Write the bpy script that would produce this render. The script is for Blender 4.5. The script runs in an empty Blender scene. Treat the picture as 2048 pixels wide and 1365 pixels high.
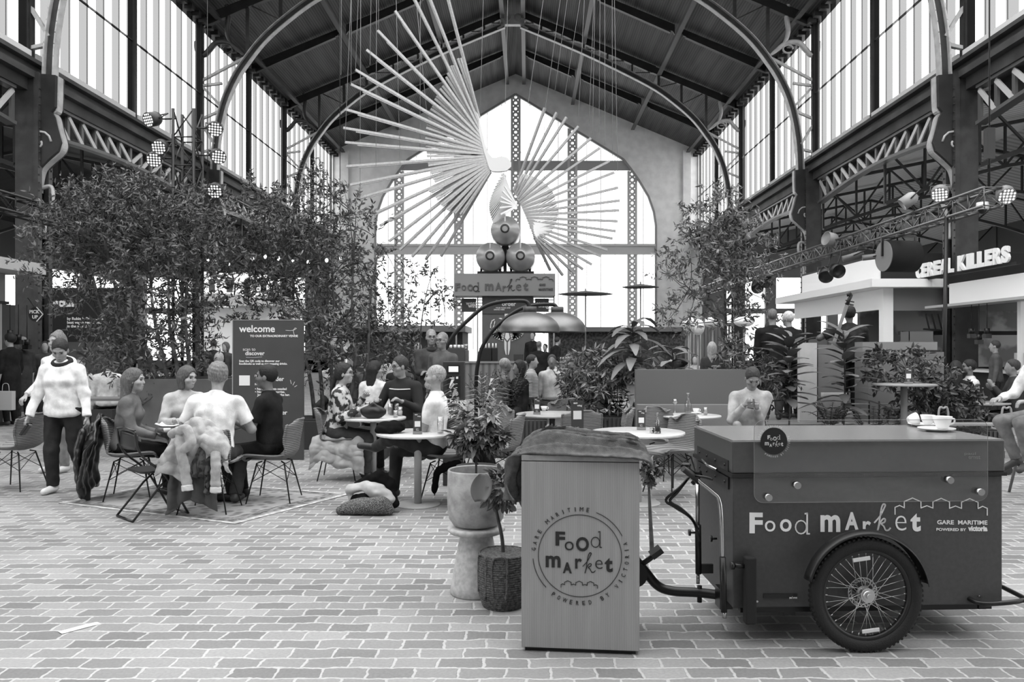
import bpy, math, random
import numpy as np
from mathutils import Vector, Matrix
from mathutils import noise as mnoise
R = math.radians
S = bpy.context.scene
COL = S.collection
random.seed(7)
# ------------------------------------------------------------------ camera, sky, exposure
F = 1550.0; VX = 1055.0; VY = 697.0; EYE = 1.6
cam = bpy.data.cameras.new('camera'); camo = bpy.data.objects.new('camera', cam); COL.objects.link(camo)
camo.location = (0, 0, EYE); camo.rotation_euler = (R(90), 0, 0)
cam.sensor_width = 36.0; cam.lens = F * 36.0 / 2048.0
cam.shift_x = -(VX - 1024.0) / 2048.0; cam.shift_y = (VY - 682.5) / 2048.0
cam.clip_start = 0.1; cam.clip_end = 300
S.camera = camo
W = bpy.data.worlds.new('overcast_sky'); S.world = W; W.use_nodes = True
bgn = W.node_tree.nodes['Background']; bgn.inputs[0].default_value = (1, 1, 1, 1); bgn.inputs[1].default_value = 3.0
S.view_settings.view_transform = 'Standard'; S.view_settings.look = 'None'
S.view_settings.gamma = 1; S.view_settings.use_curve_mapping = False
S.view_settings.exposure = 0.45
S.cycles.max_bounces = 6; S.cycles.diffuse_bounces = 4; S.cycles.glossy_bounces = 2
S.cycles.transmission_bounces = 4; S.cycles.transparent_max_bounces = 12
S.cycles.min_transparent_bounces = 10; S.cycles.caustics_reflective = False; S.cycles.caustics_refractive = False
S.cycles.sample_clamp_indirect = 6

def P(x, y, Y): return Vector(((x - VX) * Y / F, Y, EYE - (y - VY) * Y / F))
def GP(x, y):
    Y = EYE * F / (y - VY); return Vector(((x - VX) * Y / F, Y, 0))
def lin(g):
    g = g / 255.0
    return g / 12.92 if g <= .04045 else ((g + .055) / 1.055) ** 2.4

# ------------------------------------------------------------------ materials (all greys)
_m = {}
def mat(name, g=128, rough=.6, metal=0.0, spec=.4, noise=0, nscale=8, bump=0, bscale=60, stretch=(1, 1, 1), trans=0, alpha=1.0, g2=None, island=0):
    """grey procedural material; g = sRGB grey of the surface; noise = +- spread of that grey in percent"""
    key = name
    if key in _m: return _m[key]
    m = bpy.data.materials.new(name); m.use_nodes = True; nt = m.node_tree; b = nt.nodes['Principled BSDF']
    L = lin(g); b.inputs['Base Color'].default_value = (L, L, L, 1); b.inputs['Roughness'].default_value = rough
    b.inputs['Metallic'].default_value = metal; b.inputs['Specular IOR Level'].default_value = spec
    if noise or bump or g2 is not None:
        tc = nt.nodes.new('ShaderNodeTexCoord'); mp = nt.nodes.new('ShaderNodeMapping'); mp.inputs['Scale'].default_value = stretch
        nt.links.new(tc.outputs['Object'], mp.inputs[0])
    if noise or g2 is not None:
        n = nt.nodes.new('ShaderNodeTexNoise'); n.inputs['Scale'].default_value = nscale; n.inputs['Detail'].default_value = 4
        nt.links.new(mp.outputs[0], n.inputs['Vector'])
        r = nt.nodes.new('ShaderNodeValToRGB')
        lo = lin(g * (1 - noise / 100)) if g2 is None else lin(g); hi = lin(min(255, g * (1 + noise / 100))) if g2 is None else lin(g2)
        r.color_ramp.elements[0].position = .36 if g2 is None else .46; r.color_ramp.elements[1].position = .64 if g2 is None else .54
        r.color_ramp.elements[0].color = (lo, lo, lo, 1); r.color_ramp.elements[1].color = (hi, hi, hi, 1)
        nt.links.new(n.outputs[0], r.inputs[0]); nt.links.new(r.outputs[0], b.inputs['Base Color'])
    if island:
        gi = nt.nodes.new('ShaderNodeNewGeometry'); mr = nt.nodes.new('ShaderNodeMapRange')
        mr.inputs['To Min'].default_value = lin(g * (1 - island / 100)); mr.inputs['To Max'].default_value = lin(min(255, g * (1 + island / 100)))
        nt.links.new(gi.outputs['Random Per Island'], mr.inputs['Value']); nt.links.new(mr.outputs[0], b.inputs['Base Color'])
        b.inputs['Transmission Weight'].default_value = 0
    if bump:
        n2 = nt.nodes.new('ShaderNodeTexNoise'); n2.inputs['Scale'].default_value = bscale; n2.inputs['Detail'].default_value = 3
        nt.links.new(mp.outputs[0], n2.inputs['Vector'])
        bp = nt.nodes.new('ShaderNodeBump'); bp.inputs['Strength'].default_value = bump; bp.inputs['Distance'].default_value = .01
        nt.links.new(n2.outputs[0], bp.inputs['Height']); nt.links.new(bp.outputs[0], b.inputs['Normal'])
    _m[key] = m; return m
def mat_pane(name, t, gloss=.06, tint_trans=0.0):
    """thin glass: what is behind shows through, with a faint sheen"""
    if name in _m: return _m[name]
    m = bpy.data.materials.new(name); m.use_nodes = True; nt = m.node_tree; nt.nodes.clear()
    o = nt.nodes.new('ShaderNodeOutputMaterial'); tr = nt.nodes.new('ShaderNodeBsdfTransparent'); tr.inputs[0].default_value = (t, t, t, 1)
    gl = nt.nodes.new('ShaderNodeBsdfGlossy'); gl.inputs['Roughness'].default_value = .05
    mx = nt.nodes.new('ShaderNodeMixShader'); mx.inputs[0].default_value = gloss
    nt.links.new(tr.outputs[0], mx.inputs[1]); nt.links.new(gl.outputs[0], mx.inputs[2])
    last = mx
    if tint_trans:
        tl = nt.nodes.new('ShaderNodeBsdfTranslucent'); tl.inputs[0].default_value = (.8, .8, .8, 1)
        m2 = nt.nodes.new('ShaderNodeMixShader'); m2.inputs[0].default_value = tint_trans
        nt.links.new(mx.outputs[0], m2.inputs[1]); nt.links.new(tl.outputs[0], m2.inputs[2]); last = m2
    nt.links.new(last.outputs[0], o.inputs[0]); _m[name] = m; return m
def mat_emit(name, s):
    if name in _m: return _m[name]
    m = bpy.data.materials.new(name); m.use_nodes = True; nt = m.node_tree; nt.nodes.clear()
    o = nt.nodes.new('ShaderNodeOutputMaterial'); e = nt.nodes.new('ShaderNodeEmission'); e.inputs[1].default_value = s
    nt.links.new(e.outputs[0], o.inputs[0]); _m[name] = m; return m
def mat_lines(name, g, g2, scale, axis='X', rough=.6, bump=.5, dist=0.6, noise=.3):
    """boards or weave: bands along one axis"""
    if name in _m: return _m[name]
    m = bpy.data.materials.new(name); m.use_nodes = True; nt = m.node_tree; b = nt.nodes['Principled BSDF']
    b.inputs['Roughness'].default_value = rough; b.inputs['Specular IOR Level'].default_value = .3
    tc = nt.nodes.new('ShaderNodeTexCoord'); w = nt.nodes.new('ShaderNodeTexWave'); w.bands_direction = axis
    w.inputs['Scale'].default_value = scale; w.inputs['Distortion'].default_value = dist; w.inputs['Detail'].default_value = 2
    nt.links.new(tc.outputs['Object'], w.inputs[0])
    n = nt.nodes.new('ShaderNodeTexNoise'); n.inputs['Scale'].default_value = scale * 1.3; n.inputs['Detail'].default_value = 3
    mp = nt.nodes.new('ShaderNodeMapping'); mp.inputs['Scale'].default_value = {'X': (1, .06, .06), 'Y': (.06, 1, .06), 'Z': (.06, .06, 1)}[axis]
    nt.links.new(tc.outputs['Object'], mp.inputs[0]); nt.links.new(mp.outputs[0], n.inputs[0])
    mx = nt.nodes.new('ShaderNodeMix'); mx.inputs[0].default_value = noise
    nt.links.new(w.outputs[1], mx.inputs[2]); nt.links.new(n.outputs[0], mx.inputs[3])
    r = nt.nodes.new('ShaderNodeValToRGB'); a, c = lin(g), lin(g2)
    r.color_ramp.elements[0].color = (a, a, a, 1); r.color_ramp.elements[1].color = (c, c, c, 1)
    r.color_ramp.elements[0].position = .1; r.color_ramp.elements[1].position = .7
    nt.links.new(mx.outputs[0], r.inputs[0]); nt.links.new(r.outputs[0], b.inputs['Base Color'])
    bp = nt.nodes.new('ShaderNodeBump'); bp.inputs['Strength'].default_value = bump; bp.inputs['Distance'].default_value = .01
    nt.links.new(w.outputs[1], bp.inputs['Height']); nt.links.new(bp.outputs[0], b.inputs['Normal'])
    _m[name] = m; return m

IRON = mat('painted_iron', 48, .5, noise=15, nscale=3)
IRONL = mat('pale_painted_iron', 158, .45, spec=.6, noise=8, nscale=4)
IROND = mat('dark_iron', 33, .5, noise=15, nscale=3)
BLACK = mat('black_metal', 26, .4)
WHITE = mat('white_paint', 232, .5)

# ------------------------------------------------------------------ mesh builder
class MB:
    def __init__(s): s.v = []; s.f = []; s.sm = []; s.mi = []; s.cur = 0
    def add(s, vs, fs, smooth=False):
        o = len(s.v); s.v.extend([tuple(v) for v in vs])
        for f in fs: s.f.append(tuple(i + o for i in f)); s.sm.append(smooth); s.mi.append(s.cur)
        return s
    def box(s, c, d, rz=0, M=None):
        x, y, z = d[0] / 2, d[1] / 2, d[2] / 2
        vs = [Vector((a, b, e)) for a in (-x, x) for b in (-y, y) for e in (-z, z)]
        if rz: q = Matrix.Rotation(rz, 3, 'Z'); vs = [q @ v for v in vs]
        if M is not None: vs = [M @ v for v in vs]
        c = Vector(c); vs = [v + c for v in vs]
        return s.add(vs, [(0, 1, 3, 2), (4, 6, 7, 5), (0, 4, 5, 1), (2, 3, 7, 6), (0, 2, 6, 4), (1, 5, 7, 3)])
    def mm(s, a, b): 
        return s.box([(a[i] + b[i]) / 2 for i in range(3)], [abs(b[i] - a[i]) for i in range(3)])
    def bar(s, a, b, w, h=None, up=(0, 0, 1)):
        a = Vector(a); b = Vector(b); h = w if h is None else h
        d = (b - a); L = d.length
        if L < 1e-6: return s
        d = d / L; u = Vector(up)
        if abs(d.dot(u)) > .98: u = Vector((0, 1, 0)) if abs(d.y) < .9 else Vector((1, 0, 0))
        x = d.cross(u).normalized(); u = x.cross(d)
        vs = [p + x * i * w / 2 + u * j * h / 2 for p in (a, b) for i, j in ((-1, -1), (1, -1), (1, 1), (-1, 1))]
        return s.add(vs, [(3, 2, 1, 0), (4, 5, 6, 7), (0, 1, 5, 4), (1, 2, 6, 5), (2, 3, 7, 6), (3, 0, 4, 7)])
    def tube(s, pts, r, n=8, closed=False, caps=True):
        pts = [Vector(p) for p in pts]; m = len(pts)
        rr = r if isinstance(r, (list, tuple)) else [r] * m
        prev = None; rings = []
        for i in range(m):
            if closed: t = pts[(i + 1) % m] - pts[i - 1]
            else: t = pts[min(i + 1, m - 1)] - pts[max(i - 1, 0)]
            t = t.normalized() if t.length > 1e-9 else Vector((0, 0, 1))
            if prev is None:
                u = Vector((0, 0, 1)) if abs(t.z) < .9 else Vector((1, 0, 0))
                x = t.cross(u).normalized()
            else:
                x = prev - t * prev.dot(t); x = x.normalized() if x.length > 1e-6 else prev
            prev = x; y = t.cross(x)
            rings.append([pts[i] + (x * math.cos(2 * math.pi * k / n) + y * math.sin(2 * math.pi * k / n)) * rr[i] for k in range(n)])
        vs = [v for g in rings for v in g]; fs = []
        for i in range(m if closed else m - 1):
            j = (i + 1) % m
            for k in range(n): fs.append((i * n + k, i * n + (k + 1) % n, j * n + (k + 1) % n, j * n + k))
        s.add(vs, fs, True)
        if caps and not closed:
            o = len(s.v) - len(vs); 
            s.f.append(tuple(o + k for k in range(n - 1, -1, -1))); s.sm.append(False); s.mi.append(s.cur)
            s.f.append(tuple(o + (m - 1) * n + k for k in range(n))); s.sm.append(False); s.mi.append(s.cur)
        return s
    def lathe(s, prof, c=(0, 0, 0), n=28, M=None, sx=1, sy=1, smooth=True):
        """prof = [(r, z)...]; a closed outline gives thickness"""
        vs = []; c = Vector(c)
        for r, z in prof:
            for k in range(n):
                a = 2 * math.pi * k / n; v = Vector((r * math.cos(a) * sx, r * math.sin(a) * sy, z))
                vs.append((M @ v if M is not None else v) + c)
        fs = []
        for i in range(len(prof) - 1):
            for k in range(n): fs.append((i * n + k, i * n + (k + 1) % n, (i + 1) * n + (k + 1) % n, (i + 1) * n + k))
        s.add(vs, fs, smooth); o = len(s.v) - len(vs)
        if prof[0] != prof[-1]:
            if prof[0][0] > 1e-5: s.f.append(tuple(o + k for k in range(n - 1, -1, -1))); s.sm.append(False); s.mi.append(s.cur)
            if prof[-1][0] > 1e-5: s.f.append(tuple(o + (len(prof) - 1) * n + k for k in range(n))); s.sm.append(False); s.mi.append(s.cur)
        return s
    def cyl(s, a, b, r, r2=None, n=16): return s.tube([a, b], [r, r if r2 is None else r2], n)
    def prism(s, poly, d0, d1, f):
        """poly = 2-D outline (must be roughly convex or simple); f(u, v, d) -> point"""
        from mathutils.geometry import tessellate_polygon
        n = len(poly); vs = [f(u, v, d0) for u, v in poly] + [f(u, v, d1) for u, v in poly]
        tr = tessellate_polygon([[Vector((u, v, 0)) for u, v in poly]])
        fs = [tuple(t) for t in tr] + [tuple(n + i for i in reversed(t)) for t in tr]
        fs += [(i, (i + 1) % n, n + (i + 1) % n, n + i) for i in range(n)]
        return s.add(vs, fs)
    def ell(s, c, r, n=12, M=None):
        vs = []; c = Vector(c); m = n // 2 + 1
        for i in range(m):
            t = math.pi * i / (m - 1)
            for k in range(n):
                a = 2 * math.pi * k / n
                v = Vector((r[0] * math.sin(t) * math.cos(a), r[1] * math.sin(t) * math.sin(a), r[2] * math.cos(t)))
                vs.append((M @ v if M is not None else v) + c)
        fs = [(i * n + k, (i + 1) * n + k, (i + 1) * n + (k + 1) % n, i * n + (k + 1) % n) for i in range(m - 1) for k in range(n)]
        return s.add(vs, fs, True)
    def grid(s, fn, nu, nv, thick=0, smooth=True, nf=None):
        """fn(u,v) 0..1 -> point; thick>0 doubles the sheet along its normals"""
        pts = [[Vector(fn(i / nu, j / nv)) for j in range(nv + 1)] for i in range(nu + 1)]
        flat = [p for row in pts for p in row]; w = nv + 1
        q = lambda i, j: i * w + j
        fs = [(q(i, j), q(i + 1, j), q(i + 1, j + 1), q(i, j + 1)) for i in range(nu) for j in range(nv)]
        if not thick: return s.add(flat, fs, smooth)
        nr = []
        for i in range(nu + 1):
            for j in range(nv + 1):
                du = pts[min(i + 1, nu)][j] - pts[max(i - 1, 0)][j]; dv = pts[i][min(j + 1, nv)] - pts[i][max(j - 1, 0)]
                k = du.cross(dv); nr.append(k.normalized() if k.length > 1e-9 else Vector((0, 0, 1)))
        m = len(flat); back = [flat[i] - nr[i] * thick for i in range(m)]
        fs2 = fs + [tuple(m + i for i in reversed(f)) for f in fs]
        for i in range(nu): fs2 += [(q(i, 0), m + q(i, 0), m + q(i + 1, 0), q(i + 1, 0)), (q(i, nv), q(i + 1, nv), m + q(i + 1, nv), m + q(i, nv))]
        for j in range(nv): fs2 += [(q(0, j), q(0, j + 1), m + q(0, j + 1), m + q(0, j)), (q(nu, j), m + q(nu, j), m + q(nu, j + 1), q(nu, j + 1))]
        return s.add(flat + back, fs2, smooth)
    def text(s, t, size, o, xd=(1, 0, 0), ud=(0, 0, 1), bold=0, depth=.002, shear=0, align='LEFT', sp=1.0, line=1.0):
        cu = bpy.data.curves.new('t', 'FONT'); cu.body = t; cu.size = size; cu.offset = bold * size; cu.extrude = depth; cu.shear = shear
        cu.align_x = align; cu.space_character = sp; cu.space_line = line; cu.resolution_u = 4
        ob = bpy.data.objects.new('t', cu); COL.objects.link(ob)
        me = bpy.data.meshes.new_from_object(ob.evaluated_get(bpy.context.evaluated_depsgraph_get()))
        xd = Vector(xd).normalized(); ud = Vector(ud).normalized(); nd = xd.cross(ud); o = Vector(o)
        s.add([o + xd * v.co.x + ud * v.co.y + nd * (v.co.z + depth) for v in me.vertices], [tuple(p.vertices) for p in me.polygons])
        bpy.data.objects.remove(ob); bpy.data.curves.remove(cu); bpy.data.meshes.remove(me); return s
    def build(s, name, m, parent=None, loc=None, label=None, cat=None, group=None, kind=None, bevel=0, sub=0):
        me = bpy.data.meshes.new(name)
        if loc is not None and parent is None:
            L = Vector(loc); mean = sum((Vector(v) for v in s.v), Vector((0, 0, 0))) / max(1, len(s.v))
            if (mean - L).length < mean.length: s.v = [tuple(Vector(v) - L) for v in s.v]   # drawn in the hall's frame
        me.from_pydata(s.v, [], s.f); me.validate(verbose=False)
        if len(me.polygons) == len(s.sm): me.polygons.foreach_set('use_smooth', s.sm)
        ms = m if isinstance(m, (list, tuple)) else [m]
        for k in ms: me.materials.append(k)
        if len(ms) > 1 and len(me.polygons) == len(s.mi): me.polygons.foreach_set('material_index', s.mi)
        ob = bpy.data.objects.new(name, me); COL.objects.link(ob)
        if parent is not None: ob.parent = parent
        if loc is not None: ob.location = loc
        if bevel:
            b = ob.modifiers.new('b', 'BEVEL'); b.width = bevel; b.segments = 2; b.limit_method = 'ANGLE'; b.angle_limit = R(40)
        tag(ob, label, cat, group, kind); return ob
def tag(o, label=None, cat=None, group=None, kind=None):
    if label: o['label'] = label
    if cat: o['category'] = cat
    if group: o['group'] = group
    if kind: o['kind'] = kind
    return o
def thing(name, label, cat, loc=(0, 0, 0), rz=0, group=None, kind=None):
    o = bpy.data.objects.new(name, None); COL.objects.link(o); o.location = loc; o.rotation_euler = (0, 0, rz); o.empty_display_size = .1
    return tag(o, label, cat, group, kind)
def dup(root, loc=None, rz=None, label=None, group=None):
    def cp(o, par):
        c = o.copy(); COL.objects.link(c)
        if par is not None: c.parent = par
        for ch in kids.get(o, []): cp(ch, c)
        return c
    kids = {}
    for o in list(COL.objects):
        if o.parent: kids.setdefault(o.parent, []).append(o)
    r = cp(root, None)
    if loc is not None: r.location = loc
    if rz is not None: r.rotation_euler = (0, 0, rz)
    if label: r['label'] = label
    if group: r['group'] = group
    return r
def curve(pts, n=8):
    """Catmull-Rom through the points"""
    pts = [Vector(p) for p in pts]; out = []
    for i in range(len(pts) - 1):
        p0 = pts[max(i - 1, 0)]; p1 = pts[i]; p2 = pts[i + 1]; p3 = pts[min(i + 2, len(pts) - 1)]
        for k in range(n):
            t = k / n; out.append(.5 * ((2 * p1) + (p2 - p0) * t + (2 * p0 - 5 * p1 + 4 * p2 - p3) * t * t + (3 * p1 - p0 - 3 * p2 + p3) * t ** 3))
    out.append(pts[-1]); return out
# ------------------------------------------------------------------ sculpted surfaces (signed distance + surface nets)
def nets(F_, org, h):
    sgn = F_ < 0
    nx, ny, nz = F_.shape
    c = [sgn[i:nx - 1 + i, j:ny - 1 + j, k:nz - 1 + k] for i in (0, 1) for j in (0, 1) for k in (0, 1)]
    tot = sum(x.astype(np.int8) for x in c); act = (tot > 0) & (tot < 8)
    idx = np.argwhere(act); n = len(idx)
    if n == 0: return [], []
    num = np.full(act.shape, -1, np.int64); num[act] = np.arange(n)
    acc = np.zeros((n, 3)); cnt = np.zeros(n)
    off = [(i, j, k) for i in (0, 1) for j in (0, 1) for k in (0, 1)]
    I, J, K = idx.T
    for a in range(8):
        for ax in range(3):
            if off[a][ax]: continue
            o = off[a]; q = list(o); q[ax] = 1
            fa = F_[I + o[0], J + o[1], K + o[2]]; fb = F_[I + q[0], J + q[1], K + q[2]]
            mk = (fa < 0) != (fb < 0); t = np.where(mk, fa / np.where(mk, fa - fb, 1), 0)
            p = np.array(o, float)[None, :] + np.zeros((n, 3)); p[:, ax] += t
            acc[mk] += p[mk]; cnt[mk] += 1
    V = (idx + acc / cnt[:, None]) * h + np.array(org)
    Fs = []
    for ax in range(3):
        u, v = [(1, 2), (2, 0), (0, 1)][ax]
        sl0 = [slice(None)] * 3; sl1 = [slice(None)] * 3; sl0[ax] = slice(0, -1); sl1[ax] = slice(1, None)
        a = sgn[tuple(sl0)]; b = sgn[tuple(sl1)]; ch = a != b
        e = np.argwhere(ch); ok = (e[:, u] > 0) & (e[:, v] > 0) & (e[:, u] < act.shape[u]) & (e[:, v] < act.shape[v]); e = e[ok]
        def g(du, dv):
            w = e.copy(); w[:, u] -= du; w[:, v] -= dv; return num[w[:, 0], w[:, 1], w[:, 2]]
        q = np.stack([g(1, 1), g(0, 1), g(0, 0), g(1, 0)], 1)
        fl = ~a[e[:, 0], e[:, 1], e[:, 2]]; q[fl] = q[fl][:, ::-1]; Fs.append(q)
    Q = np.concatenate(Fs); Q = Q[(Q >= 0).all(1)]
    return V, Q
class SDF:
    """list of primitives melted together: cap(a,b,ra,rb), ell(c,(rx,ry,rz),rot), cut variants"""
    def __init__(s, k=.03): s.p = []; s.k = k
    def cap(s, a, b, ra, rb=None, k=None, end=None, flat=1.0, fd=None):
        s.p.append(('c', np.array(a, float), np.array(b, float), ra, ra if rb is None else rb, s.k if k is None else k, end, flat, fd)); return s
    def ell(s, c, r, M=None, k=None, neg=False):
        s.p.append(('e', np.array(c, float), np.array(r, float), None if M is None else np.array(M, float).reshape(3, 3), None, s.k if k is None else k, neg, 1, None)); return s
    def plane(s, o, n): s.p.append(('p', np.array(o, float), np.array(n, float), 0, 0, 0, 0, 1, None)); return s
    def bounds(s):
        lo = np.full(3, 1e9); hi = -lo
        for q in s.p:
            if q[0] == 'c': r = max(q[3], q[4]); lo = np.minimum(lo, np.minimum(q[1], q[2]) - r); hi = np.maximum(hi, np.maximum(q[1], q[2]) + r)
            elif q[0] == 'e' and not q[6]: r = q[2].max(); lo = np.minimum(lo, q[1] - r); hi = np.maximum(hi, q[1] + r)
        return lo, hi
    def mesh(s, h, wr=0, wf=14, seed=0):
        lo, hi = s.bounds(); pad = 3 * h + wr + .01; lo -= pad; hi += pad
        n = np.ceil((hi - lo) / h).astype(int) + 1
        F_ = np.full(n, .3, np.float32); ax = [lo[i] + h * np.arange(n[i]) for i in range(3)]
        for q in s.p:
            if q[0] == 'p':
                X, Y, Z = np.meshgrid(*ax, indexing='ij'); d = (X - q[1][0]) * q[2][0] + (Y - q[1][1]) * q[2][1] + (Z - q[1][2]) * q[2][2]; F_ = np.maximum(F_, d); continue
            if q[0] == 'c': r = max(q[3], q[4]) + q[5] * 1.2 + 2 * h; a = np.minimum(q[1], q[2]) - r; b = np.maximum(q[1], q[2]) + r
            else: r = q[2].max() + q[5] * 1.2 + 2 * h; a = q[1] - r; b = q[1] + r
            i0 = np.maximum(((a - lo) / h).astype(int), 0); i1 = np.minimum(((b - lo) / h).astype(int) + 2, n)
            if (i1 <= i0).any(): continue
            sl = tuple(slice(i0[i], i1[i]) for i in range(3))
            X, Y, Z = np.meshgrid(*[ax[i][i0[i]:i1[i]].astype(np.float32) for i in range(3)], indexing='ij')
            if q[0] == 'c':
                A, B = q[1], q[2]; d = B - A; L2 = max(d @ d, 1e-9)
                px, py, pz = X - A[0], Y - A[1], Z - A[2]
                t = np.clip((px * d[0] + py * d[1] + pz * d[2]) / L2, 0, 1)
                ex, ey, ez = px - d[0] * t, py - d[1] * t, pz - d[2] * t
                if q[8] is not None:
                    w = q[8]; dw = ex * w[0] + ey * w[1] + ez * w[2]; g = (q[7] - 1)
                    ex = ex + w[0] * dw * g; ey = ey + w[1] * dw * g; ez = ez + w[2] * dw * g
                dist = np.sqrt(ex * ex + ey * ey + ez * ez) - (q[3] + (q[4] - q[3]) * t)
                if q[6]:
                    dn = d / math.sqrt(L2); o = B if q[6] in (1, 3) else A
                    if q[6] in (1, 3): dist = np.maximum(dist, (X - B[0]) * dn[0] + (Y - B[1]) * dn[1] + (Z - B[2]) * dn[2])
                    if q[6] in (2, 3): dist = np.maximum(dist, -((X - A[0]) * dn[0] + (Y - A[1]) * dn[1] + (Z - A[2]) * dn[2]))
            else:
                px, py, pz = X - q[1][0], Y - q[1][1], Z - q[1][2]
                if q[3] is not None:
                    M = q[3]; px, py, pz = (M[0, 0] * px + M[1, 0] * py + M[2, 0] * pz, M[0, 1] * px + M[1, 1] * py + M[2, 1] * pz, M[0, 2] * px + M[1, 2] * py + M[2, 2] * pz)
                rr = q[2]; k0 = np.sqrt((px / rr[0]) ** 2 + (py / rr[1]) ** 2 + (pz / rr[2]) ** 2); k1 = np.sqrt((px / rr[0] ** 2) ** 2 + (py / rr[1] ** 2) ** 2 + (pz / rr[2] ** 2) ** 2) + 1e-6
                dist = k0 * (k0 - 1) / k1
            cur = F_[sl]; k = max(q[5], 1e-4)
            if q[0] == 'e' and q[6]:
                dist = -dist; t = np.clip(.5 - .5 * (dist - cur) / k, 0, 1); F_[sl] = dist * (1 - t) + cur * t + k * t * (1 - t)
                F_[sl] = np.maximum(F_[sl], cur) if False else F_[sl]
            else:
                t = np.clip(.5 + .5 * (dist - cur) / k, 0, 1); F_[sl] = dist * (1 - t) + cur * t - k * t * (1 - t)
        if wr:
            X, Y, Z = np.meshgrid(*ax, indexing='ij'); rs = np.random.RandomState(seed); w = 0
            for i in range(4):
                v = rs.normal(size=3); v = v / np.linalg.norm(v) * wf * (1 + .6 * i); w = w + np.sin(v[0] * X + v[1] * Y + v[2] * Z + rs.rand() * 6 + 1.5 * np.sin(wf * .7 * (X * rs.normal() + Z * rs.normal() + Y)))
            F_ = F_ + wr * w / 3
        F_[0] = F_[-1] = .1; F_[:, 0] = F_[:, -1] = .1; F_[:, :, 0] = F_[:, :, -1] = .1
        return nets(F_, lo, h)
def sdf_obj(name, sd, m, h, parent=None, wr=0, wf=14, seed=0, **kw):
    V, Q = sd.mesh(h, wr, wf, seed)
    me = bpy.data.meshes.new(name)
    if len(V):
        me.vertices.add(len(V)); me.vertices.foreach_set('co', np.asarray(V, np.float32).ravel())
        me.loops.add(Q.size); me.loops.foreach_set('vertex_index', Q.ravel().astype(np.int32))
        me.polygons.add(len(Q)); me.polygons.foreach_set('loop_start', np.arange(0, Q.size, 4, dtype=np.int32)); me.polygons.foreach_set('loop_total', np.full(len(Q), 4, np.int32))
        me.update(calc_edges=True); me.validate(); me.polygons.foreach_set('use_smooth', np.ones(len(me.polygons), bool))
    me.materials.append(m); ob = bpy.data.objects.new(name, me); COL.objects.link(ob)
    if parent is not None: ob.parent = parent
    tag(ob, **kw); return ob

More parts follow.
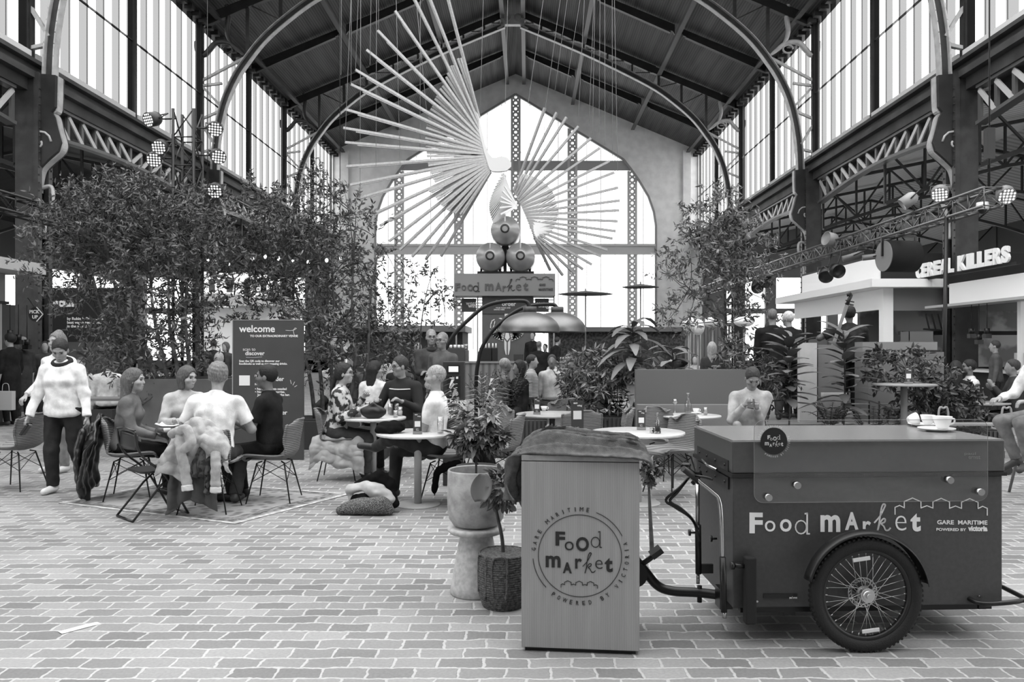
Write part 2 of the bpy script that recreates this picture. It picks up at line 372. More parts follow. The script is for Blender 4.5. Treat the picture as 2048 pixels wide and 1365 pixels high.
# ------------------------------------------------------------------ people
SKIN = lambda g: mat('skin_%d' % g, g, .55, noise=5, nscale=20)
def CLOTH(g, kind=''): return mat('cloth_%d%s' % (g, kind), g, .85, spec=.2, noise=10 if g > 40 else 25, nscale=9, bump=.25, bscale=90)
def ik(a, c, l1, l2, pole):
    a = Vector(a); c = Vector(c); d = c - a; L = d.length; mx = (l1 + l2) * .995
    if L > mx: c = a + d * (mx / L); d = c - a; L = mx
    x = (l1 * l1 - l2 * l2 + L * L) / (2 * L); hgt = math.sqrt(max(l1 * l1 - x * x, 1e-6)); dn = d / L
    p = Vector(pole); p = p - dn * p.dot(dn); p = p.normalized() if p.length > 1e-6 else Vector((1, 0, 0))
    return a + dn * x + p * hgt, c
def person(label, loc, yaw, H=1.72, sit=None, lean=0, twist=0, side=0, hd=(0, 0), hands=None, feet=None, poles=None, kpoles=None, top='long', topg=60, botg=45, skin=150, hair='short', hairg=45, shoeg=60,
           lod=1, build=1.0, wr=.004, botlen=1.0, extra=None, beard=False, topmat=None, botmat=None, group=None, grip=(.5, .5), eyes=None, name='person', belly=0, foottip=(0, 0), female=False):
    """local frame: x right, y forward, z up; yaw turns forward from +Y; sit = seat height"""
    s = H / 1.72; t = thing(name, label, 'person', loc, R(yaw), group)
    vox = {0: .0065, 1: .009, 2: .022, 3: .03}[lod]; b = build
    pz = (sit + .10) if sit is not None else .93 * s
    Pv = Vector((0, 0, pz)); L_ = R(lean); up = Vector((math.sin(R(side)), math.sin(L_), math.cos(L_))).normalized()
    Rt = Matrix.Rotation(R(twist), 3, 'Z'); rx = Rt @ Vector((1, 0, 0)); rx = (rx - up * rx.dot(up)).normalized(); fw = up.cross(rx)
    Sh = Pv + up * .49 * s; sw = (.165 if female else .185) * s * (.5 + .5 * b); hw = (.095 if female else .088) * s
    Hm = Matrix.Rotation(R(twist + hd[0]), 3, 'Z') @ Matrix.Rotation(R(-hd[1]), 3, 'X')
    hx = Hm @ Vector((1, 0, 0)); hf = Hm @ Vector((0, 1, 0)); hu = Hm @ Vector((0, 0, 1))
    Nk = Sh + up * .06 * s + fw * .0; Hc = Nk + (up * .6 + hu * .4).normalized() * .155 * s + hf * .025 * s
    sh = [Sh - rx * sw - up * .03 * s, Sh + rx * sw - up * .03 * s]
    if hands is None: hands = [(-sw - .06, .05, Sh.z - .60 * s), (sw + .06, .05, Sh.z - .60 * s)]
    if feet is None: feet = [(-.1, .0, .08), (.1, .0, .08)] if sit is None else [(-.12, .42, .08), (.12, .42, .08)]
    poles = poles or [(-.5, -1, -.4), (.5, -1, -.4)]; kpoles = kpoles or [(-.15, 1, .3 if sit is None else .9), (.15, 1, .3 if sit is None else .9)]
    el, wr_, kn, an = [], [], [], []
    for i in (0, 1):
        e, w = ik(sh[i], hands[i], .285 * s, .255 * s, poles[i]); el.append(e); wr_.append(w)
    hp = [Pv - Rt @ Vector((hw, 0, 0)) if False else Pv + Vector((-hw, 0, -.02)), Pv + Vector((hw, 0, -.02))]
    for i in (0, 1):
        k, a = ik(hp[i], feet[i], .42 * s, .41 * s, kpoles[i]); kn.append(k); an.append(a)
    bm = Matrix((rx, fw, up)).transposed()
    def torso(sd, g, lo=True):
        sd.ell(Pv + up * .04 * s, (.155 * s * b + g, .115 * s * b + g, .12 * s + g * .5), bm, .06)
        sd.ell(Pv + up * .20 * s + fw * .01, ((.13 if female else .14) * s * b + g, (.10 + belly) * s * b + g, .17 * s), bm, .08)
        sd.ell(Pv + up * .36 * s + fw * .005, (.165 * s * b + g, .115 * s * b + g, .17 * s + g * .5), bm, .06)
        if female: 
            for q in (-1, 1): sd.ell(Pv + up * .35 * s + fw * .085 * s + rx * q * .07 * s, (.06 * s + g * .5, .05 * s + g * .5, .06 * s), bm, .05)
        sd.cap(sh[0] + rx * .02, sh[1] - rx * .02, .048 * s + g, .048 * s + g, .07)
        for q in (0, 1): sd.cap(Sh + up * .035 * s, sh[q] * .85 + Sh * .15 - up * .0 * s, .048 * s + g * .5, .042 * s + g * .5, .05)
    # skin body: continuous figure
    B = SDF(.025)
    torso(B, -.012)
    B.cap(Sh, Nk + (Hc - Nk) * .6, (.044 if female else .050) * s, (.042 if female else .047) * s, .025)
    def head(B):
        B.ell(Hc + hu * .035 * s - hf * .008 * s, (.074 * s, .096 * s, .092 * s), Hm, .02)
        B.ell(Hc - hu * .035 * s + hf * .025 * s, (.058 * s, .066 * s, .080 * s), Hm, .035)
        B.ell(Hc - hu * .088 * s + hf * .062 * s, (.026 * s, .022 * s, .022 * s), Hm, .03)
        if lod <= 1:
            for q in (-1, 1):
                B.ell(Hc + hu * .012 * s + hf * .10 * s + hx * q * .032 * s, (.021 * s, .022 * s, .015 * s), Hm, .018, True)
                B.ell(Hc - hu * .02 * s + hf * .052 * s + hx * q * .045 * s, (.024 * s, .026 * s, .02 * s), Hm, .03)
                B.ell(Hc - hu * .005 * s - hf * .0 * s + hx * q * .076 * s, (.010 * s, .020 * s, .032 * s), Hm, .008)
            B.cap(Hc + hu * .022 * s + hf * .084 * s, Hc - hu * .020 * s + hf * .099 * s, .008 * s, .0125 * s, .012)
            B.cap(Hc + hu * .034 * s + hf * .083 * s - hx * .035 * s, Hc + hu * .034 * s + hf * .083 * s + hx * .035 * s, .010 * s, .010 * s, .015)
            B.ell(Hc - hu * .052 * s + hf * .088 * s, (.024 * s, .010 * s, .007 * s), Hm, .008)
            B.ell(Hc - hu * .0655 * s + hf * .086 * s, (.021 * s, .010 * s, .007 * s), Hm, .008)
            B.ell(Hc - hu * .059 * s + hf * .103 * s, (.024 * s, .008 * s, .003 * s), Hm, .004, True)
        elif lod == 2:
            B.cap(Hc + hu * .01 * s + hf * .09 * s, Hc - hu * .02 * s + hf * .105 * s, .012 * s, .016 * s, .02)
            for q in (-1, 1): B.ell(Hc - hu * .005 * s + hx * q * .076 * s, (.014 * s, .022 * s, .032 * s), Hm, .008)
    head(B)
    for i in (0, 1):
        B.cap(sh[i], el[i], .047 * s * b, .038 * s * b, .03); B.cap(el[i], wr_[i], .039 * s * b, .026 * s, .02)
        B.cap(hp[i], kn[i], .074 * s * b, .046 * s * b, .03); B.cap(kn[i], an[i], .044 * s * b, .034 * s, .02)
        m1 = kn[i] + (an[i] - kn[i]) * .3; B.ell(m1, (.044 * s * b, .044 * s * b, .08 * s), None, .03)
    # hands
    for i in (0, 1):
        fd = (wr_[i] - el[i]).normalized(); q = -1 if i == 0 else 1
        pn = fd.cross(Vector((0, 0, 1))); pn = pn.normalized() if pn.length > .2 else Vector((q, 0, 0))
        if abs(fd.z) > .7: pn = -Vector((q, 0, 0)) + fd * fd.x * q; pn = pn.normalized()   # palm faces the body
        else: pn = Vector((0, 0, -1)) + fd * fd.z; pn = pn.normalized()
        ac = pn.cross(fd).normalized()                                               # across the palm
        hs = .95 * s; pc = wr_[i] + fd * .045 * hs
        if lod >= 2:
            B.ell(wr_[i] + fd * .07 * hs, (.035, .035, .05), None, .02); B.cap(wr_[i], wr_[i] + fd * .12 * hs, .026, .02, .02); continue
        B.cap(wr_[i], wr_[i] + fd * .085 * hs, .024 * hs, .036 * hs, .015, None, 1.7, pn)
        cl = grip[i]
        for j, (o, l) in enumerate(((-.027, .072), (-.009, .08), (.009, .076), (.027, .06))):
            p0 = wr_[i] + fd * .085 * hs + ac * o * hs * 1.05; a1 = cl * .9; a2 = a1 + cl * 1.3
            p1 = p0 + (fd * math.cos(a1) + pn * math.sin(a1)) * l * .5 * hs; p2 = p1 + (fd * math.cos(a2) + pn * math.sin(a2)) * l * .55 * hs
            B.cap(p0, p1, .0092 * hs, .0085 * hs, .005); B.cap(p1, p2, .0085 * hs, .0075 * hs, .005)
        th = -ac * (1 if ac.dot(Vector((q, 0, 0))) > 0 or abs(fd.z) > .7 and ac.y > 0 else 1)
        th = ac * (1 if (ac.dot(fw) > 0 if abs(fd.z) > .7 else ac.x * q < 0) else -1)
        p0 = wr_[i] + fd * .03 * hs + th * .025 * hs; p1 = p0 + (fd * .75 + th * .6 + pn * .3 * cl).normalized() * .045 * hs; p2 = p1 + (fd * .9 + pn * .5 * cl + th * .1).normalized() * .035 * hs
        B.cap(p0, p1, .014 * hs, .011 * hs, .01); B.cap(p1, p2, .0105 * hs, .009 * hs, .006)
    sdf_obj('body', B, SKIN(skin), vox, t)
    hp_ = dict(h=vox if lod else vox)
    # trousers
    T = SDF(.035); g = .016
    T.ell(Pv + up * .02 * s, (.155 * s * b + g, .118 * s * b + g, .11 * s), bm, .05)
    for i in (0, 1):
        T.cap(hp[i], kn[i], .088 * s * b + .004, .068 * s * b + .004, .05)
        e = kn[i] + (an[i] - kn[i]) * botlen
        if botlen > .05: T.cap(kn[i], e, .068 * s * b + .004, (.062 - .012 * botlen) * s * b + .004, .02, 1)
    T.plane(Pv + up * .10 * s, up)
    sdf_obj('trousers', T, botmat or CLOTH(botg), vox * 1.15, t, wr if lod < 2 else 0, 22, seed=len(label))
    # top
    U = SDF(.03); g = .014
    torso(U, g)
    if top in ('long', 'hood', 'short'): U.ell(Pv - up * .01 * s, (.165 * s * b + g, .132 * s * b + g, .11 * s), bm, .05)
    if top != 'none':
        U.cap(Pv - up * .01 * s, Pv + up * .25 * s, (.148 * s) * b + g, .13 * s * b + g, .05, 2, 1.35, fw)
        for i in (0, 1):
            if top == 'tee':
                U.cap(sh[i], sh[i] + (el[i] - sh[i]) * .72, .062 * s * b, .062 * s * b, .03, 1)
            else:
                U.cap(sh[i], el[i], .064 * s * b, .052 * s * b, .03)
                f = .97 if top == 'long' else .45
                U.cap(el[i], el[i] + (wr_[i] - el[i]) * f, .052 * s * b, .038 * s * b, .02, 1)
        U.cap(Sh + up * .02, Sh + up * .075 * s, .07 * s, .064 * s, .02, 1)
        if top == 'hood': U.ell(Sh + up * .07 * s - fw * .08 * s, (.11 * s, .06 * s, .07 * s), bm, .03)
        U.plane(Pv - up * (.06 if top != 'coat' else .3) * s, -up)
        if top == 'coat': 
            U.p.pop(); U.cap(Pv + up * .1, Pv - Vector((0, 0, .42 * s)), .165 * s * b + g, .20 * s * b, .05, 1, 1.25, fw)
        sdf_obj('shirt' if top != 'coat' else 'coat', U, topmat or CLOTH(topg), vox * 1.1, t, wr * 1.2 if lod < 2 else 0, 17, seed=len(label) + 3)
    # hair
    if hair != 'bald':
        Hh = SDF(.02); hv = vox if lod < 2 else vox
        th_ = {'short': .008, 'crop': .002, 'curly': .02, 'long': .012, 'bun': .012, 'tied': .010, 'bob': .016}[hair]
        Hh.ell(Hc + hu * .040 * s - hf * .014 * s, (.074 * s + th_, .096 * s + th_, .092 * s + th_), Hm, .02)
        if hair in ('long', 'bob', 'tied', 'bun'): 
            Hh.ell(Hc + hu * .0 * s - hf * .04 * s, (.078 * s + th_, .07 * s + th_, .09 * s), Hm, .03)
        # face opening
        Hh.ell(Hc - hu * .015 * s + hf * .095 * s, (.064 * s + (0 if hair in ('long', 'bob') else .02), .082 * s, .098 * s), Hm, .012, True)
        if hair in ('short', 'crop', 'curly'): Hh.ell(Hc - hu * .10 * s + hf * .02 * s, (.13 * s, .10 * s, .075 * s), Hm, .02, True)
        if hair == 'long':
            for q in (-1, 1): Hh.cap(Hc + hx * q * .065 * s - hf * .03 * s, Hc + hx * q * .06 * s - hu * .24 * s - hf * .06 * s, .034 * s, .03 * s, .03)
            Hh.cap(Hc - hf * .06 * s, Hc - hu * .36 * s - hf * .10 * s, .075 * s, .045 * s, .04)
        if hair == 'bob':
            for q in (-1, 1): Hh.cap(Hc + hx * q * .07 * s - hf * .01 * s, Hc + hx * q * .07 * s - hu * .11 * s - hf * .0 * s, .03 * s, .025 * s, .03)
            Hh.cap(Hc - hf * .06 * s, Hc - hu * .12 * s - hf * .06 * s, .06 * s, .05 * s, .04)
        if hair == 'bun': Hh.ell(Hc + hu * .13 * s - hf * .03 * s, (.045 * s, .045 * s, .035 * s), Hm, .02)
        if hair == 'tied': Hh.cap(Hc - hf * .10 * s, Hc - hf * .15 * s - hu * .18 * s, .03 * s, .02 * s, .02)
        if beard: Hh.ell(Hc - hu * .075 * s + hf * .05 * s, (.056 * s, .052 * s, .045 * s), Hm, .01)
        sdf_obj('hair', Hh, mat('hair_%d' % hairg, hairg, .6, noise=14, nscale=30, bump=.6, bscale=60, stretch=(3, 3, .6)), hv, t, .004 if hair == 'curly' else .0018, 60 if hair == 'curly' else 90)
    # eyes and brows, shoes
    if (eyes if eyes is not None else lod <= 1):
        for q in (-1, 1):
            m = MB(); m.ell(Hc + hu * .012 * s + hf * .079 * s + hx * q * .032 * s, (.012 * s, .010 * s, .008 * s), 8); m.build('eye', mat('eye', 40, .3), t)
            m = MB(); m.bar(Hc + hu * .036 * s + hf * .0925 * s + hx * q * .016 * s, Hc + hu * .037 * s + hf * .086 * s + hx * q * .052 * s, .006, .008); m.build('eyebrow', mat('hair_%d' % hairg, hairg), t)
        m = MB(); m.ell(Hc - hu * .058 * s + hf * .0885 * s, (.021 * s, .009 * s, .007 * s), 10, Hm); m.build('lips', mat('lips_%d' % skin, skin * .72, .5), t)
    for i in (0, 1):
        sd = SDF(.02); a = an[i]; dn = (an[i] - kn[i]).normalized()
        fdir = Vector((.12 * (-1 if i == 0 else 1), 1, 0)) ; fdir = fdir - dn * fdir.dot(dn); fdir = fdir.normalized() if fdir.length > .1 else Vector((0, 1, 0))
        if sit is None or a.z < .12: fdir = Vector((fdir.x, fdir.y, 0)).normalized()
        dwn = Vector((0, 0, -1)) if a.z < .14 else (dn - fdir * dn.dot(fdir)).normalized()
        z0 = min(.05, max(a.z, .05) - .0)
        sd.cap(a + dwn * .03 - fdir * .03, a + dwn * .045 + fdir * .15 * s, .042, .036, .02); sd.cap(a - dwn * .0, a + dwn * .03, .045, .048, .02)
        if a.z < .14: sd.plane((0, 0, .003), (0, 0, -1))
        sdf_obj('shoe', sd, mat('shoe_%d' % shoeg, shoeg, .5), max(vox, .009), t)
    if extra: extra(t, dict(Hc=Hc, hf=hf, hu=hu, hx=hx, Sh=Sh, P=Pv, el=el, wr=wr_, kn=kn, an=an, up=up, fw=fw, rx=rx, s=s))
    return t
# ------------------------------------------------------------------ the hall
XC = -.78; HW = 12.03; XL = XC - HW; XR = XC + HW; YS = [19.9, 30.4, 40.9, 51.4]; Y0 = 9.4; YE = 51.4; YN = -1.1
SILL = 9.05; EAVE = 14.35
def roofz(u): return 19.7 - .42 * abs(u)
# floor of setts
def floor_mat():
    m = bpy.data.materials.new('stone_setts'); m.use_nodes = True; nt = m.node_tree; b = nt.nodes['Principled BSDF']; N = nt.nodes.new; Lk = nt.links.new
    tc = N('ShaderNodeTexCoord'); nz = N('ShaderNodeTexNoise'); nz.inputs['Scale'].default_value = 5; nz.inputs['Detail'].default_value = 3
    Lk(tc.outputs['Object'], nz.inputs[0])
    sub = N('ShaderNodeVectorMath'); sub.operation = 'SUBTRACT'; sub.inputs[1].default_value = (.5, .5, .5); Lk(nz.outputs['Color'], sub.inputs[0])
    sc = N('ShaderNodeVectorMath'); sc.operation = 'SCALE'; sc.inputs['Scale'].default_value = .055; Lk(sub.outputs[0], sc.inputs[0])
    ad = N('ShaderNodeVectorMath'); Lk(tc.outputs['Object'], ad.inputs[0]); Lk(sc.outputs[0], ad.inputs[1])
    # fine edge jitter
    nz2 = N('ShaderNodeTexNoise'); nz2.inputs['Scale'].default_value = 28; Lk(tc.outputs['Object'], nz2.inputs[0])
    sb2 = N('ShaderNodeVectorMath'); sb2.operation = 'SUBTRACT'; sb2.inputs[1].default_value = (.5, .5, .5); Lk(nz2.outputs['Color'], sb2.inputs[0])
    sc2 = N('ShaderNodeVectorMath'); sc2.operation = 'SCALE'; sc2.inputs['Scale'].default_value = .02; Lk(sb2.outputs[0], sc2.inputs[0])
    ad2 = N('ShaderNodeVectorMath'); Lk(ad.outputs[0], ad2.inputs[0]); Lk(sc2.outputs[0], ad2.inputs[1])
    br = N('ShaderNodeTexBrick'); br.offset = .5; br.inputs['Scale'].default_value = 1; br.inputs['Brick Width'].default_value = .225
    br.inputs['Row Height'].default_value = .125; br.inputs['Mortar Size'].default_value = .011; br.inputs['Mortar Smooth'].default_value = .6
    br.inputs['Color1'].default_value = (lin(112),) * 3 + (1,); br.inputs['Color2'].default_value = (lin(150),) * 3 + (1,); br.inputs['Mortar'].default_value = (lin(176),) * 3 + (1,)
    Lk(ad2.outputs[0], br.inputs['Vector'])
    n3 = N('ShaderNodeTexNoise'); n3.inputs['Scale'].default_value = 60; n3.inputs['Detail'].default_value = 4; Lk(tc.outputs['Object'], n3.inputs[0])
    n4 = N('ShaderNodeTexNoise'); n4.inputs['Scale'].default_value = .9; n4.inputs['Detail'].default_value = 3; Lk(tc.outputs['Object'], n4.inputs[0])
    m1 = N('ShaderNodeMix'); m1.data_type = 'RGBA'; m1.blend_type = 'OVERLAY'; m1.inputs[0].default_value = .25; Lk(br.outputs[0], m1.inputs[6]); Lk(n3.outputs[0], m1.inputs[7])
    m2 = N('ShaderNodeMix'); m2.data_type = 'RGBA'; m2.blend_type = 'OVERLAY'; m2.inputs[0].default_value = .3; Lk(m1.outputs[2], m2.inputs[6]); Lk(n4.outputs[0], m2.inputs[7])
    Lk(m2.outputs[2], b.inputs['Base Color']); b.inputs['Roughness'].default_value = .55; b.inputs['Specular IOR Level'].default_value = .45
    inv = N('ShaderNodeMath'); inv.operation = 'SUBTRACT'; inv.inputs[0].default_value = 1; Lk(br.outputs['Fac'], inv.inputs[1])
    ad3 = N('ShaderNodeMath'); ad3.operation = 'MULTIPLY_ADD'; ad3.inputs[1].default_value = .12; Lk(n3.outputs[0], ad3.inputs[0]); Lk(inv.outputs[0], ad3.inputs[2])
    bp = N('ShaderNodeBump'); bp.inputs['Strength'].default_value = .6; bp.inputs['Distance'].default_value = .008; Lk(ad3.outputs[0], bp.inputs['Height']); Lk(bp.outputs[0], b.inputs['Normal'])
    return m
MB().mm((-34, -12, -.3), (32, 62, 0)).build('floor', floor_mat(), kind='structure')
# roof boards (run along the hall)
BOARDS = mat_lines('roof_boards', 34, 104, 3.2, 'X', .8, .4, .3, .75)
YR = 19.5  # nearer roof left out, unseen, so overhead light reaches the foreground
m = MB()
for s in (-1, 1):
    a = (XC, roofz(0)); b = (XC + s * (HW + .22), roofz(HW + .22))
    o = .12
    m.add([(a[0], YR, a[1]), (b[0], YR, b[1]), (b[0], YE, b[1]), (a[0], YE, a[1]), (a[0], YR, a[1] + o), (b[0], YR, b[1] + o), (b[0], YE, b[1] + o), (a[0], YE, a[1] + o)],
          [(0, 1, 2, 3), (7, 6, 5, 4), (0, 4, 5, 1), (1, 5, 6, 2), (2, 6, 7, 3), (3, 7, 4, 0)])
m.build('ceiling', BOARDS, kind='structure')
# purlins along the hall and their end brackets
for i, u in enumerate((-11.3, -7.7, -3.75, -.55, .55, 3.75, 7.7, 11.3)):
    z = roofz(u) - .42
    m = MB().mm((XC + u - .05, YR, z - .06), (XC + u + .05, YE - .4, z + .1))
    m.mm((XC + u - .11, YR, z - .08), (XC + u + .11, YE - .4, z - .03))
    m.build('purlin', IRON if abs(u) > 10 else mat('purlin_iron', 92, .5), kind='structure')
# intermediate rafters
for k in range(4):
    for fr in (0, .5):
        Y = 9.4 + 10.5 * (k + fr)
        if Y < YR or Y > 50: continue
        m = MB()
        for s in (-1, 1):
            for u0, u1 in ((.6, 3.6), (3.9, 7.55), (7.85, 11.9)):
                za, zb = roofz(u0), roofz(u1)
                dp = .5
                poly = [(u0, za - .1), (u0, za - dp + .22), (u0 + .1, za - dp + .06), (u0 + .3, za - dp), (u1 - .3, zb - dp + .2), (u1 - .1, zb - dp + .15), (u1, zb - dp), (u1, zb - .05)]
                m.prism(poly, Y - .06, Y + .06, lambda a, b, d, s=s: (XC + s * a, d, b))
                m.bar((XC + s * (u0 + .2), Y, za - dp + .0), (XC + s * (u1 - .2), Y, zb - dp + .1), .2, .05)
        m.build('rafter', IROND, kind='structure')
# arched ribs
RIB = [(11.6, 8.3), (11.52, 9.7), (11.25, 11.1), (10.8, 12.2), (10.25, 13.05), (9.6, 13.85), (8.7, 14.65), (7.6, 15.45), (6.0, 16.3), (3.6, 17.45), (.5, 18.75)]
def rib(Y, label):
    t = thing('roof_arch', label, 'arch', (XC, Y, 0), group='riveted iron roof arches')
    for s in (-1, 1):
        p = curve([(s * u, 0, z) for u, z in RIB], 5)
        web = MB(); fl = MB(); rv = MB()
        for a, b in zip(p, p[1:]):
            d = (b - a).normalized(); n = Vector((-d.z, 0, d.x)) * s
            web.bar(a + n * .1, b + n * .1, .05, .22, up=(0, 0, 1) if abs(d.z) < .9 else (1, 0, 0))
            fl.bar(a, b + d * .01, .30, .035, up=n)
            fl.bar(a + n * .24, b + n * .24 + d * .01, .24, .03, up=n)
        web.build('arch_web', IRON, t); fl.build('arch_flange', IRONL, t)
        # top chord and bracing of the roof truss
        tc = MB()
        for u0, u1 in ((.5, 3.75), (3.75, 7.7), (7.7, 11.9)):
            tc.bar((s * u0, 0, roofz(u0) - .3), (s * u1, 0, roofz(u1) - .3), .22, .34)
        tc.build('top_chord', IROND, t)
        br = MB(); us = [.5, 1.5, 2.6, 3.75, 5, 6.3, 7.7, 8.9, 10.2]
        def low(u):
            for (a, za), (b, zb) in zip(RIB[::-1], RIB[::-1][1:]):
                if a <= u <= b: return za + (zb - za) * (u - a) / (b - a)
            return 12
        for i, u in enumerate(us):
            br.bar((s * u, 0, low(u)), (s * u, 0, roofz(u) - .3), .09 if u < 7 else .13, .09)
            if i: br.bar((s * us[i - 1], 0, low(us[i - 1])), (s * u, 0, roofz(u) - .3), .05, .05)
        br.build('truss_bracing', IRON, t)
        # struts from the arch to the wall
        st = MB()
        for (u, z), (u2, z2) in (((10.3, 13.0), (12.0, 12.1)), ((11.25, 11.1), (12.0, 11.9)), ((11.3, 10.9), (12.0, 10.6)), ((11.5, 9.6), (12.0, 10.4)), ((11.55, 9.4), (12, 9.3)), ((11.2, 12.0), (12.0, 11.9))):
            st.bar((s * u, 0, z), (s * u2, 0, z2), .12, .09)
        st.build('wall_strut', IRONL, t)
        # scrolls
        sc = MB()
        c1 = curve([(s * 10.3, 0, 13.1), (s * 10.8, 0, 13.5), (s * 11.0, 0, 14.0), (s * 10.95, 0, 14.6), (s * 11.0, 0, 15.0), (s * 11.15, 0, 15.25), (s * 11.4, 0, 15.2)], 6)
        sc.tube(c1, [.05 + .05 * math.sin(math.pi * i / (len(c1) - 1)) for i in range(len(c1))], 6)
        c2 = curve([(s * 10.3, 0, 13.1), (s * 10.85, 0, 13.55), (s * 11.4, 0, 13.6), (s * 11.7, 0, 13.3), (s * 11.95, 0, 13.1), (s * 12.2, 0, 13.3), (s * 12.25, 0, 13.65)], 6)
        sc.tube(c2, [.05 + .06 * math.sin(math.pi * i / (len(c2) - 1)) for i in range(len(c2))], 6)
        c3 = [(s * (11.0 + .2 * math.cos(a)), 0, 13.35 + .16 * math.sin(a)) for a in [i * .5 for i in range(12)]]
        sc.tube(c3, .035, 6)
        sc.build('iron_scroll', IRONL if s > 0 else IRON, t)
    cr = MB()
    cr.box((0, 0, 18.9), (1.25, .3, .5)); cr.bar((-.8, 0, 18.45), (0, 0, 18.95), .1); cr.bar((.8, 0, 18.45), (0, 0, 18.95), .1)
    cr.build('crown_plate', IRONL, t)
    for s in (-1, 1):
        cc = MB(); cc.tube([(s * .28 + .17 * math.cos(a), -.18, 19.0 + .17 * math.sin(a)) for a in [i * .524 for i in range(12)]], .035, 6, closed=True); cc.build('crown_ring', IRONL, t)
rib(YS[0], 'iron roof arch nearest the camera, mostly above the frame')
rib(YS[1], 'iron roof arch second from the camera, its legs rising left and right')
rib(YS[2], 'iron roof arch third from the camera, its crown just in frame')
# columns with scrolled brackets
BR = [(11.62, 8.6), (11.1, 8.55), (11.12, 7.75), (11.22, 7.62), (11.15, 7.5), (11.08, 7.2), (10.98, 6.85), (11.05, 6.62), (11.3, 6.4), (11.5, 6.2), (11.58, 5.95), (11.62, 5.6), (11.75, 5.5), (11.75, 8.6)]
BR = [(u + .12, z) for u, z in BR]
def column(s, Y, label):
    t = thing('iron_column', label, 'column', (XC, Y, 0), group='riveted iron columns')
    c = MB(); c.mm((s * 11.65, -.27, 0), (s * 12.2, -.2, 8.6)); c.mm((s * 11.65, .2, 0), (s * 12.2, .27, 8.6)); c.mm((s * 11.78, -.22, 0), (s * 12.08, .22, 8.6))
    c.mm((s * 11.6, -.3, 0), (s * 11.72, -.14, 8.6)); c.mm((s * 11.6, .14, 0), (s * 11.72, .3, 8.6))
    c.mm((s * 11.5, -.42, 0), (s * 12.3, .42, .35))
    for z in range(2, 42):
        for y in (-.25, .25): c.box((s * 11.59, y, z * .2), (.03, .04, .04))
    c.build('shaft', IRON, t)
    b = MB(); b.prism(BR, -.2, .2, lambda a, z, d: (s * a, d, z)); b.build('bracket', IROND, t)
    e = MB(); p = curve([(s * u, 0, z) for u, z in BR[1:12]], 4)
    for a, q in zip(p, p[1:]): e.bar(a, q + (q - a) * .05, .2, .05, up=(s * 1, 0, .01))
    e.build('bracket_edge', IRONL, t)
    q = MB(); q.tube([(s * (11.62 - (.30 - .02 * i) * math.cos(i * .5)), -.21, 6.85 + (.32 - .02 * i) * math.sin(i * .5)) for i in range(14)], .03, 6)
    q.tube(curve([(s * 11.72, 0, 5.7), (s * 11.45, 0, 5.75), (s * 11.42, 0, 5.4), (s * 11.6, 0, 4.9), (s * 11.62, 0, 4.4)], 6), .05, 6); q.build('scroll', IRONL, t)
    u = MB(); u.mm((s * 11.95, -.14, 8.6), (s * 12.2, .14, EAVE + .2)); u.build('upper_post', IROND, t)
side = {-1: 'left', 1: 'right'}
for s in (-1, 1):
    for k, Y in enumerate(YS[:3]):
        column(s, Y, 'riveted iron column with scrolled bracket, %s on the %s side' % (('nearest', 'second', 'third from the camera')[k], side[s]))
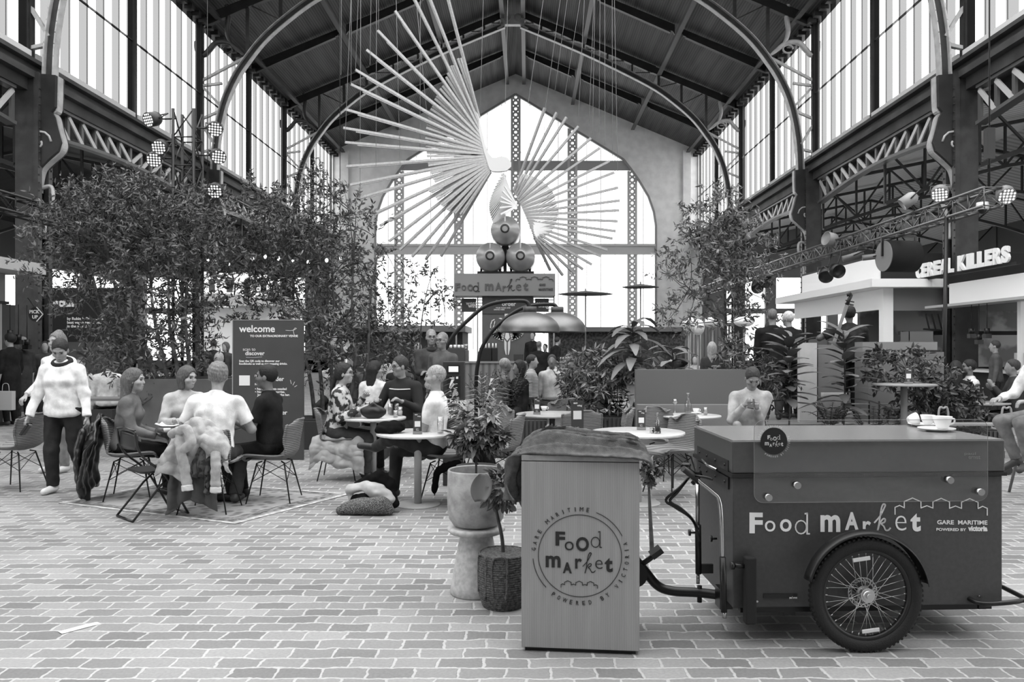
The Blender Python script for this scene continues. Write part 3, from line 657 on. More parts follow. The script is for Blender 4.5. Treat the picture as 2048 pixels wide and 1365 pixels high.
# side walls: cornice, lattice girders, windows
GLASS = mat_pane('window_glass', .95, .02)
FROST = mat_pane('frosted_strip', .41, 0)
wn = 0
for s in (-1, 1):
    X = XC + s * HW
    c = MB()
    c.mm((X - s * .15, YN, 8.15), (X + s * .2, YE, 8.45)); c.mm((X - s * .35, YN, 8.45), (X + s * .2, YE, 8.62)); c.mm((X - s * .22, YN, 8.62), (X + s * .2, YE, 8.8)); c.mm((X - s * .42, YN, 8.8), (X + s * .2, YE, 8.9)); c.mm((X - s * .1, YN, 8.9), (X + s * .2, YE, 9.05))
    c.build('trim_%d' % (1 if s < 0 else 2), mat('cornice', 54, .7, noise=20, nscale=1.2), kind='structure')
    e = MB(); e.mm((X - s * .12, Y0, EAVE), (X + s * .25, YE, EAVE + .38))
    y = Y0 + .3
    while y < YE: e.box((X - s * .2, y, EAVE - .02), (.3, .22, .2)); y += .6
    e.build('trim_%d' % (3 if s < 0 else 4), IROND, kind='structure')
    ys = [YN + 5.25 * i for i in range(11)]
    for i in range(10):
        a, b = ys[i], ys[i + 1]; wn += 1
        t = thing('window_%d' % wn, None, None, (0, 0, 0), kind='structure')
        fr = MB(); fr.mm((X - s * .1, a - .09, SILL), (X + s * .12, a + .09, EAVE)); MB().mm((X - .03, a, 11.56), (X + .03, b, 11.6)).build('transom', IRONL, t); fr.mm((X - .08, a, SILL), (X + .08, b, SILL + .1))
        fr.build('window_frame', IROND, t)
        si = MB(); si.mm((X - s * .14, a + .1, SILL + .02), (X, b - .1, SILL + .16)); si.build('window_sill', mat('sill', 190, .6), t)
        g = MB(); g.mm((X - .006, a + .08, SILL), (X + .006, b - .08, EAVE)); g.build('pane', GLASS, t)
        n = 6
        fs = MB()
        for j in range(n):
            yc = a + (b - a) * (j + .72) / n; fs.mm((X - s * .02, yc - .2, SILL + .1), (X - s * .045, yc + .2, EAVE))
            fs.mm((X - s * .02, yc + .2, SILL + .1), (X - s * .06, yc + .225, EAVE))
        fs.build('frosted_strips', FROST, t, kind='stuff')
    for k in range(4):
        ya, yb = Y0 + 10.5 * k + .36, Y0 + 10.5 * (k + 1) - .62
        m = MB(); ch = MB(); xx = X + s * .02; n = 14
        zb = lambda f: 7.2 + .32 * math.sin(math.pi * f)
        for j in range(n + 1):
            f = j / n; y = ya + (yb - ya) * f
            ch.bar((xx, y, zb(f)), (xx, y, 8.1), .07, .12)
            if j < n:
                f2 = (j + 1) / n; y2 = ya + (yb - ya) * f2
                if j < n / 2: m.bar((xx - s * .03, y, 8.05), (xx - s * .03, y2, zb(f2) + .04), .04, .13)
                else: m.bar((xx - s * .03, y, zb(f) + .04), (xx - s * .03, y2, 8.05), .04, .13)
                ch.bar((xx, y, zb(f)), (xx, y2, zb(f2)), .26, .09)
        ch.mm((xx - .12, ya, 8.07), (xx + .12, yb, 8.16))
        t = thing('lattice_girder', 'pale lattice girder on the %s side under the clerestory, bay %s' % (side[s], ('nearest', 'second', 'third from the camera', 'furthest, by the end wall')[k]), 'girder', group='lattice girders')
        m.build('lattice', mat('lattice_paint', 178, .4), t); ch.build('chord', mat('chord_paint', 78, .45), t)
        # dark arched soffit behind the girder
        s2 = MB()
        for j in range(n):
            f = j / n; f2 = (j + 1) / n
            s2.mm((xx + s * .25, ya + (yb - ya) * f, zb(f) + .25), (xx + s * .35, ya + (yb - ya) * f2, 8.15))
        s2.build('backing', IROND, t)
# end wall with arched window
PL = mat('pale_plaster', 236, .85, noise=3, nscale=2)
half = [(8.78 * 1.03, 0), (9.04 + .2, 9.7), (9.1, 10.6), (8.75, 11.6), (8.1, 12.7), (7.6, 13.4), (7.1, 14.05), (0.0, 18.35)]
ax = lambda z: 9.24 if z < 9.7 else None
m = MB()
for s in (-1, 1):
    out = [(s * 9.24, 0), (s * 12.3, 0), (s * 12.3, 15.0), (0, 20.0), (0, 18.35)] + [(s * u, z) for u, z in half[1:-1]][::-1]
    m.prism(out, YE - .3, YE + .3, lambda u, z, d: (XC + u, d, z))
    m.mm((XC + s * 11.0, YE - .55, 0), (XC + s * 11.5, YE - .3, 14.6)); 
m.build('wall_end', PL, kind='structure')
m = MB(); ap = [(-u, z) for u, z in half] + [(u, z) for u, z in half[::-1]]; ap = [(-9.24, 0)] + [(-u, z) for u, z in half[1:]] + [(u, z) for u, z in half[::-1][1:-1]] + [(9.24, 0)]
for a, b in zip(ap, ap[1:]): m.bar((XC + a[0], YE - .32, a[1]), (XC + b[0], YE - .32, b[1]), .14, .14, up=(0, 1, 0))
m.build('trim_5', mat('arch_trim', 150, .6), kind='structure')
t = thing('window_30', None, None, kind='structure')
g = MB(); g.prism(ap, YE + .0, YE + .012, lambda u, z, d: (XC + u, d, z)); g.build('pane', GLASS, t)
def atop(u):
    u = abs(u); pts = half[1:]
    if u >= 9.1: return 10.6
    for (a, za), (b, zb) in zip(pts[1:], pts[2:]):
        if b <= u <= a: return za + (zb - za) * (a - u) / (a - b)
    return 10
FARIRON = mat('mullion_iron', 196, .5)
def dotted(u, z0, z1):
    m = MB(); nn = int((z1 - z0) / .38); hh = (z1 - z0) / nn
    for s in (-1, 1):
        m.mm((XC + u + s * .17, YE - .25, z0), (XC + u + s * .33, YE - .1, z1))
    for j in range(nn):
        zc = z0 + (j + .5) * hh
        poly = []
        for k in range(4): pass
        # plate with a round hole: ring of quads from circle to square
        vs = []; 
        for k in range(16):
            a = 2 * math.pi * k / 16 + math.pi / 16; ca, sa = math.cos(a), math.sin(a)
            q = max(abs(ca), abs(sa)); vs.append((XC + u + .088 * ca, YE - .18, zc + .088 * sa)); vs.append((XC + u + .18 * ca / q, YE - .18, zc + hh / 2 * sa / q))
        m.add(vs, [(2 * k, 2 * k + 1, (2 * k + 3) % 32, (2 * k + 2) % 32) for k in range(16)])
    m.build('mullion', FARIRON, t)
for u in (-7.7, -3.75, 0, 3.75, 7.7): dotted(u, 1.8, atop(u) + .05)
m = MB(); m.mm((XC - 7.7, YE - .24, 13.35), (XC + 7.7, YE - .1, 14.0)); m.build('transom', mat('transom_iron', 165, .5), t)
m = MB(); m.mm((XC - 9.2, YE - .28, 7.85), (XC + 9.2, YE - .2, 8.4)); m.mm((XC - 9.2, YE - .4, 8.32), (XC + 9.2, YE - .1, 8.48)); m.mm((XC - 9.2, YE - .4, 7.78), (XC + 9.2, YE - .1, 7.9)); m.build('transom', FARIRON, t)
m = MB()
for u in [x * .94 + .0 for x in range(-9, 10)]:
    m.mm((XC + u * 1.0 - .02, YE - .03, 1.5), (XC + u + .02, YE + .03, atop(u)))
m.build('glazing_bars', FARIRON, t)
MB().mm((XL - 2, -4.3, 0), (XR + 2, -4, 14)).build('wall_rear', mat('rear_wall', 110, .8), kind='structure')  # added wall, unseen behind the camera, to block frontal light
# side aisles
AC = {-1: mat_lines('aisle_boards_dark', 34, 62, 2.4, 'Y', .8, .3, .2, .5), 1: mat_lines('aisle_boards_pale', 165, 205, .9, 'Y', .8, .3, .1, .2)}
for s in (-1, 1):
    X = XC + s * (HW + .35)
    c = MB()
    pr = [(0, 8.2), (6.5, 9.6), (13, 8.0)]
    for (a, za), (b, zb) in zip(pr, pr[1:]):
        c.add([(X + s * a, YN, za), (X + s * b, YN, zb), (X + s * b, YE, zb), (X + s * a, YE, za), (X + s * a, YN, za + .15), (X + s * b, YN, zb + .15), (X + s * b, YE, zb + .15), (X + s * a, YE, za + .15)],
              [(0, 1, 2, 3), (7, 6, 5, 4), (0, 4, 5, 1), (1, 5, 6, 2), (2, 6, 7, 3), (3, 7, 4, 0)])
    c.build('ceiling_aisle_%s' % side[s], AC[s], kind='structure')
    w = MB(); w.mm((X + s * 13, YN, 0), (X + s * 13.3, YE, 3.8)); w.mm((X + s * 13, YN, 6.0), (X + s * 13.3, YE, 8.1))
    for i in range(11): w.mm((X + s * 12.95, YN + 5.25 * i - .3, 0), (X + s * 13.35, YN + 5.25 * i + .3, 8.1))
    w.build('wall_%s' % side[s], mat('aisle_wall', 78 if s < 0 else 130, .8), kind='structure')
    g = MB(); g.mm((X + s * 13.1, YN, 3.8), (X + s * 13.11, YE, 6.0)); g.build('window_%d' % (31 if s < 0 else 32), GLASS, kind='structure')
    # aisle end
    w = MB(); w.mm((X, YE, 6.3), (X + s * 13, YE + .3, 9.6))
    for q in ((0, 1.6), (4.2, 4.9), (8.3, 9.0), (12.2, 13)): w.mm((X + s * q[0], YE, 0), (X + s * q[1], YE + .3, 6.3))
    w.mm((X, YE, 0), (X + s * 13, YE + .3, .8)); w.mm((X, YE + .05, 3.9), (X + s * 13, YE + .2, 4.25)); w.build('wall_aisle_end_%s' % side[s], mat('aisle_end_wall', 120, .8), kind='structure')
    g = MB(); g.mm((X, YE + .1, .8), (X + s * 13, YE + .11, 6.3)); g.build('window_%d' % (33 if s < 0 else 34), GLASS, kind='structure')
    # aisle trusses
    for k, Y in enumerate([19.9, 25.15, 30.4, 35.65, 40.9, 46.1]):
        m = MB(); N = 10
        for i in range(N):
            f, f2 = i / N, (i + 1) / N; za = 8.1 + 1.3 * (1 - abs(2 * f - 1)); zb2 = 8.1 + 1.3 * (1 - abs(2 * f2 - 1)); la = 6.3 + 1.5 * math.sin(math.pi * f); lb = 6.3 + 1.5 * math.sin(math.pi * f2)
            a = X + s * 13 * f; b = X + s * 13 * f2
            m.bar((a, Y, za), (b, Y, zb2), .12); m.bar((a, Y, la), (b, Y, lb), .12); m.bar((a, Y, la), (a, Y, za), .07); m.bar((a, Y, la if i % 2 else za), (b, Y, zb2 if i % 2 else lb), .06)
        m.build('aisle_truss', IROND, kind='structure')
# ------------------------------------------------------------------ lettering helpers
def fit(mb, ch, box, fn, bold=0, shear=0, depth=.0015):
    """one glyph scaled to fill box (x0, y0, x1, y1); fn(x, y, d) maps drawing units (y down) to space"""
    t = MB(); t.text(ch, 1, (0, 0, 0), (1, 0, 0), (0, 1, 0), bold, .5, shear)
    xs = [v[0] for v in t.v]; ys = [v[1] for v in t.v]; x0, x1, y0, y1 = min(xs), max(xs), min(ys), max(ys)
    a, b, c, d = box
    mb.add([fn(a + (v[0] - x0) / (x1 - x0) * (c - a), d - (v[1] - y0) / (y1 - y0) * (d - b), depth * v[2]) for v in t.v], t.f)
def stroke(mb, pts, fn, w, depth=.0015):
    for (x0, y0), (x1, y1) in zip(pts, pts[1:]):
        L = math.hypot(x1 - x0, y1 - y0) or 1; nx, ny = -(y1 - y0) / L * w / 2, (x1 - x0) / L * w / 2; ex, ey = (x1 - x0) / L * w * .4, (y1 - y0) / L * w * .4
        q = [(x0 - ex + nx, y0 - ey + ny), (x1 + ex + nx, y1 + ey + ny), (x1 + ex - nx, y1 + ey - ny), (x0 - ex - nx, y0 - ey - ny)]
        mb.add([fn(a, b, 0) for a, b in q] + [fn(a, b, depth) for a, b in q], [(0, 1, 2, 3), (7, 6, 5, 4), (0, 4, 5, 1), (1, 5, 6, 2), (2, 6, 7, 3), (3, 7, 4, 0)])
SCR_K = [(862, 770), (885, 745), (902, 715), (908, 700), (900, 697), (892, 712), (886, 745), (880, 780), (874, 806), (884, 775), (898, 756), (908, 757), (905, 768), (892, 775), (902, 785), (910, 800), (922, 800), (930, 792)]
def script_k(mb, box, fn, w):
    xs = [p[0] for p in SCR_K]; ys = [p[1] for p in SCR_K]; a, b, c, d = box
    pts = [(a + (x - 862) / 68 * (c - a), b + (y - 697) / 109 * (d - b)) for x, y in SCR_K]
    sm = [(p.x, p.y) for p in curve([(x, y, 0) for x, y in pts], 3)]; stroke(mb, sm, fn, w)
def serif_d(mb, box, fn, w):
    a, b, c, d = box; W_, H_ = c - a, d - b; cx, cy = a + W_ * .40, b + H_ * .68; rx_, ry_ = W_ * .40, H_ * .32
    stroke(mb, [(cx + rx_ * math.cos(t * .3927), cy + ry_ * math.sin(t * .3927)) for t in range(17)], fn, w)
    stroke(mb, [(c - W_ * .30, b + 2), (c - W_ * .16, b), (c - W_ * .16, d), (c, d)], fn, w * 1.2)
def houses(mb, box, fn, w):
    a, b, c, d = box; p = [(0, 1), (0, .62), (.03, .55), (.09, .62), (.09, .38)]; out = [(0, 1), (0, .58), (.05, .46), (.1, .6)]
    for k in range(3):
        o = .1 + k * .31; out += [(o, .22), (o + .09, 0), (o + .18, .22), (o + .18, .6)]
        if k < 2: out += [(o + .245, .46), (o + .31, .6)]
    out = out[:-1] + [(.90, .6), (.95, .46), (1, .58), (1, 1)]
    stroke(mb, [(a + x * (c - a), b + y * (d - b)) for x, y in out], fn, w)
def arc_text(mb, s, cx, cy, r, a0, a1, size, fn, bold=0, inward=False):
    n = len(s)
    for i, ch in enumerate(s):
        if ch == ' ': continue
        a = R(a0 + (a1 - a0) * i / (n - 1)); px, py = cx + r * math.cos(a), cy - r * math.sin(a)
        up = (math.cos(a), -math.sin(a)) if not inward else (-math.cos(a), math.sin(a)); rt = (-up[1], up[0])
        w = {'I': .18, 'M': .85, 'W': 1.05}.get(ch, .62) * size
        t = MB(); t.text(ch, 1, (0, 0, 0), (1, 0, 0), (0, 1, 0), bold, .5)
        xs = [v[0] for v in t.v]; ys = [v[1] for v in t.v]
        f = lambda v: ((v[0] - min(xs)) / (max(xs) - min(xs)) * w - w / 2, (v[1] - min(ys)) / (max(ys) - min(ys)) * size - size / 2)
        x0, x1, y0, y1 = min(xs), max(xs), min(ys), max(ys)
        vs = []
        for v in t.v:
            lx = (v[0] - x0) / (x1 - x0) * w - w / 2; ly = (v[1] - y0) / (y1 - y0) * size - size / 2
            vs.append(fn(px + rt[0] * lx + up[0] * ly, py + rt[1] * lx + up[1] * ly, .0015 * v[2]))
        mb.add(vs, t.f)
def stacked_logo(mb, fn, ink=4):
    fit(mb, 'F', (712, 585, 765, 662), fn, .035); fit(mb, 'o', (763, 638, 812, 686), fn, -.005); fit(mb, 'O', (825, 612, 895, 690), fn, .03)
    serif_d(mb, (908, 580, 965, 666), fn, ink)
    fit(mb, 'm', (658, 718, 740, 782), fn, .03); fit(mb, 'A', (752, 752, 802, 812), fn, .035); fit(mb, 'r', (820, 730, 857, 785), fn, .02)
    script_k(mb, (862, 697, 930, 808), fn, ink); fit(mb, 'e', (930, 735, 970, 783), fn, -.015); fit(mb, 't', (982, 722, 1025, 800), fn, .035)
PAPER = mat('white_card', 226, .6); BOARD = mat('sign_board', 62, .55, noise=6, nscale=3); INKW = mat('white_lettering', 222, .6); INKB = mat('black_lettering', 34, .6)

# ------------------------------------------------------------------ counter with logo
t = thing('counter', 'pale wood grained box counter with round food market logo in front', 'counter', (.275, 4.06, 0), R(-5.5))
OAK = mat_lines('pale_oak', 132, 152, 26, 'X', .6, .08, 1.2, .8)
MB().mm((-.309, 0, .022), (.309, .42, 1.003)).build('cabinet', OAK, t, bevel=.003)
MB().mm((-.309, -.001, 1.007), (.309, .422, 1.037)).build('top_board', mat('oak_edge', 140, .5, noise=4, nscale=30), t, bevel=.003)
MB().mm((-.29, .02, 0), (.29, .40, .022)).build('plinth', BLACK, t)
k_ = .00262 / 2.73
fn = lambda x, y, d: Vector((-.309 + (x - 523) * k_ * .995 + .0, -.001 - d, 1.035 - (y - 170) * k_ * 1.0))
m = MB(); stacked_logo(m, fn, 4)
stroke(m, [(845 + 228 * math.cos(a / 10), 715 + 224 * math.sin(a / 10)) for a in range(64)], fn, 3)
stroke(m, [(845 + 258 * math.cos(R(a)), 715 - 254 * math.sin(R(a))) for a in range(27, 71, 3)], fn, 3)
stroke(m, [(845 + 258 * math.cos(R(a)), 715 - 254 * math.sin(R(a))) for a in range(185, 226, 3)], fn, 3)
houses(m, (742, 853, 942, 890), fn, 3)
arc_text(m, 'GARE MARITIME', 845, 715, 255, 173, 80, 23, fn)
arc_text(m, 'POWERED BY VICTORIA', 845, 715, 258, 236, 376, 23, fn, inward=True)
m.build('logo', INKB, t)
# blanket on it
def cloth(fn, nu, nv, thick, amp, freq, seed):
    """sheet fn(u, v) pushed along its normal by soft creases"""
    def g(u, v):
        p = Vector(fn(u, v)); e = .004; n = (Vector(fn(u + e, v)) - p).cross(Vector(fn(u, v + e)) - p); n = n.normalized() if n.length > 1e-12 else Vector((0, 0, 1))
        q = p * freq + Vector((seed, seed * 2, 0)); k = 1 - abs(mnoise.noise(q) * 2.2) + .5 * (1 - abs(mnoise.noise(q * 2.3 + Vector((5, 1, 2))) * 2))
        return p + n * amp * (k - .8)
    m = MB(); m.grid(g, nu, nv, thick); return m
def bl(front, y1, lift, uo):
    path = curve([(-.385 - uo, .0, .80 + uo), (-.375 - uo, 0, .92), (-.35, 0, 1.03), (-.27, 0, 1.07), (-.1, 0, 1.075), (.1, 0, 1.072), (.27, 0, 1.07), (.345, 0, 1.045), (.385, 0, .985)], 6); n = len(path) - 1
    def f(u, v):
        u = min(max(u, 0), 1); i = min(int(u * n), n - 1); q = path[i] + (path[i + 1] - path[i]) * (u * n - i); w = math.sin(math.pi * min(1, max(0, v))) ** .6
        top = max(0, min(1, (u - .25) * 5)) * max(0, min(1, (.93 - u) * 8))
        fold_ = .036 * (1 - 1.6 * abs(math.sin(v * 12 + 3 * u + 1.1 * math.sin(6 * u) + uo * 90))) + .008 * math.sin(v * 31 - 8 * u + uo * 50)
        z = q.z - .028 * (1 - w) * top + (lift * w + .035 * math.exp(-((u - .45) / .13) ** 2) * w) * top + fold_ * w * (.35 + .65 * top)
        return Vector((q.x + (fold_ * 1.1 * (1 - top) if u < .3 else 0), front + (y1 - front) * v + .02 * math.sin(6 * u + uo * 80), z))
    return f
WOOL = mat('grey_wool', 92, .95, spec=.1, noise=10, nscale=30, bump=.5, bscale=250)
bt = thing('blanket', 'grey knitted blanket heaped over the wooden logo counter', 'blanket', (.275, 4.06, -.006), R(-5.5))
cloth(bl(-.02, .36, .008, 0), 90, 60, .010, .006, 9, 1).build('lower_fold', WOOL, bt)
cloth(bl(.07, .42, .03, -.03), 90, 60, .010, .007, 8, 4).build('upper_fold', WOOL, bt)

# ------------------------------------------------------------------ cargo trike
T = thing('cargo_bike', 'dark grey cargo trike with box body and food market lettering', 'cargo bike', (1.106, 4.17, 0), R(2.5))
GREY = mat('satin_grey', 60, .5, spec=.5, noise=5, nscale=40, bump=.08, bscale=300)
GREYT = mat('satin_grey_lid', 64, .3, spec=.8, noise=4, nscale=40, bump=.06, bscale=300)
RUB = mat('rubber', 22, .7, bump=.3, bscale=120); CHR = mat('chrome', 170, .22, 1.0); ALU = mat('alloy', 190, .35, 1.0)
MB().mm((0, 0, .2), (1.49, .78, .905)).build('box_body', GREY, T, bevel=.006)
lid = MB().mm((-.006, -.008, .925), (1.5, .79, 1.10)).build('lid', GREYT, T, bevel=.007)
MB().mm((.0, .0, 1.10), (1.494, .782, 1.1035)).build('lid_top_sheet', mat('lid_sheet', 124, .25, spec=.8, noise=3, nscale=30), T)  # paler top: a bright window reflection put into the colour
MB().mm((-.012, -.016, .905), (1.506, .795, .925)).build('seal', RUB, T)
for z in (.955, .862):
    m = MB().mm((-.010, .06, z - .032), (0, .70, z + .032) if z < .9 else (-.004, .70, z + .032))
    for y in (.12, .3, .48, .64): m.cyl((-.016, y, z), (-.004, y, z), .008, n=8)
    m.build('hinge_plate', BLACK, T)
MB().tube([(-.03, .5, .93), (-.045, .35, .92), (-.03, .2, .915)], .008, 6).build('latch', CHR, T)
# acrylic guard with its stand-offs
def rrect(x0, z0, x1, z1, r, n=5):
    out = []
    for cx, cz, a0 in ((x1 - r, z1 - r, 0), (x0 + r, z1 - r, 90), (x0 + r, z0 + r, 180), (x1 - r, z0 + r, 270)):
        for k in range(n + 1): a = R(a0 + 90 * k / n); out.append((cx + r * math.cos(a), cz + r * math.sin(a)))
    return out
ACR = mat_pane('clear_acrylic', .96, .07)
gd = MB().prism(rrect(.10, .775, 1.38, 1.215, .05), -.045, -.041, lambda x, z, d: (x, d, z)).build('splash_guard', ACR, T)
rr = rrect(.10, .775, 1.38, 1.215, .05)
MB().tube([(x, -.043, z) for x, z in rr], .0014, 5, closed=True).build('guard_edge', mat('acrylic_edge', 120, .3), T)
for x, z in ((.175, .805), (.33, .868), (1.165, .89), (1.335, .825)):
    MB().cyl((x, -.062, z), (x, 0, z), .0185, n=20).build('guard_bolt', CHR, T)
b = MB().cyl((.205, -.05, 1.105), (.205, -.047, 1.105), .072, n=40).build('badge', mat('badge_black', 24, .5), T)
fb = lambda x, y, d: Vector((.205 + (x - 843) * .00027, -.051 - d, 1.105 - (y - 700) * .00027))
m = MB(); stacked_logo(m, fb, 7); 
arc_text(m, 'GARE MARITIME', 843, 700, 305, 165, 60, 34, fb); arc_text(m, 'POWERED BY VICTORIA', 843, 700, 305, 236, 376, 34, fb, inward=True); m.build('badge_logo', mat('badge_ink', 190, .6), T)
kc = 1.0 * (1.49 / (1835 - 540)); fc = lambda x, y, d: Vector(((x - 540) * kc, -.0015 - d, .20 + ((1045 - (x - 540) * .02) - y) * kc * .97))
m = MB()
fit(m, 'F', (617, 582, 680, 682), fc, .04); fit(m, 'o', (690, 620, 740, 673), fc, 0); fit(m, 'O', (762, 612, 817, 673), fc, .04); serif_d(m, (836, 583, 902, 682), fc, 6)
m.build('side_lettering', INKW, T); m = MB(); fit(m, 'm', (955, 590, 1050, 672), fc, .03); fit(m, 'A', (1073, 575, 1138, 662), fc, .035); fit(m, 'r', (1158, 618, 1197, 677), fc, .02)
script_k(m, (1215, 535, 1290, 668), fc, 7); fit(m, 'e', (1315, 590, 1368, 662), fc, -.015); fit(m, 't', (1388, 578, 1437, 666), fc, .04)
m.build('side_lettering', INKW, T); m = MB(); houses(m, (1313, 503, 1760, 583), fc, 4.5); m.build('roofline_mark', INKW, T); m = MB()
fit(m, 'GARE  MARITIME', (1517, 609, 1761, 630), fc, .02); fit(m, 'POWERED BY', (1513, 648, 1657, 662), fc, .02); fit(m, 'victoria', (1667, 636, 1761, 662), fc, .05)
m.build('side_lettering', INKW, T)
m = MB(); fit(m, 'paul', (1645, 275, 1700, 292), fc); fit(m, 'ernst', (1665, 292, 1722, 308), fc); 
for i in range(len(m.v)): m.v[i] = (m.v[i][0], m.v[i][1] - .0075, m.v[i][2])
m.build('maker_mark', mat('faint_ink', 128, .6), T)
MB().mm((.165, -.006, .252), (.35, 0, .276)).build('name_plate', BLACK, T)
m = MB(); fit(m, 'paul ernst', (805, 984, 842, 998), fc); 
for i in range(len(m.v)): m.v[i] = (m.v[i][0], m.v[i][1] - .006, m.v[i][2])
m.build('plate_text', INKW, T)
for x, z in ((.13, .236), (1.36, .245)): MB().cyl((x, -.006, z), (x, 0, z), .006, n=10).build('screw', CHR, T)
# wheels
def wheel(y, side):
    cx, cz = .672, .302
    w = MB(); w.lathe([(.2485 + .0 - .01, -.018), (.262, -.027), (.285, -.026), (.298, -.015), (.302, 0), (.298, .015), (.285, .026), (.262, .027), (.2385, .018), (.2485 - .01, -.018)], (cx, y, cz), 56, Matrix.Rotation(R(90), 3, 'X'))
    for k in range(72):
        a = 2 * math.pi * k / 72
        for q in (-1, 1): w.box((cx + .297 * math.cos(a + q * .02), y + q * .012, cz + .297 * math.sin(a + q * .02)), (.010, .014, .012), M=Matrix.Rotation(-a, 3, 'Y'))
    o = w.build('wheel', RUB, T)
    MB().lathe([(.222, -.014), (.243, -.018), (.243, .018), (.222, .014), (.218, 0), (.222, -.014)], (cx, y, cz), 56, Matrix.Rotation(R(90), 3, 'X')).build('rim', BLACK, o)
    MB().cyl((cx, y - .035, cz), (cx, y + .035, cz), .026, n=24).cyl((cx, y - .026, cz), (cx, y - .020, cz), .038, n=24).cyl((cx, y + .020, cz), (cx, y + .026, cz), .038, n=24).cyl((cx, y - .045, cz), (cx, y - .03, cz), .014, n=12).build('hub', ALU, o)
    s = MB()
    for k in range(36):
        a = 2 * math.pi * k / 36; q = 1 if k % 2 else -1; a2 = a + (.75 if (k // 2) % 2 else -.75)
        s.tube([(cx + .034 * math.cos(a2), y + q * .023, cz + .034 * math.sin(a2)), (cx + .222 * math.cos(a), y, cz + .222 * math.sin(a))], .0013, 5)
        s.cyl((cx + .205 * math.cos(a), y, cz + .205 * math.sin(a)), (cx + .222 * math.cos(a), y, cz + .222 * math.sin(a)), .0028, n=5)
    s.build('spokes', ALU, o)
    d = MB()
    for k in range(24):
        a = 2 * math.pi * k / 24; b_ = 2 * math.pi * (k + 1) / 24
        for r0 in (.062, .078): d.bar((cx + r0 * math.cos(a), y + .034, cz + r0 * math.sin(a)), (cx + r0 * math.cos(b_), y + .034, cz + r0 * math.sin(b_)), .004, .003, up=(0, 1, 0))
        d.bar((cx + .062 * math.cos(a), y + .034, cz + .062 * math.sin(a)), (cx + .078 * math.cos(b_), y + .034, cz + .078 * math.sin(b_)), .004, .003, up=(0, 1, 0))
        if k % 4 == 0: d.bar((cx + .02 * math.cos(a), y + .034, cz + .02 * math.sin(a)), (cx + .064 * math.cos(b_), y + .034, cz + .064 * math.sin(b_)), .006, .003, up=(0, 1, 0))
    d.build('brake_disc', ALU, o)
    for a in (98, -83):
        MB().box((cx + .19 * math.cos(R(a)), y - .008, cz + .19 * math.sin(R(a))), (.095, .008, .022), M=Matrix.Rotation(-R(a - 90), 3, 'Y')).build('spoke_reflector', mat('reflector', 205, .3, spec=.8), o, bevel=.004)
    f = MB()
    def fe(u, v):
        a = R(8 + 158 * u); r = .335 - .0 - .018 * (2 * v - 1) ** 2; return (cx + r * math.cos(a), y - .045 + .09 * v, cz + r * math.sin(a) + .005)
    f.grid(fe, 30, 6, .003); f.build('mudguard', BLACK, T)
    st = MB(); 
    for a in (12, 160): st.tube([(cx, y - .045, cz), (cx + .33 * math.cos(R(a)), y - .045, cz + .33 * math.sin(R(a)))] if False else [(cx + .325 * math.cos(R(a)), y, cz + .325 * math.sin(R(a))), (cx + .30 * math.cos(R(a)), (y + .08) if side else y - .08, cz + .26 * math.sin(R(a)))], .004, 6)
    st.tube([(cx, y + (.03 if side else -.03), cz), (cx, .05 if side else .73, cz - .01)], .012, 8); st.build('axle', BLACK, T)
wheel(-.115, True); wheel(.90, False)
# chassis, bumper, drawbar, handle
BL = mat('black_paint', 20, .35)
MB().mm((.05, .03, .165), (1.45, .07, .2)).mm((.05, .70, .165), (1.45, .74, .2)).mm((.3, .05, .14), (.36, .72, .165)).build('chassis', BL, T)
MB().tube(curve([(1.30, .02, .235), (1.33, -.05, .225), (1.42, -.06, .225), (1.56, -.05, .235), (1.60, .02, .24), (1.60, .7, .24), (1.5, .80, .24)], 5), .013, 10).build('bumper', BL, T)
MB().mm((1.33, -.045, .19), (1.37, -.03, .225)).build('bumper_bracket', BL, T)
MB().mm((.045, -.075, .135), (.105, -.02, .49)).build('foam_post', mat('foam', 24, .8), T, bevel=.008)
MB().cyl((-.01, -.035, .44), (.045, -.05, .44), .012, n=10).cyl((-.025, -.035, .44), (-.008, -.035, .44), .022, n=12).build('clamp_knob', BL, T)
def TL(px, py, Y):   # pixel at depth Y -> trike frame
    v = P(px, py, Y) - Vector((1.106, 4.17, 0)); return Matrix.Rotation(-R(2.5), 3, 'Z') @ v
m = MB(); m.tube(curve([TL(1389, 955, 4.15), TL(1400, 965, 4.15), TL(1425, 985, 4.15), TL(1438, 1000, 4.15), TL(1443, 1040, 4.13), TL(1445, 1120, 4.12)], 5), .011, 10); m.build('handle_tube', CHR, T)
MB().tube([TL(1395, 960, 4.45), TL(1395, 1052, 4.4)], .012, 10).build('handle_tube', CHR, T); MB().cyl(TL(1396, 1150, 4.4), TL(1396, 1168, 4.4), .01).build('tube_end', CHR, T); MB().cyl(TL(1449, 1222, 4.13), TL(1449, 1237, 4.13), .010).build('tube_end', CHR, T)
MB().tube([TL(1445, 1115, 4.12), TL(1448, 1225, 4.12)], .017, 12).build('frame_sleeve', BL, T); MB().tube([TL(1396, 1050, 4.4), TL(1397, 1148, 4.4)], .018, 12).mm(TL(1397, 1148, 4.4), TL(1425, 1128, 4.42)).build('frame_sleeve', BL, T)
m = MB(); m.tube([TL(1366, 938, 4.12), TL(1380, 948, 4.14), TL(1398, 965, 4.16)], [.017, .018, .016], 12); m.build('grip', mat('grip_rubber', 40, .5), T)
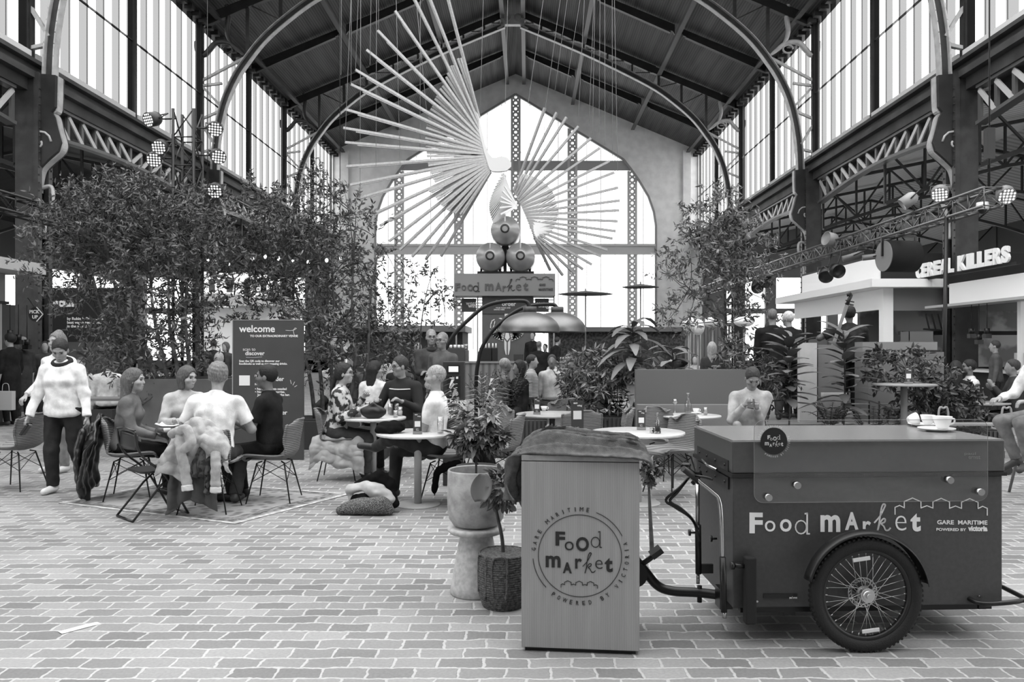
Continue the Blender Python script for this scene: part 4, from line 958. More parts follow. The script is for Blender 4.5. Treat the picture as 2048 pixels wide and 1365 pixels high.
m = MB(); m.tube(curve([TL(1362, 930, 4.2), TL(1372, 938, 4.2), TL(1385, 945, 4.25), TL(1395, 948, 4.4), TL(1400, 945, 4.6)], 4), .011, 8); m.tube(curve([TL(1388, 952, 4.15), TL(1405, 954, 4.1), TL(1425, 959, 4.1)], 4), .007, 6); m.ell(TL(1372, 930, 4.2), (.03, .03, .012), 10); m.tube([TL(1402, 948, 4.6), TL(1385, 968, 4.62)], .014, 8); m.build('handlebar', BL, T)
m = MB()
for pts in ([(1378, 955), (1360, 975), (1332, 1000), (1350, 1015), (1380, 1035), (1396, 1060)], [(1374, 960), (1355, 985), (1340, 1003), (1362, 1018), (1388, 1045), (1398, 1085)]):
    m.tube(curve([TL(x, y, 4.28) for x, y in pts], 6), .008, 7)
m.build('brake_cable', BL, T)
m = MB(); m.tube(curve([TL(1255, 1100, 4.5), TL(1290, 1143, 4.5), TL(1315, 1172, 4.5), TL(1345, 1183, 4.48), TL(1395, 1186, 4.45), TL(1447, 1192, 4.4)], 5), .027, 12); m.mm(TL(1440, 1220, 4.3), TL(1466, 1180, 4.3) + Vector((0, .1, 0))); m.cyl(TL(1399, 1205, 4.45), TL(1399, 1172, 4.45), .014); m.build('drawbar', BL, T)
m = MB(); m.tube([TL(1262, 1145, 4.4), TL(1300, 1118, 4.4), TL(1322, 1098, 4.4)], .016, 8); m.box(TL(1312, 1105, 4.4), (.07, .09, .03), M=Matrix.Rotation(R(-35), 3, 'Y')); m.cyl(TL(1270, 1150, 4.35), TL(1270, 1150, 4.55), .07, n=20); m.build('pedal_crank', BL, T)
m = MB()
for x, y in ((1377, 1066), (1420, 1078)): m.cyl(TL(x, y, 4.38), TL(x + 14, y, 4.38), .006, n=8); m.cyl(TL(x, y, 4.38), TL(x + 4, y, 4.38), .018, n=10)
m.build('adjusting_knobs', BL, T)
# rest of the trike behind the counter: rear frame and wheel
m = MB(); m.lathe([(.25, -.02), (.29, -.022), (.30, 0), (.29, .022), (.25, .02), (.25, -.02)], (-.76, .38, .302), 40, Matrix.Rotation(R(90), 3, 'X')); m.build('wheel', RUB, T)
m = MB(); m.tube([(-.5, .38, .42), (-.76, .42, .302)], .015); m.tube([(-.5, .38, .42), (-.62, .38, .78)], .015); m.ell((-.64, .38, .80), (.12, .07, .03)); m.build('rear_frame', BL, T)

# cups on the lid
def cup(label, loc, r=.052, tip=0, cr=.0):
    t = thing('coffee_cup', label, 'cup', loc)
    M = Matrix.Rotation(R(tip), 3, 'Y')
    off = Vector((0, 0, r * .75)) if tip else Vector((0, 0, 0))
    m = MB(); m.lathe([(r * .45, 0), (r * .55, .004), (r * .8, r * .6), (r, r * 1.35), (r * .95, r * 1.35), (r * .72, r * .5), (0.001, r * .2)], off, 28, M if tip else None); m.build('bowl', WHITE, t)
    h = MB(); h.tube(curve([(r * .85, 0, r * 1.1), (r * 1.3, 0, r * 1.05), (r * 1.25, 0, r * .6), (r * .72, 0, r * .45)], 5), .005, 6)
    if tip: h.v = [tuple(M @ Vector(v) + off) for v in h.v]
    h.build('handle', WHITE, t); return t
def saucer(label, loc, r=.075):
    return MB().lathe([(.001, .002), (r * .5, 0), (r * .6, .004), (r, .014), (r, .018), (r * .6, .009), (.001, .006)], (0, 0, 0), 32).build('saucer', WHITE, None, loc, label, 'saucer')
zt = 1.105
def onlid(px, py): Y = (EYE - zt) * F / (py - VY); return Vector(((px - VX) * Y / F, Y, zt))
a = onlid(1873, 862); saucer('white saucer nearest the front edge of the trike lid', a, .104); cup('white patterned cup upright on the front saucer of the trike', a + Vector((.035, 0, .012)), .055)
b = onlid(1846, 853); saucer('white saucer behind, between the cups on the trike lid', b, .088); cup('smaller white cup on the rear saucer of the trike', b + Vector((.03, 0, .012)), .044)
MB().tube([b + Vector((.06, -.02, .022)), b + Vector((.16, -.01, .02))], .003, 6).build('teaspoon', CHR, None, tuple(b), 'small metal teaspoon on the rear saucer', 'spoon')
cup('white cup lying tipped over on the trike lid', onlid(1816, 851), .042, 80)
# ------------------------------------------------------------------ plants
def leafmat(g): return mat('leaf_%d' % g, g, .5, spec=.5, island=38)
BARK = mat('bark', 70, .85, noise=20, nscale=12, bump=.5, bscale=40); SOIL = mat('soil', 40, .95, bump=.8, bscale=50)
def add_leaf(V, Fc, p, d, n, L, w, bend=.15):
    """one leaf: six-point blade folded along its rib"""
    x = d.cross(n); x = x.normalized() if x.length > 1e-4 else Vector((1, 0, 0)); n = x.cross(d)
    o = len(V); m1 = p + d * L * .35; m2 = p + d * L * .7 - n * L * bend * .5; tip = p + d * L - n * L * bend
    V += [p, m1 + x * w * .5 + n * w * .15, m1 - n * w * .05, m1 - x * w * .5 + n * w * .15, m2 + x * w * .38 + n * w * .1, m2 - x * w * .38 + n * w * .1, tip]
    Fc += [(o, o + 1, o + 2), (o, o + 2, o + 3), (o + 1, o + 4, o + 6, o + 2), (o + 2, o + 6, o + 5, o + 3)]
def mesh_of(name, V, Fc, m, parent, smooth=False, **kw):
    me = bpy.data.meshes.new(name); me.from_pydata([tuple(v) for v in V], [], Fc); me.materials.append(m)
    if smooth: me.polygons.foreach_set('use_smooth', [True] * len(me.polygons))
    o = bpy.data.objects.new(name, me); COL.objects.link(o); o.parent = parent; return tag(o, **kw)
def rvec(r): 
    while True:
        v = Vector((r.uniform(-1, 1), r.uniform(-1, 1), r.uniform(-1, 1)))
        if .05 < v.length < 1: return v.normalized()
def tree(name, label, cat, base, stems, blobs, n, L, w, g, seed, twig=.25, droop=.1, whorl=1, group=None, shell=.35, stemr=.02):
    """stems = list of point lists; blobs = (centre, radii, share); leaves sit on twigs that grow out of the blobs' branches"""
    r = random.Random(seed); t = thing(name, label, cat, base, group=group); base = Vector(base)
    sm = MB(); nodes = []
    for st in stems:
        p = curve([Vector(q) - base for q in st], 5); k = len(p)
        sm.tube(p, [stemr * (1 - .75 * i / (k - 1)) for i in range(k)], 7); nodes += p[k // 3:]
    V, Fc = [], []; tot = sum(b[2] for b in blobs)
    for c, rad, sh in blobs:
        c = Vector(c) - base; cnt = int(n * sh / tot); ntw = max(1, cnt // 14)
        for j in range(ntw):
            dv = rvec(r); q = shell + (1 - shell) * r.random() ** .6
            p = c + Vector((dv.x * rad[0] * q, dv.y * rad[1] * q, dv.z * rad[2] * q))
            td = (dv + Vector((0, 0, .5)) + rvec(r) * .5).normalized()
            if j % 6 == 0 and nodes:
                nn = min(r.sample(nodes, min(10, len(nodes))), key=lambda a: (a - p).length)
                mid = (nn + p) / 2 + rvec(r) * .08 * (nn - p).length; sm.tube(curve([nn, mid, p], 3), [stemr * .28, stemr * .25, stemr * .22, stemr * .2, stemr * .17, stemr * .14, stemr * .1], 4, caps=False)
            tl = twig * r.uniform(.6, 1.3); e = p + td * tl + Vector((0, 0, -droop * tl))
            if j % 2 == 0: sm.tube([p, (p + e) / 2 + rvec(r) * .01, e], .0022 if twig < .4 else .004, 3, caps=False)
            for i in range(14):
                f = (i + .5) / 14; q2 = p + (e - p) * f; ld = (td * .5 + rvec(r) * .9 + Vector((0, 0, -droop))).normalized()
                s_ = r.uniform(.65, 1.25); add_leaf(V, Fc, q2, ld, rvec(r), L * s_, w * s_)
    sm.build('branches', BARK, t); mesh_of('foliage', V, Fc, leafmat(g), t); return t
def strapped(name, label, base, h, n, L, w, g, seed, pot=None, crown=None, cat='plant', bend=.5, stem=True, lo=.3, spread=1.0):
    """plant with whorls of long blades (rubber tree, dracaena, fern)"""
    r = random.Random(seed); t = thing(name, label, cat, base)
    if stem: MB().tube(curve([(0, 0, 0), (.02, 0, h * .5), (0, .01, h)], 5), .012, 7).build('stem', BARK, t)
    V, Fc = [], []
    for i in range(n):
        f = (i + .5) / n; z = h * (lo + (1 - lo) * f); a = i * 2.4 + r.uniform(-.4, .4); up = .15 + .9 * f * r.uniform(.5, 1.2)
        p = Vector((0, 0, z)); d = Vector((math.cos(a) * spread, math.sin(a) * spread, up)).normalized(); LL = L * r.uniform(.7, 1.15); side_ = Vector((-math.sin(a), math.cos(a), 0))
        o = len(V); m = 5
        for k in range(m + 1):
            u = k / m; q = p + d * LL * u + Vector((0, 0, -bend * LL * u * u)); ww = w * math.sin(math.pi * min(.97, .08 + .9 * u)) ** .8
            nn = side_.cross(d)
            V += [q + side_ * ww / 2 + nn * ww * .12, q, q - side_ * ww / 2 + nn * ww * .12]
            if k < m: b = o + 3 * k; Fc += [(b, b + 3, b + 4, b + 1), (b + 1, b + 4, b + 5, b + 2)]
    mesh_of('foliage', V, Fc, leafmat(g), t, True)
    if pot: pot(t)
    return t
def round_pot(r0, r1, h, g, ribs=0):
    def f(t):
        m = MB(); m.lathe([(r0 * .9, -h), (r0, -h + .02), (r1, 0), (r1 - .02, 0), (r1 - .03, -.04), (.001, -.04)], (0, 0, 0), 28)
        if ribs:
            for k in range(ribs): a = 2 * math.pi * k / ribs; m.bar((r0 * 1.0 * math.cos(a), r0 * math.sin(a), -h), (r1 * math.cos(a), r1 * math.sin(a), 0), .03, .03)
        m.build('pot', mat('pot_%d' % g, g, .8, noise=10, nscale=10), t)
    return f

# big leafy tree at left, behind the rug group
cx, cy = -7.0, 11.8
def px(x, y, Y): return tuple(P(x, y, Y))
blobs = [(px(140, 450, 11.6), (.55, .6, .5), 1.0), (px(210, 440, 12), (.7, .7, .6), 1.3), (px(290, 430, 11.8), (.65, .7, .55), 1.3), (px(370, 470, 11.8), (.55, .6, .6), 1.1), (px(400, 410, 12), (.25, .3, .35), .35),
         (px(130, 530, 11.6), (.4, .5, .5), .7), (px(210, 540, 11.8), (.7, .7, .6), 1.2), (px(310, 545, 11.6), (.75, .7, .6), 1.3), (px(390, 550, 11.8), (.4, .5, .5), .7),
         (px(210, 620, 11.8), (.55, .6, .5), .6), (px(300, 640, 11.6), (.65, .6, .6), 1.0), (px(370, 640, 11.8), (.5, .5, .55), .7), (px(240, 390, 12), (.4, .4, .25), .5), (px(330, 395, 12), (.35, .4, .25), .4),
         (px(270, 720, 11.5), (.6, .5, .4), .55), (px(350, 720, 11.5), (.45, .5, .45), .5), (px(200, 710, 11.6), (.4, .4, .35), .35), (px(300, 790, 11.5), (.4, .3, .3), .12)]
b0 = px(318, 840, 11.6)
stems = [[(b0[0] - .25 + .1 * i, 11.5 + .07 * i, .45), (b0[0] - .35 + .17 * i, 11.5, 1.2), px(210 + 32 * i, 640 - (i % 2) * 20, 11.7), px(160 + 45 * i, 450 + (i % 3) * 20, 11.8)] for i in range(6)]
tree('tree', 'bushy multi-stemmed tree at the left, taller than the welcome board', 'tree', (b0[0], 11.6, .45), stems, blobs, 15500, .085, .026, 76, 1, .26, group=None, stemr=.045)
# second tree, between welcome board and big window
blobs = [(px(520, 430, 12.8), (.7, .7, .5), 1.1), (px(600, 430, 13), (.7, .7, .6), 1.3), (px(560, 520, 12.8), (.9, .7, .6), 1.3), (px(490, 520, 12.8), (.5, .6, .5), .7), (px(650, 520, 13), (.6, .7, .7), 1.2), (px(600, 610, 12.8), (.9, .8, .6), 1.2),
         (px(690, 600, 13), (.5, .6, .7), .8), (px(520, 600, 12.9), (.6, .6, .5), .7), (px(640, 690, 12.6), (.7, .6, .6), 1.1), (px(720, 690, 12.8), (.6, .6, .5), .9), (px(690, 450, 13), (.35, .4, .6), .35), (px(735, 500, 13), (.3, .4, .7), .35), (px(770, 540, 13.2), (.3, .4, .6), .3), (px(770, 640, 13), (.4, .4, .5), .5),
         (px(740, 740, 12.6), (.7, .5, .35), .4), (px(640, 390, 13), (.35, .35, .4), .35), (px(440, 560, 12.8), (.35, .4, .3), .3), (px(800, 690, 13), (.35, .4, .3), .3)]
stems = [[(-3.45 + .13 * i, 12.6, .45), (-3.6 + .2 * i, 12.6, 1.4), px(560 + 36 * i, 600, 12.8), px(520 + 48 * i, 430 + (i % 2) * 60, 12.9)] for i in range(6)] + [[px(470, 520, 12.9), px(520, 545, 12.9), px(600, 555, 12.9)]]
tree('tree', 'tall airy tree behind the welcome board, in front of the end window', 'tree', (-3.3, 12.7, .45), stems, blobs, 14500, .088, .028, 80, 2, .28, stemr=.038)
# thin sapling near the tower sign
tree('tree', 'thin sapling with drooping sprays left of the tower sign', 'tree', (px(845, 760, 15)[0], 15, .4), [[(px(845, 760, 15)[0], 15, .4), px(840, 690, 15), px(850, 600, 15), px(865, 545, 15)], [px(850, 610, 15), px(880, 580, 15), px(890, 630, 15)]],
     [(px(850, 560, 15), (.3, .3, .35), 1), (px(880, 610, 15), (.25, .3, .35), 1), (px(850, 650, 15), (.4, .3, .3), .8), (px(810, 600, 15), (.3, .3, .3), .5)], 900, .09, .03, 80, 3, .3, .5)
# feathery maple at right
blobs = [(px(1430, 430, 14), (.55, .5, .4), 1), (px(1410, 500, 14), (.6, .6, .45), 1), (px(1480, 490, 14), (.55, .6, .5), 1), (px(1440, 560, 14), (.5, .5, .4), .8), (px(1500, 560, 14), (.35, .4, .35), .5), (px(1340, 560, 14), (.3, .3, .2), .18), (px(1350, 480, 14), (.25, .3, .2), .15), (px(1390, 620, 14), (.5, .4, .35), .45), (px(1320, 630, 14), (.3, .3, .2), .12), (px(1470, 640, 14), (.35, .35, .3), .3), (px(1530, 620, 14), (.25, .3, .25), .15)]
bx = px(1455, 760, 14)[0]
tree('tree', 'feathery maple-like tree with slender pale trunk right of the end window', 'tree', (bx, 14, .4), [[(bx, 14, .4), px(1452, 680, 14), px(1450, 600, 14), px(1440, 480, 14), px(1430, 420, 14)], [px(1452, 690, 14), px(1430, 630, 14), px(1370, 570, 14)], [px(1450, 610, 14), px(1480, 560, 14), px(1500, 500, 14)]], blobs, 5200, .11, .030, 98, 4, .3, .25, stemr=.035)
# grey planter behind left tree, and slatted planters
PLG = mat('planter_grey', 92, .7, noise=6, nscale=4)
def boxplanter(name, label, x0, x1, y0, y1, h, m, ribs=0, cat='planter'):
    t = thing(name, label, cat, ((x0 + x1) / 2, y0, 0)); c = (x0 + x1) / 2; w = (x1 - x0) / 2; d = y1 - y0
    b = MB(); b.mm((-w, 0, 0), (w, d, h)); b.build('box', m, t, bevel=.01)
    if ribs:
        r_ = MB(); n = int(2 * w / .06)
        for k in range(n): x = -w + (k + .5) * 2 * w / n; r_.mm((x - .017, -.022, .02), (x + .017, 0, h))
        r_.build('slats', m, t, kind=None)
    s_ = MB(); s_.mm((-w + .04, .04, h - .02), (w - .04, d - .04, h + .012)); s_.build('soil', SOIL, t); return t
boxplanter('planter', 'grey box planter under the bushy left tree', -5.95, -4.45, 11.35, 12.2, 1.15, PLG)
boxplanter('planter', 'low dark planter holding the tree behind the welcome board', -4.0, -2.4, 12.2, 13.2, .45, mat('planter_dark', 58, .7))
boxplanter('planter', 'dark slatted planter behind the round tables in the centre', .70, 1.62, 10.95, 11.7, .62, mat('planter_slat', 70, .7), 1)
boxplanter('planter', 'long grey slatted planter in front of the seated crowd', -1.0, .62, 11.3, 11.9, .55, mat('planter_slat', 70, .7), 1)
boxplanter('planter', 'small slatted planter box of spiky grass below the stage', 4.05, 4.9, 10.9, 11.4, .42, mat('planter_slat', 70, .7), 1)
boxplanter('planter', 'slatted planter behind the man looking at his phone', 3.05, 3.75, 10.6, 11.2, .45, mat('planter_slat', 70, .7), 1)
boxplanter('planter', 'low slatted planter beneath the high table', 5.6, 6.9, 11.2, 11.8, .40, mat('planter_slat', 70, .7), 1)
boxplanter('planter', 'dark planter tub of the thin sapling', px(845, 0, 15)[0] - .3, px(845, 0, 15)[0] + .3, 14.75, 15.3, .41, mat('planter_dark', 58, .7))
boxplanter('planter', 'dark planter tub of the maple-like tree', bx - .35, bx + .35, 13.7, 14.35, .41, mat('planter_dark', 58, .7))
# potted plant on stool
t = thing('plant_stool', 'pale pedestal stool with flared foot carrying the big pot', 'stool', (-.336, 5.08, 0))
CON = mat('pale_stone', 176, .8, noise=7, nscale=30, bump=.1, bscale=100)
MB().lathe([(.165, 0), (.172, .01), (.165, .06), (.125, .28), (.108, .37), (.112, .39)], (0, 0, 0), 40).build('pedestal', CON, t)
MB().lathe([(.11, .385), (.17, .395), (.188, .41), (.19, .425), (.18, .436), (.001, .438)], (0, 0, 0), 40).build('seat', CON, t)
t = thing('potted_plant', 'leafy shrub in a large pale stone pot on the pedestal stool', 'plant', (-.336, 5.08, .44))
MB().lathe([(.11, 0), (.15, .01), (.178, .05), (.187, .12), (.19, .2), (.187, .36), (.182, .368), (.170, .362), (.168, .30), (.001, .30)], (0, 0, 0), 48).build('pot', mat('rough_plaster', 158, .9, noise=9, nscale=14, bump=.3, bscale=60), t)
MB().lathe([(.167, .31), (.08, .325), (.001, .33)], (0, 0, 0), 20).build('soil', SOIL, t)
r = random.Random(5); V, Fc = [], []; sm = MB()
for k in range(6):
    a = k * 1.05; e = Vector((.17 * math.cos(a) + .02, .12 * math.sin(a), .55 + .07 * (k % 3))); sm.tube(curve([(0, 0, .3), (.02 * math.cos(a), .02, .5), e], 5), .007, 6)
    for j in range(16):
        f = .3 + .7 * j / 15; c = Vector((0, 0, .42)) * (1 - f) + e * f + Vector((0, 0, .04))
        for q in range(6):
            d = (rvec(r) + Vector((math.cos(a) * .4, math.sin(a) * .4, .05))).normalized(); s_ = r.uniform(.7, 1.2); add_leaf(V, Fc, c, d, Vector((0, 0, 1)) + rvec(r) * .4, .085 * s_, .036 * s_, .25)
sm.build('stem', BARK, t); mesh_of('foliage', V, Fc, leafmat(112), t)
V, Fc = [], []
t2 = thing('potted_plant', 'spray of long narrow leaves behind the shrub pot, before the charging kiosk', 'plant', (-.50, 7.6, .0))
round_pot(.15, .2, .45, 90)(t2); [setattr(c, 'location', (0, 0, .45)) for c in t2.children]
for k in range(9):
    a = k * .7; e = Vector((.22 * math.cos(a), .2 * math.sin(a), 1.05 + .12 * (k % 3)))
    for j in range(12):
        f = .35 + .65 * j / 11; c = Vector((0, 0, .45)) * (1 - f) + e * f
        for s2 in (-1, 1):
            d = Vector((math.cos(a + s2 * 1.0), math.sin(a + s2), .35 + r.uniform(-.3, .3))).normalized(); add_leaf(V, Fc, c, d, Vector((0, 0, 1)), .17, .028, .5)
mesh_of('foliage', V, Fc, leafmat(120), t2)
# basket tree
t = thing('basket_planter', 'woven rope basket holding a small tree, left of the counter', 'basket', (-.15, 4.83, 0))
b = MB()
for k in range(24):
    z = .008 + k * .0138; rr_ = .125 + .028 * math.sin(min(1, k / 9) * 1.57) - .004 * max(0, (k - 16)) / 8
    b.tube([(rr_ * math.cos(q * math.pi / 18), rr_ * math.sin(q * math.pi / 18), z + .001 * math.sin(q * 3)) for q in range(36)], .0088, 6, closed=True)
b.lathe([(.001, .01), (.12, .01), (.145, .1), (.14, .33)], (0, 0, 0), 24)
b.build('basket', mat('jute', 88, .95, noise=22, nscale=60, bump=1, bscale=140), t)
for q, a0 in ((0, 200), (1, 250)):
    MB().tube(curve([Vector((.158 * math.cos(R(a0 + d)), .158 * math.sin(R(a0 + d)), z)) for d, z in ((0, .10), (-4, .2), (-2, .31), (12, .335), (28, .32), (30, .2), (27, .07))], 4), .008, 7).build('handle', mat('jute', 88), t)
MB().lathe([(.138, .30), (.001, .31)], (0, 0, 0), 20).build('soil', SOIL, t)
t = thing('small_tree', 'small tree with one big round leaf, growing from the rope basket', 'tree', (-.15, 4.83, .305))
MB().tube(curve([(0, 0, 0), (-.01, 0, .12), (-.035, 0, .24), (-.05, 0, .33), (-.03, 0, .45)], 5), [.013 - .0003 * i for i in range(21)], 8).build('trunk', BARK, t)
V, Fc = [], []
for k in range(330):
    dv = rvec(r); c = Vector((-.0, 0, .42)) + Vector((dv.x * .13, dv.y * .1, dv.z * .12)) * r.random() ** .5; s_ = r.uniform(.6, 1.2)
    add_leaf(V, Fc, c, (dv + Vector((0, 0, -.2))).normalized(), Vector((0, 0, 1)) + rvec(r), .06 * s_, .032 * s_, .25)
mesh_of('foliage', V, Fc, leafmat(84), t)
m = MB(); m.grid(lambda u, v: ((-.13 + (u - .5) * .13 * math.sin(math.pi * (.08 + .86 * v)) ** .6) + .02 * (v - .5), -.10 - .02 * (2 * u - 1) ** 2, .36 + .17 * v), 8, 10, .002); m.build('large_leaf', mat('big_leaf', 120, .5), t)
# tropical plants
def inbox(t): pass
strapped('rubber_plant', 'tall plant with long drooping glossy leaves in the centre planter', px(1265, 0, 11.3)[:1] + (11.3, .6), 1.35, 38, .62, .15, 88, 11, bend=.75, lo=.35)
strapped('rubber_plant', 'upright broad-leaved plant beyond the centre bench wall', (px(1345, 0, 12.6)[0], 12.6, .55), 1.05, 26, .6, .14, 84, 12, bend=.55)
strapped('rubber_plant', 'rubber plant rising beside the standing men, left of the podium', (px(1580, 0, 10.8)[0], 10.85, .42), 1.35, 34, .58, .15, 82, 13, bend=.35, lo=.3)
strapped('rubber_plant', 'rubber plant before the double bass player', (px(1690, 0, 11.1)[0], 11.15, .40), 1.45, 36, .6, .15, 80, 14, bend=.4, lo=.2)
tree('weeping_fig', 'bushy fig with small drooping leaves left of the standing men', 'plant', (px(1495, 0, 11)[0], 11.0, .43), [[(px(1495, 0, 11)[0], 11, .43), px(1490, 740, 11), px(1485, 700, 11)]], [(px(1480, 720, 11), (.35, .3, .28), 1), (px(1455, 770, 11), (.3, .3, .25), .7), (px(1520, 760, 11), (.35, .3, .3), .8), (px(1540, 800, 10.9), (.25, .25, .25), .3)], 2300, .10, .03, 84, 15, .22, .8)
tree('weeping_fig', 'bushy plant with drooping leaves in the centre planter, left half', 'plant', (px(1190, 0, 11.3)[0], 11.25, .6), [[(px(1190, 0, 11.3)[0], 11.25, .6), px(1195, 760, 11.3), px(1190, 720, 11.3)]], [(px(1180, 740, 11.3), (.35, .3, .3), 1), (px(1215, 780, 11.2), (.35, .3, .3), .9), (px(1170, 800, 11.2), (.3, .25, .2), .5)], 2300, .11, .03, 96, 16, .22, .7)
tree('weeping_fig', 'shrub growing behind the high bar table at right', 'plant', (px(1815, 0, 11.4)[0], 11.5, .38), [[(px(1815, 0, 11.4)[0], 11.5, .38), px(1815, 740, 11.4)]], [(px(1790, 730, 11.4), (.4, .3, .25), 1), (px(1850, 760, 11.4), (.35, .3, .35), .9), (px(1840, 820, 11.3), (.4, .3, .25), .6)], 2000, .10, .04, 78, 17, .2, .6)
tree('weeping_fig', 'dark low shrub right of the bar table', 'plant', (px(1915, 0, 11.2)[0], 11.2, .0), [[(px(1915, 0, 11.2)[0], 11.2, 0), px(1915, 800, 11.2)]], [(px(1905, 790, 11.2), (.3, .3, .3), 1), (px(1930, 830, 11.2), (.3, .3, .25), .6)], 1100, .10, .045, 66, 18, .15, .6)
def fern(label, x, y, z, h, n, L, g, seed):
    """arching fronds carrying two rows of leaflets"""
    r = random.Random(seed); t = thing('fern', label, 'plant', (x, y, z)); V, Fc = [], []; st = MB()
    for i in range(n):
        a = i * 2.4 + r.uniform(-.3, .3); e = r.uniform(.5, 1.1); p = [Vector((0, 0, 0)) + Vector((math.cos(a) * e * L * u * .7, math.sin(a) * e * L * u * .7, h * u * (1.7 - .9 * u * e))) for u in [k / 11 for k in range(12)]]
        st.tube(p, .004, 3, caps=False)
        for k in range(2, 12):
            d0 = (p[min(k + 1, 11)] - p[k - 1]).normalized(); sd_ = d0.cross(Vector((0, 0, 1))).normalized()
            for q in (-1, 1): add_leaf(V, Fc, p[k], (d0 * .6 + sd_ * q).normalized(), Vector((0, 0, 1)), .11 * (1.1 - k / 14), .035, .2)
    st.build('stems', BARK, t); mesh_of('foliage', V, Fc, leafmat(g), t); return t
fern('dark glossy fern in the long planter, before the striped shirt', px(1020, 0, 11.5)[0], 11.6, .54, .62, 16, .5, 62, 21)
fern('fern arching over the long planter beside the charging kiosk', px(965, 0, 11.5)[0], 11.55, .54, .6, 14, .5, 88, 22)
fern('dark fern under the drooping plant in the centre planter', px(1140, 0, 11.4)[0], 11.6, .54, .75, 18, .5, 50, 23)
fern('dark fern at the right end of the centre planter', px(1235, 0, 11.2)[0], 11.2, .61, .5, 14, .35, 60, 24)
fern('spiky grassy fern in the small slatted planter box', px(1665, 0, 11)[0], 11.1, .41, .35, 20, .5, 100, 25)
fern('low dark fern beneath the rubber plant by the stage', px(1745, 0, 11.2)[0], 11.2, .0, .6, 16, .5, 62, 26)
tree('shrub', 'small shrub peeking out right of the wooden counter', 'plant', (.95, 5.9, 0), [[(.95, 5.9, 0), (.93, 5.9, .4), (.92, 5.9, .62)]], [((.92, 5.9, .68), (.06, .06, .06), 1)], 260, .055, .035, 96, 27, .05, .3)
# ------------------------------------------------------------------ furniture
RAT = mat_lines('rattan_weave', 84, 128, 17, 'Z', .75, .5, .8, .3)
def shell_chair(label, loc, yaw, w=.5):
    t = thing('rattan_chair', label, 'chair', loc, R(yaw), 'rattan shell chairs')
    prof = curve([(0, .27, .425), (0, .22, .455), (0, .0, .44), (0, -.16, .45), (0, -.235, .52), (0, -.265, .66), (0, -.29, .80), (0, -.30, .86)], 5)
    n = len(prof) - 1
    def fn(u, v):
        i = min(int(v * n), n - 1); q = prof[i] + (prof[i + 1] - prof[i]) * (v * n - i); s = 2 * u - 1
        ww = w / 2 * (1 - .12 * max(0, .25 - v) / .25 - .30 * max(0, (v - .80) / .2) ** 2 * 1.2); back = max(0, (v - .45) / .55)
        return (s * ww, q.y + abs(s) ** 2.2 * .10 * min(1, back * 2.5), q.z + abs(s) ** 2.4 * (.055 * (1 - back)) - (max(0, abs(s) - .55) ** 2 * .35 * max(0, (v - .85) / .15)))
    m = MB(); m.grid(fn, 14, 30, .014); m.build('seat_shell', RAT, t)
    e = MB(); rim = [fn(0, k / 20) for k in range(21)] + [fn(k / 8, 1) for k in range(1, 8)] + [fn(1, 1 - k / 20) for k in range(21)] + [fn(1 - k / 8, 0) for k in range(1, 8)]
    e.tube(rim, .011, 6, closed=True); e.build('rim', RAT, t)
    for sx in (-1, 1):
        for sy in (-1, 1):
            MB().tube([(sx * .10, .0 + sy * .10, .425), (sx * .14, sy * .14, .41), (sx * .235, .0 + sy * .225, 0)], [.008, .009, .007], 8).build('leg', BLACK, t)
    b = MB(); a = lambda sx, sy, f: Vector((sx * (.14 + .095 * f), sy * (.14 + .085 * f), .41 * (1 - f)))
    for sx, sy, s2, y2 in ((-1, -1, 1, -1), (-1, 1, 1, 1), (-1, -1, -1, 1), (1, -1, 1, 1)):
        b.tube([a(sx, sy, .45), a(s2, y2, .02)], .004, 5); b.tube([a(sx, sy, .02), a(s2, y2, .45)], .004, 5)
    b.build('wire_bracing', BLACK, t); return t
CH = [('empty rattan shell chair cut off by the left edge', (-5.85, 8.85, 0), 88), ('rattan shell chair under the man in the black shirt', (-2.66, 8.15, 0), 92), ('rattan shell chair draped with jackets on the rug', (-3.12, 7.62, 0), 2),
      ('rattan shell chair under the long-haired woman on the rug', (-4.24, 8.3, 0), -74), ('rattan shell chair of the woman in the floral shirt', (-2.32, 9.55, 0), -85), ('rattan shell chair of the grey-haired man in the white shirt', (-.84, 8.15, 0), 78),
      ('rattan shell chair behind the potted shrub, nearer one', (-.32, 8.75, 0), 78), ('rattan shell chair behind the potted shrub, further one', (-.48, 9.75, 0), 150), ('rattan shell chair on the far side of the left round table', (.52, 10.95, 0), 172),
      ('rattan shell chair partly hidden by the standing menu card', (.62, 9.45, 0), 10), ('rattan shell chair seen edge-on before the slatted planter', (1.02, 9.55, 0), 88), ('rattan shell chair left of the table with the water bottle', (1.72, 9.6, 0), -150 + 0),
      ('rattan shell chair nearest the cargo trike handlebar', (1.60, 8.55, 0), 122), ('rattan shell chair on the far side of the rug table', (-3.95, 9.0, 0), 178)]
c0 = shell_chair(*CH[0])
for lb, lo, yw in CH[1:]: dup(c0, lo, R(yw), lb)
